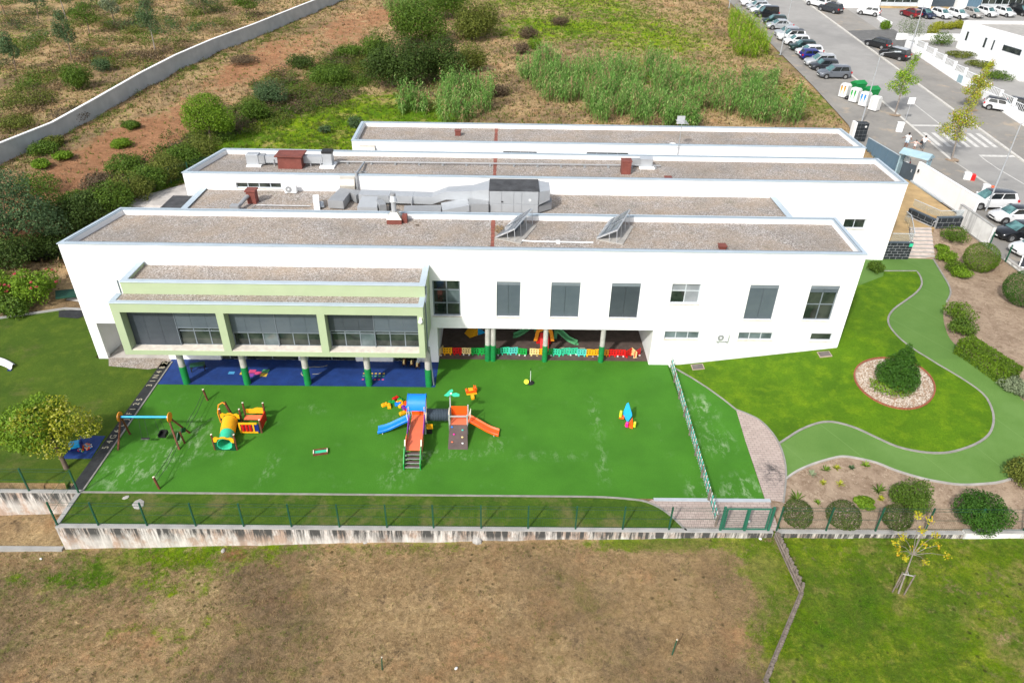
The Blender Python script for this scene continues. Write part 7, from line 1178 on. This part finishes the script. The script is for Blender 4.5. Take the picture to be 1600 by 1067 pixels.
# -- reeds
def reeds(name, label, poly, n, h, mat='leaf_reed'):
    P = [G(u, v) for u, v in poly]; xs = [p.x for p in P]; ys = [p.y for p in P]; C_ = []
    def inside(x, y):
        c = False; j = len(P)-1
        for i in range(len(P)):
            if (P[i].y > y) != (P[j].y > y) and x < (P[j].x-P[i].x)*(y-P[i].y)/(P[j].y-P[i].y)+P[i].x: c = not c
            j = i
        return c
    while len(C_) < n:
        x, y = rng.uniform(min(xs), max(xs)), rng.uniform(min(ys), max(ys))
        if inside(x, y) and mn.noise(Vector((x*.4, y*.4, 9)))+.5*mn.noise(Vector((x*1.1, y*1.1, 3))) > -.10: C_.append((x, y, TH(x, y)))
    C_ = np.array(C_); V = []; Fl = []; o = 0; H = h*rng.uniform(.45, 1.15, n)*(1+.6*np.array([mn.noise(Vector((a*.35, b*.35, 2))) for a, b, _ in C_]))
    ln = rng.normal(size=(n, 2))*.14
    for i in range(n):
        b = C_[i]; top = b+np.array([ln[i, 0]*H[i], ln[i, 1]*H[i], H[i]])
        V += [b+[-.02,0,0], b+[.02,0,0], top, top]; Fl.append((o, o+1, o+2, o+3)); o += 4
        for k in range(9):
            s = .25+.75*(k+.5)/9; p = b+(top-b)*s; a = rng.random()*6.28; L_ = rng.uniform(.45, .8)*(1.1-.35*s); dx, dy = math.cos(a), math.sin(a); q = p+np.array([dx*L_*.5, dy*L_*.5, L_*.42]); e = p+np.array([dx*L_, dy*L_, L_*.05]); w = np.array([-dy, dx, 0])*.05
            V += [p-w*.5, p+w*.5, q+w, q-w]; Fl.append((o, o+1, o+2, o+3)); V += [q-w, q+w, e, e]; Fl.append((o+4, o+5, o+6, o+7)); o += 8
    V = np.array(V); Fl = np.array(Fl); dry = np.repeat(rng.random(n) < .13, 19); dq = mesh_np('dry_reed', V, Fl[dry], 'leaf_straw'); tag(dq, label+', its dry brown stems', 'reeds', kind='stuff'); ob = mesh_np(name, V, Fl[~dry], mat); return tag(ob, label, 'reeds', kind='stuff')
reeds('reed_bed', 'small bright reed clump left of the rear roof', [(620,168),(666,168),(666,182),(628,182)], 130, 3.0); reeds('reed_bed', 'reed clump right of the dark thicket', [(690,150),(720,140),(772,150),(768,178),(735,188),(715,200),(682,195)], 420, 3.2)
reeds('reed_bed', 'wide bed of tall green reeds behind the rear roof', [(800,118),(835,100),(860,86),(885,118),(925,108),(985,108),(1020,100),(1050,118),(1100,138),(1180,148),(1250,165),(1250,198),(1190,198),(1150,186),(1085,178),(1050,192),(1020,200),(975,196),(940,200),(925,188),(905,172),(880,165),(850,160),(830,140)], 2900, 3.0); reeds('reed_bed', 'bright reed bed beside the parked car row', [(1136,40),(1155,32),(1190,65),(1200,88),(1165,98),(1145,85)], 620, 2.8, 'leaf_plane'); reeds('reed_bed', 'low reed patch between main bed and pavement', [(1155,132),(1212,128),(1215,143),(1160,146)], 220, 2.2); reeds('reed_bed', 'reed clumps against the rear roof edge', [(1035,194),(1090,194),(1090,204),(1035,204)], 170, 2.6); reeds('reed_bed', 'bright reeds at the top edge above the thicket', [(600,14),(680,8),(680,22),(610,24)], 260, 3.0)
# -- left lawn tree
p = aty(68, 664, -10.6); b0 = G(104, 732); c = Vector((p.x, p.y, p.z))-b0
lt = tree('lawn_tree', 'yellow green tree with pale leaves on the left lawn', b0, max(1.4, c.z*.75), .14, [(c.x-.3,c.y,c.z,1.6,1.5,1.25),(c.x-1.6,c.y+.2,c.z+.05,1.2,1.2,1.0),(c.x-.2,c.y+.8,c.z+.65,1.2,1.0,.85),(c.x-1.0,c.y-.5,c.z-.55,1.2,1.0,.8)], 'leaf_bright', 8500, .14, seed=30, lean=(c.x*.55, c.y*.55), lump=.4)
crown('crown', lt, 'leaf_yellow', [(c.x+1.3,c.y+.1,c.z+.15,1.25,1.1,.9),(c.x+.6,c.y-.6,c.z-.75,1.2,1.0,.7),(c.x+2.1,c.y+.3,c.z-.35,.85,.8,.7),(c.x-2.3,c.y,c.z-.6,1.0,.9,.7),(c.x+.5,c.y+.7,c.z+.75,.9,.8,.6),(c.x-.4,c.y-.2,c.z+.5,1.2,1.1,.8)], 5200, .14, seed=31, lump=.4)
# -- garden plants
def ball(label, u, v, r, mat, n, size, seed, sq=1.0, group=None, name='ball_shrub'):
    return bush(name, label, 'shrub', BG(u, v), [(0,0,r*.85*sq,r,r,r*.95*sq)], mat, n, size, group, 4, seed, shell=.82, lump=.07)
ball('clipped bright green ball shrub below the concrete wall', 1527, 421, 1.38, 'leaf_hedge', 8000, .085, 31, .95); ball('dark green ball shrub at the right edge of the bed', 1594, 474, 1.6, 'leaf_conifer', 8000, .095, 32, .9)
fl = 'flowering ball shrubs inside the front fence'
ball('flowering ball shrub nearest the green gate', 1242, 815, .82, 'leaf_flower', 4200, .075, 33, .9, fl); ball('middle of the three flowering ball shrubs', 1314, 818, .9, 'leaf_flower', 4600, .075, 34, .85, fl); ball('flowering ball shrub farthest from the gate', 1397, 820, .78, 'leaf_flower', 4000, .075, 35, .85, fl)
bush('garden_bush', 'dark green bush behind the farthest flowering ball', 'shrub', BG(1417,792), dome(2.3,1.9,5,36), 'leaf_mid', 5500, .10, None, 5, 36, lump=.2); bush('garden_bush', 'largest dark green bush inside the front fence', 'shrub', BG(1528,818), dome(3.2,2.0,6,37), 'leaf_conifer', 8500, .11, None, 5, 37, lump=.2); bush('garden_bush', 'brown green bush cut by the right edge of the path', 'shrub', BG(1596,752), dome(2.4,1.6,5,38), 'leaf_olive', 2600, .14, None, 4, 38)
t = thing('conifer', 'dense dark green conifer in the round pebble bed', 'conifer', (RC.x+.05, RC.y-.1, RC.z)); crown('crown', t, 'leaf_conifer', [(0,0,.55,1.5,1.42,.5),(.02,.02,1.0,1.25,1.2,.45),(.03,.05,1.45,1.0,.95,.42),(.05,.08,1.9,.74,.7,.4),(.05,.1,2.3,.48,.46,.38),(.05,.1,2.7,.22,.22,.4)], 11000, .15, .35, shell=.6, lump=.2, seed=39, zmin=.03); part(t, 'trunk', 'bark', lambda m: m.cyl((0,0,-.1), (0,0,2.3), .12, .03, n=8)); crown('skirt', t, 'leaf_bright', [(-.5,-.5,.2,1.3,1.1,.3)], 1200, .14, seed=40, zmin=.02)
def hedge(name, label, a, b, w, h, mat, n, size):
    A_ = Vector(a); B_ = Vector(b); L_ = (B_-A_).length; d = (B_-A_).normalized(); nn = Vector((-d.y, d.x, 0)).normalized(); t = thing(name, label, 'hedge', A_); P = []; N = []
    for k in range(n):
        s = rng.random(); f = rng.random(); q = d*(s*L_)
        if f < .45: x = rng.uniform(-w/2, w/2); P.append(q+nn*x+Vector((0,0,h*(1-.12*(2*x/w)**2)+rng.uniform(-.08,.05)))); N.append(Vector((0,0,1)))
        else: sg = 1 if f < .72 else -1; z = rng.random()*h; P.append(q+nn*sg*(w/2-.06*z+rng.uniform(-.08,.04))+Vector((0,0,z))); N.append(nn*sg)
    P = np.array([tuple(p) for p in P]); N = np.array([tuple(v) for v in N])+unit(n)*.6; N /= np.linalg.norm(N, axis=1, keepdims=True); V, Fq = leaf_quads(P, N, size, .6); mesh_np('foliage', V, Fq, mat, t); m = MB(); [limb(m, [tuple(d*(L_*(i+.5)/8)+Vector((0,0,-.1))), tuple(d*(L_*(i+.5)/8)+Vector((0,0,h*.8)))], .04, .02, 5) for i in range(8)]; m.build('stem', 'bark', t); ends = [(d*0, -d), (d*L_, d)]
    Pe = []; Ne = []
    for base, dn in ends:
        for k in range(n//14): Pe.append(tuple(base+nn*rng.uniform(-w/2, w/2)+dn*rng.uniform(-.1,.05)+Vector((0,0,rng.random()*h)))); Ne.append(tuple(dn))
    V, Fq = leaf_quads(np.array(Pe), (lambda q: q/np.linalg.norm(q, axis=1, keepdims=True))(np.array(Ne)+unit(len(Ne))*.6), size, .6); mesh_np('foliage_end', V, Fq, mat, t); return t
hedge('clipped_hedge', 'long clipped olive green hedge beside the turf path', BG(1500,548), BG(1578,600), 1.5, 1.15, 'leaf_hedge', 6500, .12)
for i, (u, v, w, h, mt, lab) in enumerate([(1495,500,2.4,1.5,'leaf_hedge','rounded bright shrub above the clipped hedge'),(1500,520,2.2,1.2,'leaf_mid','green shrub touching the upper end of the clipped hedge'),(1488,377,2.8,1.4,'leaf_mid','green shrub at the foot of the streaked concrete wall'),(1476,408,1.8,1.1,'leaf_bright','bright shrub just right of the steps'),(1490,424,2.0,1.0,'leaf_hedge','shrub between steps and clipped ball'),(1500,433,1.8,.9,'leaf_bright','small bright shrub left of the clipped ball'),(1366,424,1.5,1.0,'leaf_mid','small shrub at the corner of the white wall'),(1470,392,1.2,.6,'leaf_bright','tiny bright shrub at the steps'),(1580,606,1.9,.9,'leaf_grey','pale grey lavender clump at the end of the hedge'),(1600,616,1.6,.8,'leaf_grey','second grey lavender clump at the right edge'),(1350,788,1.2,.4,'leaf_bright','low bright ground cover between flowering balls')]): bush('garden_shrub', lab, 'shrub', BG(u, v), dome(w, h, 5, 110+i), mt, 1900, .13, 'small garden shrubs', 3, 110+i)
def spiky(label, u, v, r, mat, n=26):
    t = thing('spiky_plant', label, 'plant', BG(u, v), 0, 'spiky plants in the sandy bed'); m = MB()
    for k in range(n): a = random.random()*6.28; e = random.uniform(.3, 1.1); L_ = r*random.uniform(.7, 1.1); d = Vector((math.cos(a)*math.cos(e), math.sin(a)*math.cos(e), math.sin(e))); s = Vector((-math.sin(a), math.cos(a), 0))*.035; m.add([s*.5, -s*.5, d*L_*.55-s, d*L_*.55+s, d*L_+Vector((0,0,-.1*L_))], [(0,1,2,3),(3,2,4)])
    m.build('leaves', mat, t)
for u, v, r, mt, lab in [(1245,782,.75,'leaf_mid','largest spiky plant behind the first flowering ball'),(1372,768,.6,'leaf_mid','spiky plant in the middle of the sandy bed'),(1289,735,.42,'leaf_mid','spiky plant at the top left of the sandy bed'),(1352,728,.4,'leaf_bright','bright spiky plant at the top of the sandy bed'),(1268,742,.4,'leaf_grey','grey spiky plant at the left of the sandy bed'),(1306,732,.35,'leaf_yellow','straw coloured plant in the sandy bed'),(1312,757,.35,'leaf_yellow','yellow plant in the left middle of the sandy bed'),(1286,755,.3,'leaf_yellow','small yellow plant by the left of the sandy bed'),(1330,732,.3,'leaf_euca','small grey green plant at the top of the sandy bed'),(1376,780,.32,'leaf_yellow','yellow sprig right in the sandy bed'),(1277,786,.28,'leaf_bright','small green sprig near the fence')]: spiky(lab, u, v, r, mt)
# staked sapling on the green field
b = G(1404, 926); t = thing('staked_sapling', 'thin sapling with yellow leaves tied to three stakes', 'tree', b); tp = aty(1435, 842, b.y+.35)-b
m = MB(); limb(m, [(0,0,-.05), tuple(tp*.5), tuple(tp)], .045, .02, 7); m.build('trunk', 'bark_pale', t, smooth=True)
for dx, dy in ((-.28,.05),(.22,-.1),(.05,.3)): part(t, 'stake', 'timber_grey', lambda q: q.cyl((dx,dy,-.05), (dx*1.05+.06,dy,1.45), .035, n=7))
part(t, 'tie', 'twig_white', lambda q: q.beam((-.24,.05,1.36), (.28,-.08,1.34), .03, .05)); part(t, 'tie', 'twig_white', lambda q: q.beam((.1,.28,1.36), (.05,0,1.35), .03, .05)); cs = []
for (u, v) in [(1435,805),(1452,812),(1462,835),(1410,838),(1445,850),(1400,850),(1428,858),(1466,852),(1415,872),(1447,878),(1480,868),(1441,828),(1404,862)]:
    q = aty(u, v, b.y+.35+rng.uniform(-.4,.4))-b; cs.append((q.x, q.y, q.z, .22, .22, .2))
crown('crown', t, 'leaf_autumn', cs, 520, .12, shell=.2, seed=41); m = MB(); [limb(m, [tuple(tp*.72), tuple((tp*.8+Vector(c[:3]))/2), c[:3]], .018, .006, 5) for c in cs]; m.build('limbs', 'bark_pale', t)
# -- street trees
for i, (u, v, cu, cv, hw, mt, lab) in enumerate([(1398,180,1414,122,2.1,'leaf_plane','green plane tree on the kerb between containers and crossing'),(1487,250,1502,188,2.3,'leaf_goldplane','yellowing plane tree in front of the pedestrian crossing'),(1518,172,1530,130,2.0,'leaf_goldplane','yellow green plane tree across the road above the small white car')]):
    b = G(u, v); q = aty(cu, cv, b.y)-b; k = hw
    cr = [(q.x,0,q.z,k*.5,k*.5,k*.6),(q.x-k*.5,.1,q.z-k*.45,k*.42,k*.4,k*.36),(q.x+k*.5,-.1,q.z-k*.1,k*.4,k*.4,k*.34),(q.x+k*.2,.1,q.z+k*.75,k*.32,k*.3,k*.5),(q.x-k*.3,-.2,q.z+k*.25,k*.38,k*.36,k*.34),(q.x+k*.15,.2,q.z-k*.75,k*.42,k*.4,k*.3),(q.x+.35*k,0,q.z+k*1.15,k*.2,k*.2,k*.35)]
    tree('plane_tree', lab, b, q.z-.6, .10, cr, mt, 1900, .24, 'bark_pale', 50+i, 'plane trees along the road', (q.x*.9, 0), shell=.25, lump=.35)
    part(bpy.data.objects[[o.name for o in bpy.data.objects if o.get('label') == lab][0]], 'tree_pit', 'bed_soil', lambda m: m.lathe([(.75,.035),(.75,.05),(.55,.055),(.01,.05)], n=14))
for i, (u, v, w, h, mt, lab) in enumerate([(1421,62,5,4.0,'leaf_grey','pale flowering shrub behind the street wall'),(1470,72,4,2.4,'leaf_mid','dark green shrub in the yard across the road'),(1382,46,2.2,1.6,'leaf_bright','round shrub at the driveway entrance'),(1467,46,2.4,1.4,'leaf_yellow','yellow shrub by the yard wall, left one'),(1482,46,2.2,1.3,'leaf_yellow','yellow shrub by the yard wall, middle one'),(1497,45,2.4,1.5,'leaf_yellow','yellow shrub by the yard wall, right one'),(1455,60,2.2,2.6,'leaf_yellow','upright yellow shrub left of the dark yard shrub'),(1592,118,3.2,3.2,'leaf_red','reddish shrub at the annexe wall'),(1500,90,4.5,1.0,'leaf_olive','low planting along the annexe wall, upper end'),(1530,105,4.5,1.0,'leaf_olive','low planting along the annexe wall, middle'),(1558,124,4.5,1.2,'leaf_mid','low planting along the annexe wall, lower end')]): bush('yard_shrub', lab, 'shrub', BG(u, v), dome(w, h, 5, 140+i), mt, 1100, .24, 'shrubs in the yard across the road', 3, 140+i)
# weeds on roof
t = thing('roof_weed', 'straw coloured weed tuft on the front roof by the brown joint', 'plant', (-.2, 3.6, ZG)); crown('leaves', t, 'leaf_straw', [(0,0,.15,.4,.35,.28)], 420, .14, .25, seed=45, zmin=.0)
t = thing('roof_weed', 'tiny brown weed tuft right of the exhaust chimney', 'plant', (-5.9, 4.3, ZG)); crown('leaves', t, 'leaf_brown', [(0,0,.05,.14,.12,.1)], 90, .08, .25, seed=46, zmin=.0)
# -- grass
def tufts(name, label, region, n, h, mats, cond, blades=4, wide=.05, parent=None):
    x0, x1, y0, y1 = region; out = {m: [] for m in mats}; k = 0
    while k < n:
        x, y = rng.uniform(x0, x1), rng.uniform(y0, y1); k += 1; m = cond(x, y)
        if m: out[m].append((x, y, TH(x, y)))
    for m, L_ in out.items():
        if not L_: continue
        C_ = np.repeat(np.array(L_), blades, 0); q = len(C_); a = rng.random(q)*6.283; hh = h*rng.uniform(.4, 1.2, q); r = rng.uniform(.0, .12, q)*h*4; d = np.stack([np.cos(a), np.sin(a), np.zeros(q)], 1); s = np.stack([-np.sin(a), np.cos(a), np.zeros(q)], 1)*wide; B_ = C_+d*r[:, None]; B_[:, 2] -= .03; tp = B_+d*(hh*rng.uniform(.2, .9, q))[:, None]; tp[:, 2] += hh
        V = np.stack([B_-s, B_+s, tp], 1).reshape(-1, 3); o = mesh_np(name, V, np.arange(3*q).reshape(q, 3), m); tag(o, label+' ('+m.split('_')[1]+' blades)', 'grass', kind='stuff')
def fieldc(x, y):
    if x < barrier_x(y): z = zone(x, y)[0]; n = mn.noise(Vector((x*.7, y*.7, 4))); return ('leaf_hedge' if rng.random() < .5 else 'leaf_olive') if rng.random() < z*.9+.05 else ('leaf_straw' if n > -.2 else 'leaf_brown' if rng.random() < .35 else None)
    z = zone(x, y)[0]; return 'leaf_hedge' if rng.random() < z-.2 else 'leaf_bright' if rng.random() < .3 else 'leaf_olive' if rng.random() < .5 else None
tufts('field_grass', 'short dry grass tufts over the near field', (-30, 32, -28, -15.6), 80000, .12, ['leaf_straw','leaf_brown','leaf_olive','leaf_hedge','leaf_bright'], fieldc, 5, .011)
def hillc(x, y):
    if x > 41.8 or (x > -27 and y < 29.5) or (x > -35 and y < 24): return None
    z = zone(x, y); 
    if z[1] > .5 and rng.random() < .75: return None
    return 'leaf_hedge' if rng.random() < z[0] and rng.random() < .6 else 'leaf_olive' if rng.random() < z[0]+.12 else 'leaf_straw' if rng.random() < .75 else 'leaf_brown'
tufts('hill_grass', 'rough grass tufts over the hillside', (-75, 42, 10, 112), 52000, .34, ['leaf_straw','leaf_brown','leaf_olive','leaf_hedge'], hillc, 5, .045)
def lawnc(x, y):
    return 'leaf_hedge' if rng.random() < .6 else 'leaf_olive'
# pallets by the left corner
for i, (x, y, z, rz, lab) in enumerate([(-36.2,14.6,0,.5,'stack of pale pallets nearest the white corner'),(-34.9,16.6,0,.45,'farther stack of pale pallets behind the left corner')]):
    zz = T(x, y)+.05; t = thing('pallet_stack', lab, 'pallets', (x, y, zz), rz)
    for k in range(4):
        for j in range(6): part(t, 'board', 'pallet_wood', lambda m: m.box(-.9, .9, -.75+j*.26, -.75+j*.26+.18, k*.28+.2, k*.28+.235))
        for j in (-.8, 0, .8): part(t, 'bearer', 'pallet_wood', lambda m: m.box(j-.05, j+.05, -.75, .75, k*.28, k*.28+.198))
t = thing('tarp_heap', 'black tarpaulin heap beside the pallets', 'tarpaulin', BG(62, 402)); part(t, 'tarp', 'pl_black', lambda m: m.ball((0,0,.5), (1.7,1.1,.75), 12, 8), smooth=True); part(t, 'fold', 'pl_black', lambda m: m.ball((1.3,.3,.3), (1.1,.8,.45), 10, 6), smooth=True)
p = G(118, 462); t = thing('green_net_frame', 'green mesh panel leaning beside the left wall', 'net panel', p, .5); part(t, 'net', 'wire_green', lambda m: m.obox((0,0,.25), (2.6,1.5,.02), 0, .12, 0)); part(t, 'bar', 'fence_green', lambda m: m.obox((0,-.75,.27), (2.6,.05,.05), 0, .12, 0)); part(t, 'post', 'fence_green', lambda m: m.box(.2, .27, -1.0, -.93, -.05, 1.2))
sheet('black_mat', [(G(u, v).x, G(u, v).y) for u, v in [(92,486),(128,483),(132,494),(122,498),(92,496)]], .03, 'black_rubber', '', '', 0, kind=None); tag(bpy.data.objects['black_mat'], 'black mat on the lawn beside the left wall', 'mat')
kerb('kerb', [(-60,4.95),(-38.1,5.15),(-35.9,5.9),(-33.9,6.65),(-28.2,6.3)], .18, .12, 'concrete', 'stone kerb between left lawn and shrub bed')
wire_fence('green wire fence along the scrub line beside the yard', [(-34.8,22.5),(-27.5,31.5)], 1.6, [(-34.8+i*1.22, 22.5+i*1.5) for i in range(7)], 3.2); wire_fence('green wire fence behind the second block', [(-27.5,31.5),(-14.5,30.8)], 1.6, [(-27.5+i*2.6, 31.5-.14*i) for i in range(6)], 3.2)

# -- low scrub that runs together over the slopes
def scrub_cover(label, poly, n, rr, mats, leaves_, size, thr=-.05):
    P = [G(u, v) for u, v in poly]; out = {m: [] for m in mats}; k = 0
    def inside(x, y):
        c = False; j = len(P)-1
        for i in range(len(P)):
            if (P[i].y > y) != (P[j].y > y) and x < (P[j].x-P[i].x)*(y-P[i].y)/(P[j].y-P[i].y)+P[i].x: c = not c
            j = i
        return c
    xs = [p.x for p in P]; ys = [p.y for p in P]
    while k < n:
        x, y = rng.uniform(min(xs), max(xs)), rng.uniform(min(ys), max(ys))
        if not inside(x, y) or mn.noise(Vector((x*.16, y*.16, 6)))+.6*mn.noise(Vector((x*.5, y*.5, 1))) < thr: continue
        k += 1; r = rng.uniform(*rr); i = int(cl((mn.noise(Vector((x*.2, y*.2, 12)))*.9+.5+rng.uniform(-.25, .25))*len(mats), 0, len(mats)-1)); out[mats[i]].append((x, y, TH(x, y)+r*.25, r, r, r*rng.uniform(.35, .8)))
    for m, b in out.items():
        if b: tag(crown('scrub_cover', None, m, b, leaves_*len(b), size, shell=.25, lump=.5, seed=len(b)), label+', '+m.split('_')[1]+' leaved', 'scrub', kind='stuff')
scrub_cover('matted scrub beyond the concrete wall', [(0,100),(130,90),(330,62),(225,112),(90,192),(0,238)], 420, (.5,1.5), ['leaf_straw','leaf_brown','leaf_olive','leaf_mid'], 70, .19)
scrub_cover('matted scrub on the slope left of the yard', [(60,330),(130,285),(200,238),(290,200),(380,140),(440,105),(560,75),(610,120),(540,150),(470,185),(400,212),(330,232),(250,275),(150,340)], 620, (.5,1.3), ['leaf_mid','leaf_olive','leaf_dark','leaf_brown','leaf_olive'], 80, .18)
scrub_cover('ragged undergrowth at the top left', [(0,0),(400,0),(440,18),(330,60),(130,92),(0,110)], 480, (.6,1.9), ['leaf_brown','leaf_euca','leaf_mid','leaf_olive','leaf_straw'], 75, .25)
scrub_cover('scattered weeds over the field behind the reeds', [(790,0),(1120,0),(1140,60),(1240,150),(1060,112),(930,95),(860,70),(800,40)], 330, (.2,.6), ['leaf_olive','leaf_bright','leaf_mid','leaf_brown'], 22, .17)
scrub_cover('brambles round the foot of the dark thicket', [(560,60),(800,20),(830,110),(790,165),(700,150),(600,150)], 200, (.5,1.3), ['leaf_dark','leaf_olive','leaf_brown','leaf_mid'], 55, .2)
scrub_cover('short weeds on the green slope behind the second block', [(380,228),(480,170),(600,150),(680,195),(560,205),(540,232)], 260, (.15,.45), ['leaf_mid','leaf_olive','leaf_hedge'], 25, .13)
scrub_cover('dense green brush below the red earth track', [(240,262),(300,205),(380,160),(450,120),(540,95),(600,130),(540,158),(470,182),(410,205),(340,228)], 620, (.5,1.3), ['leaf_mid','leaf_olive','leaf_mid','leaf_brown','leaf_dark'], 80, .17, -.6)
scrub_cover('weeds along the near foot of the concrete wall', [(0,262),(90,220),(225,143),(335,88),(470,33),(470,45),(335,100),(225,158),(90,236),(0,278)], 220, (.25,.7), ['leaf_olive','leaf_mid','leaf_straw'], 40, .14, -.6)
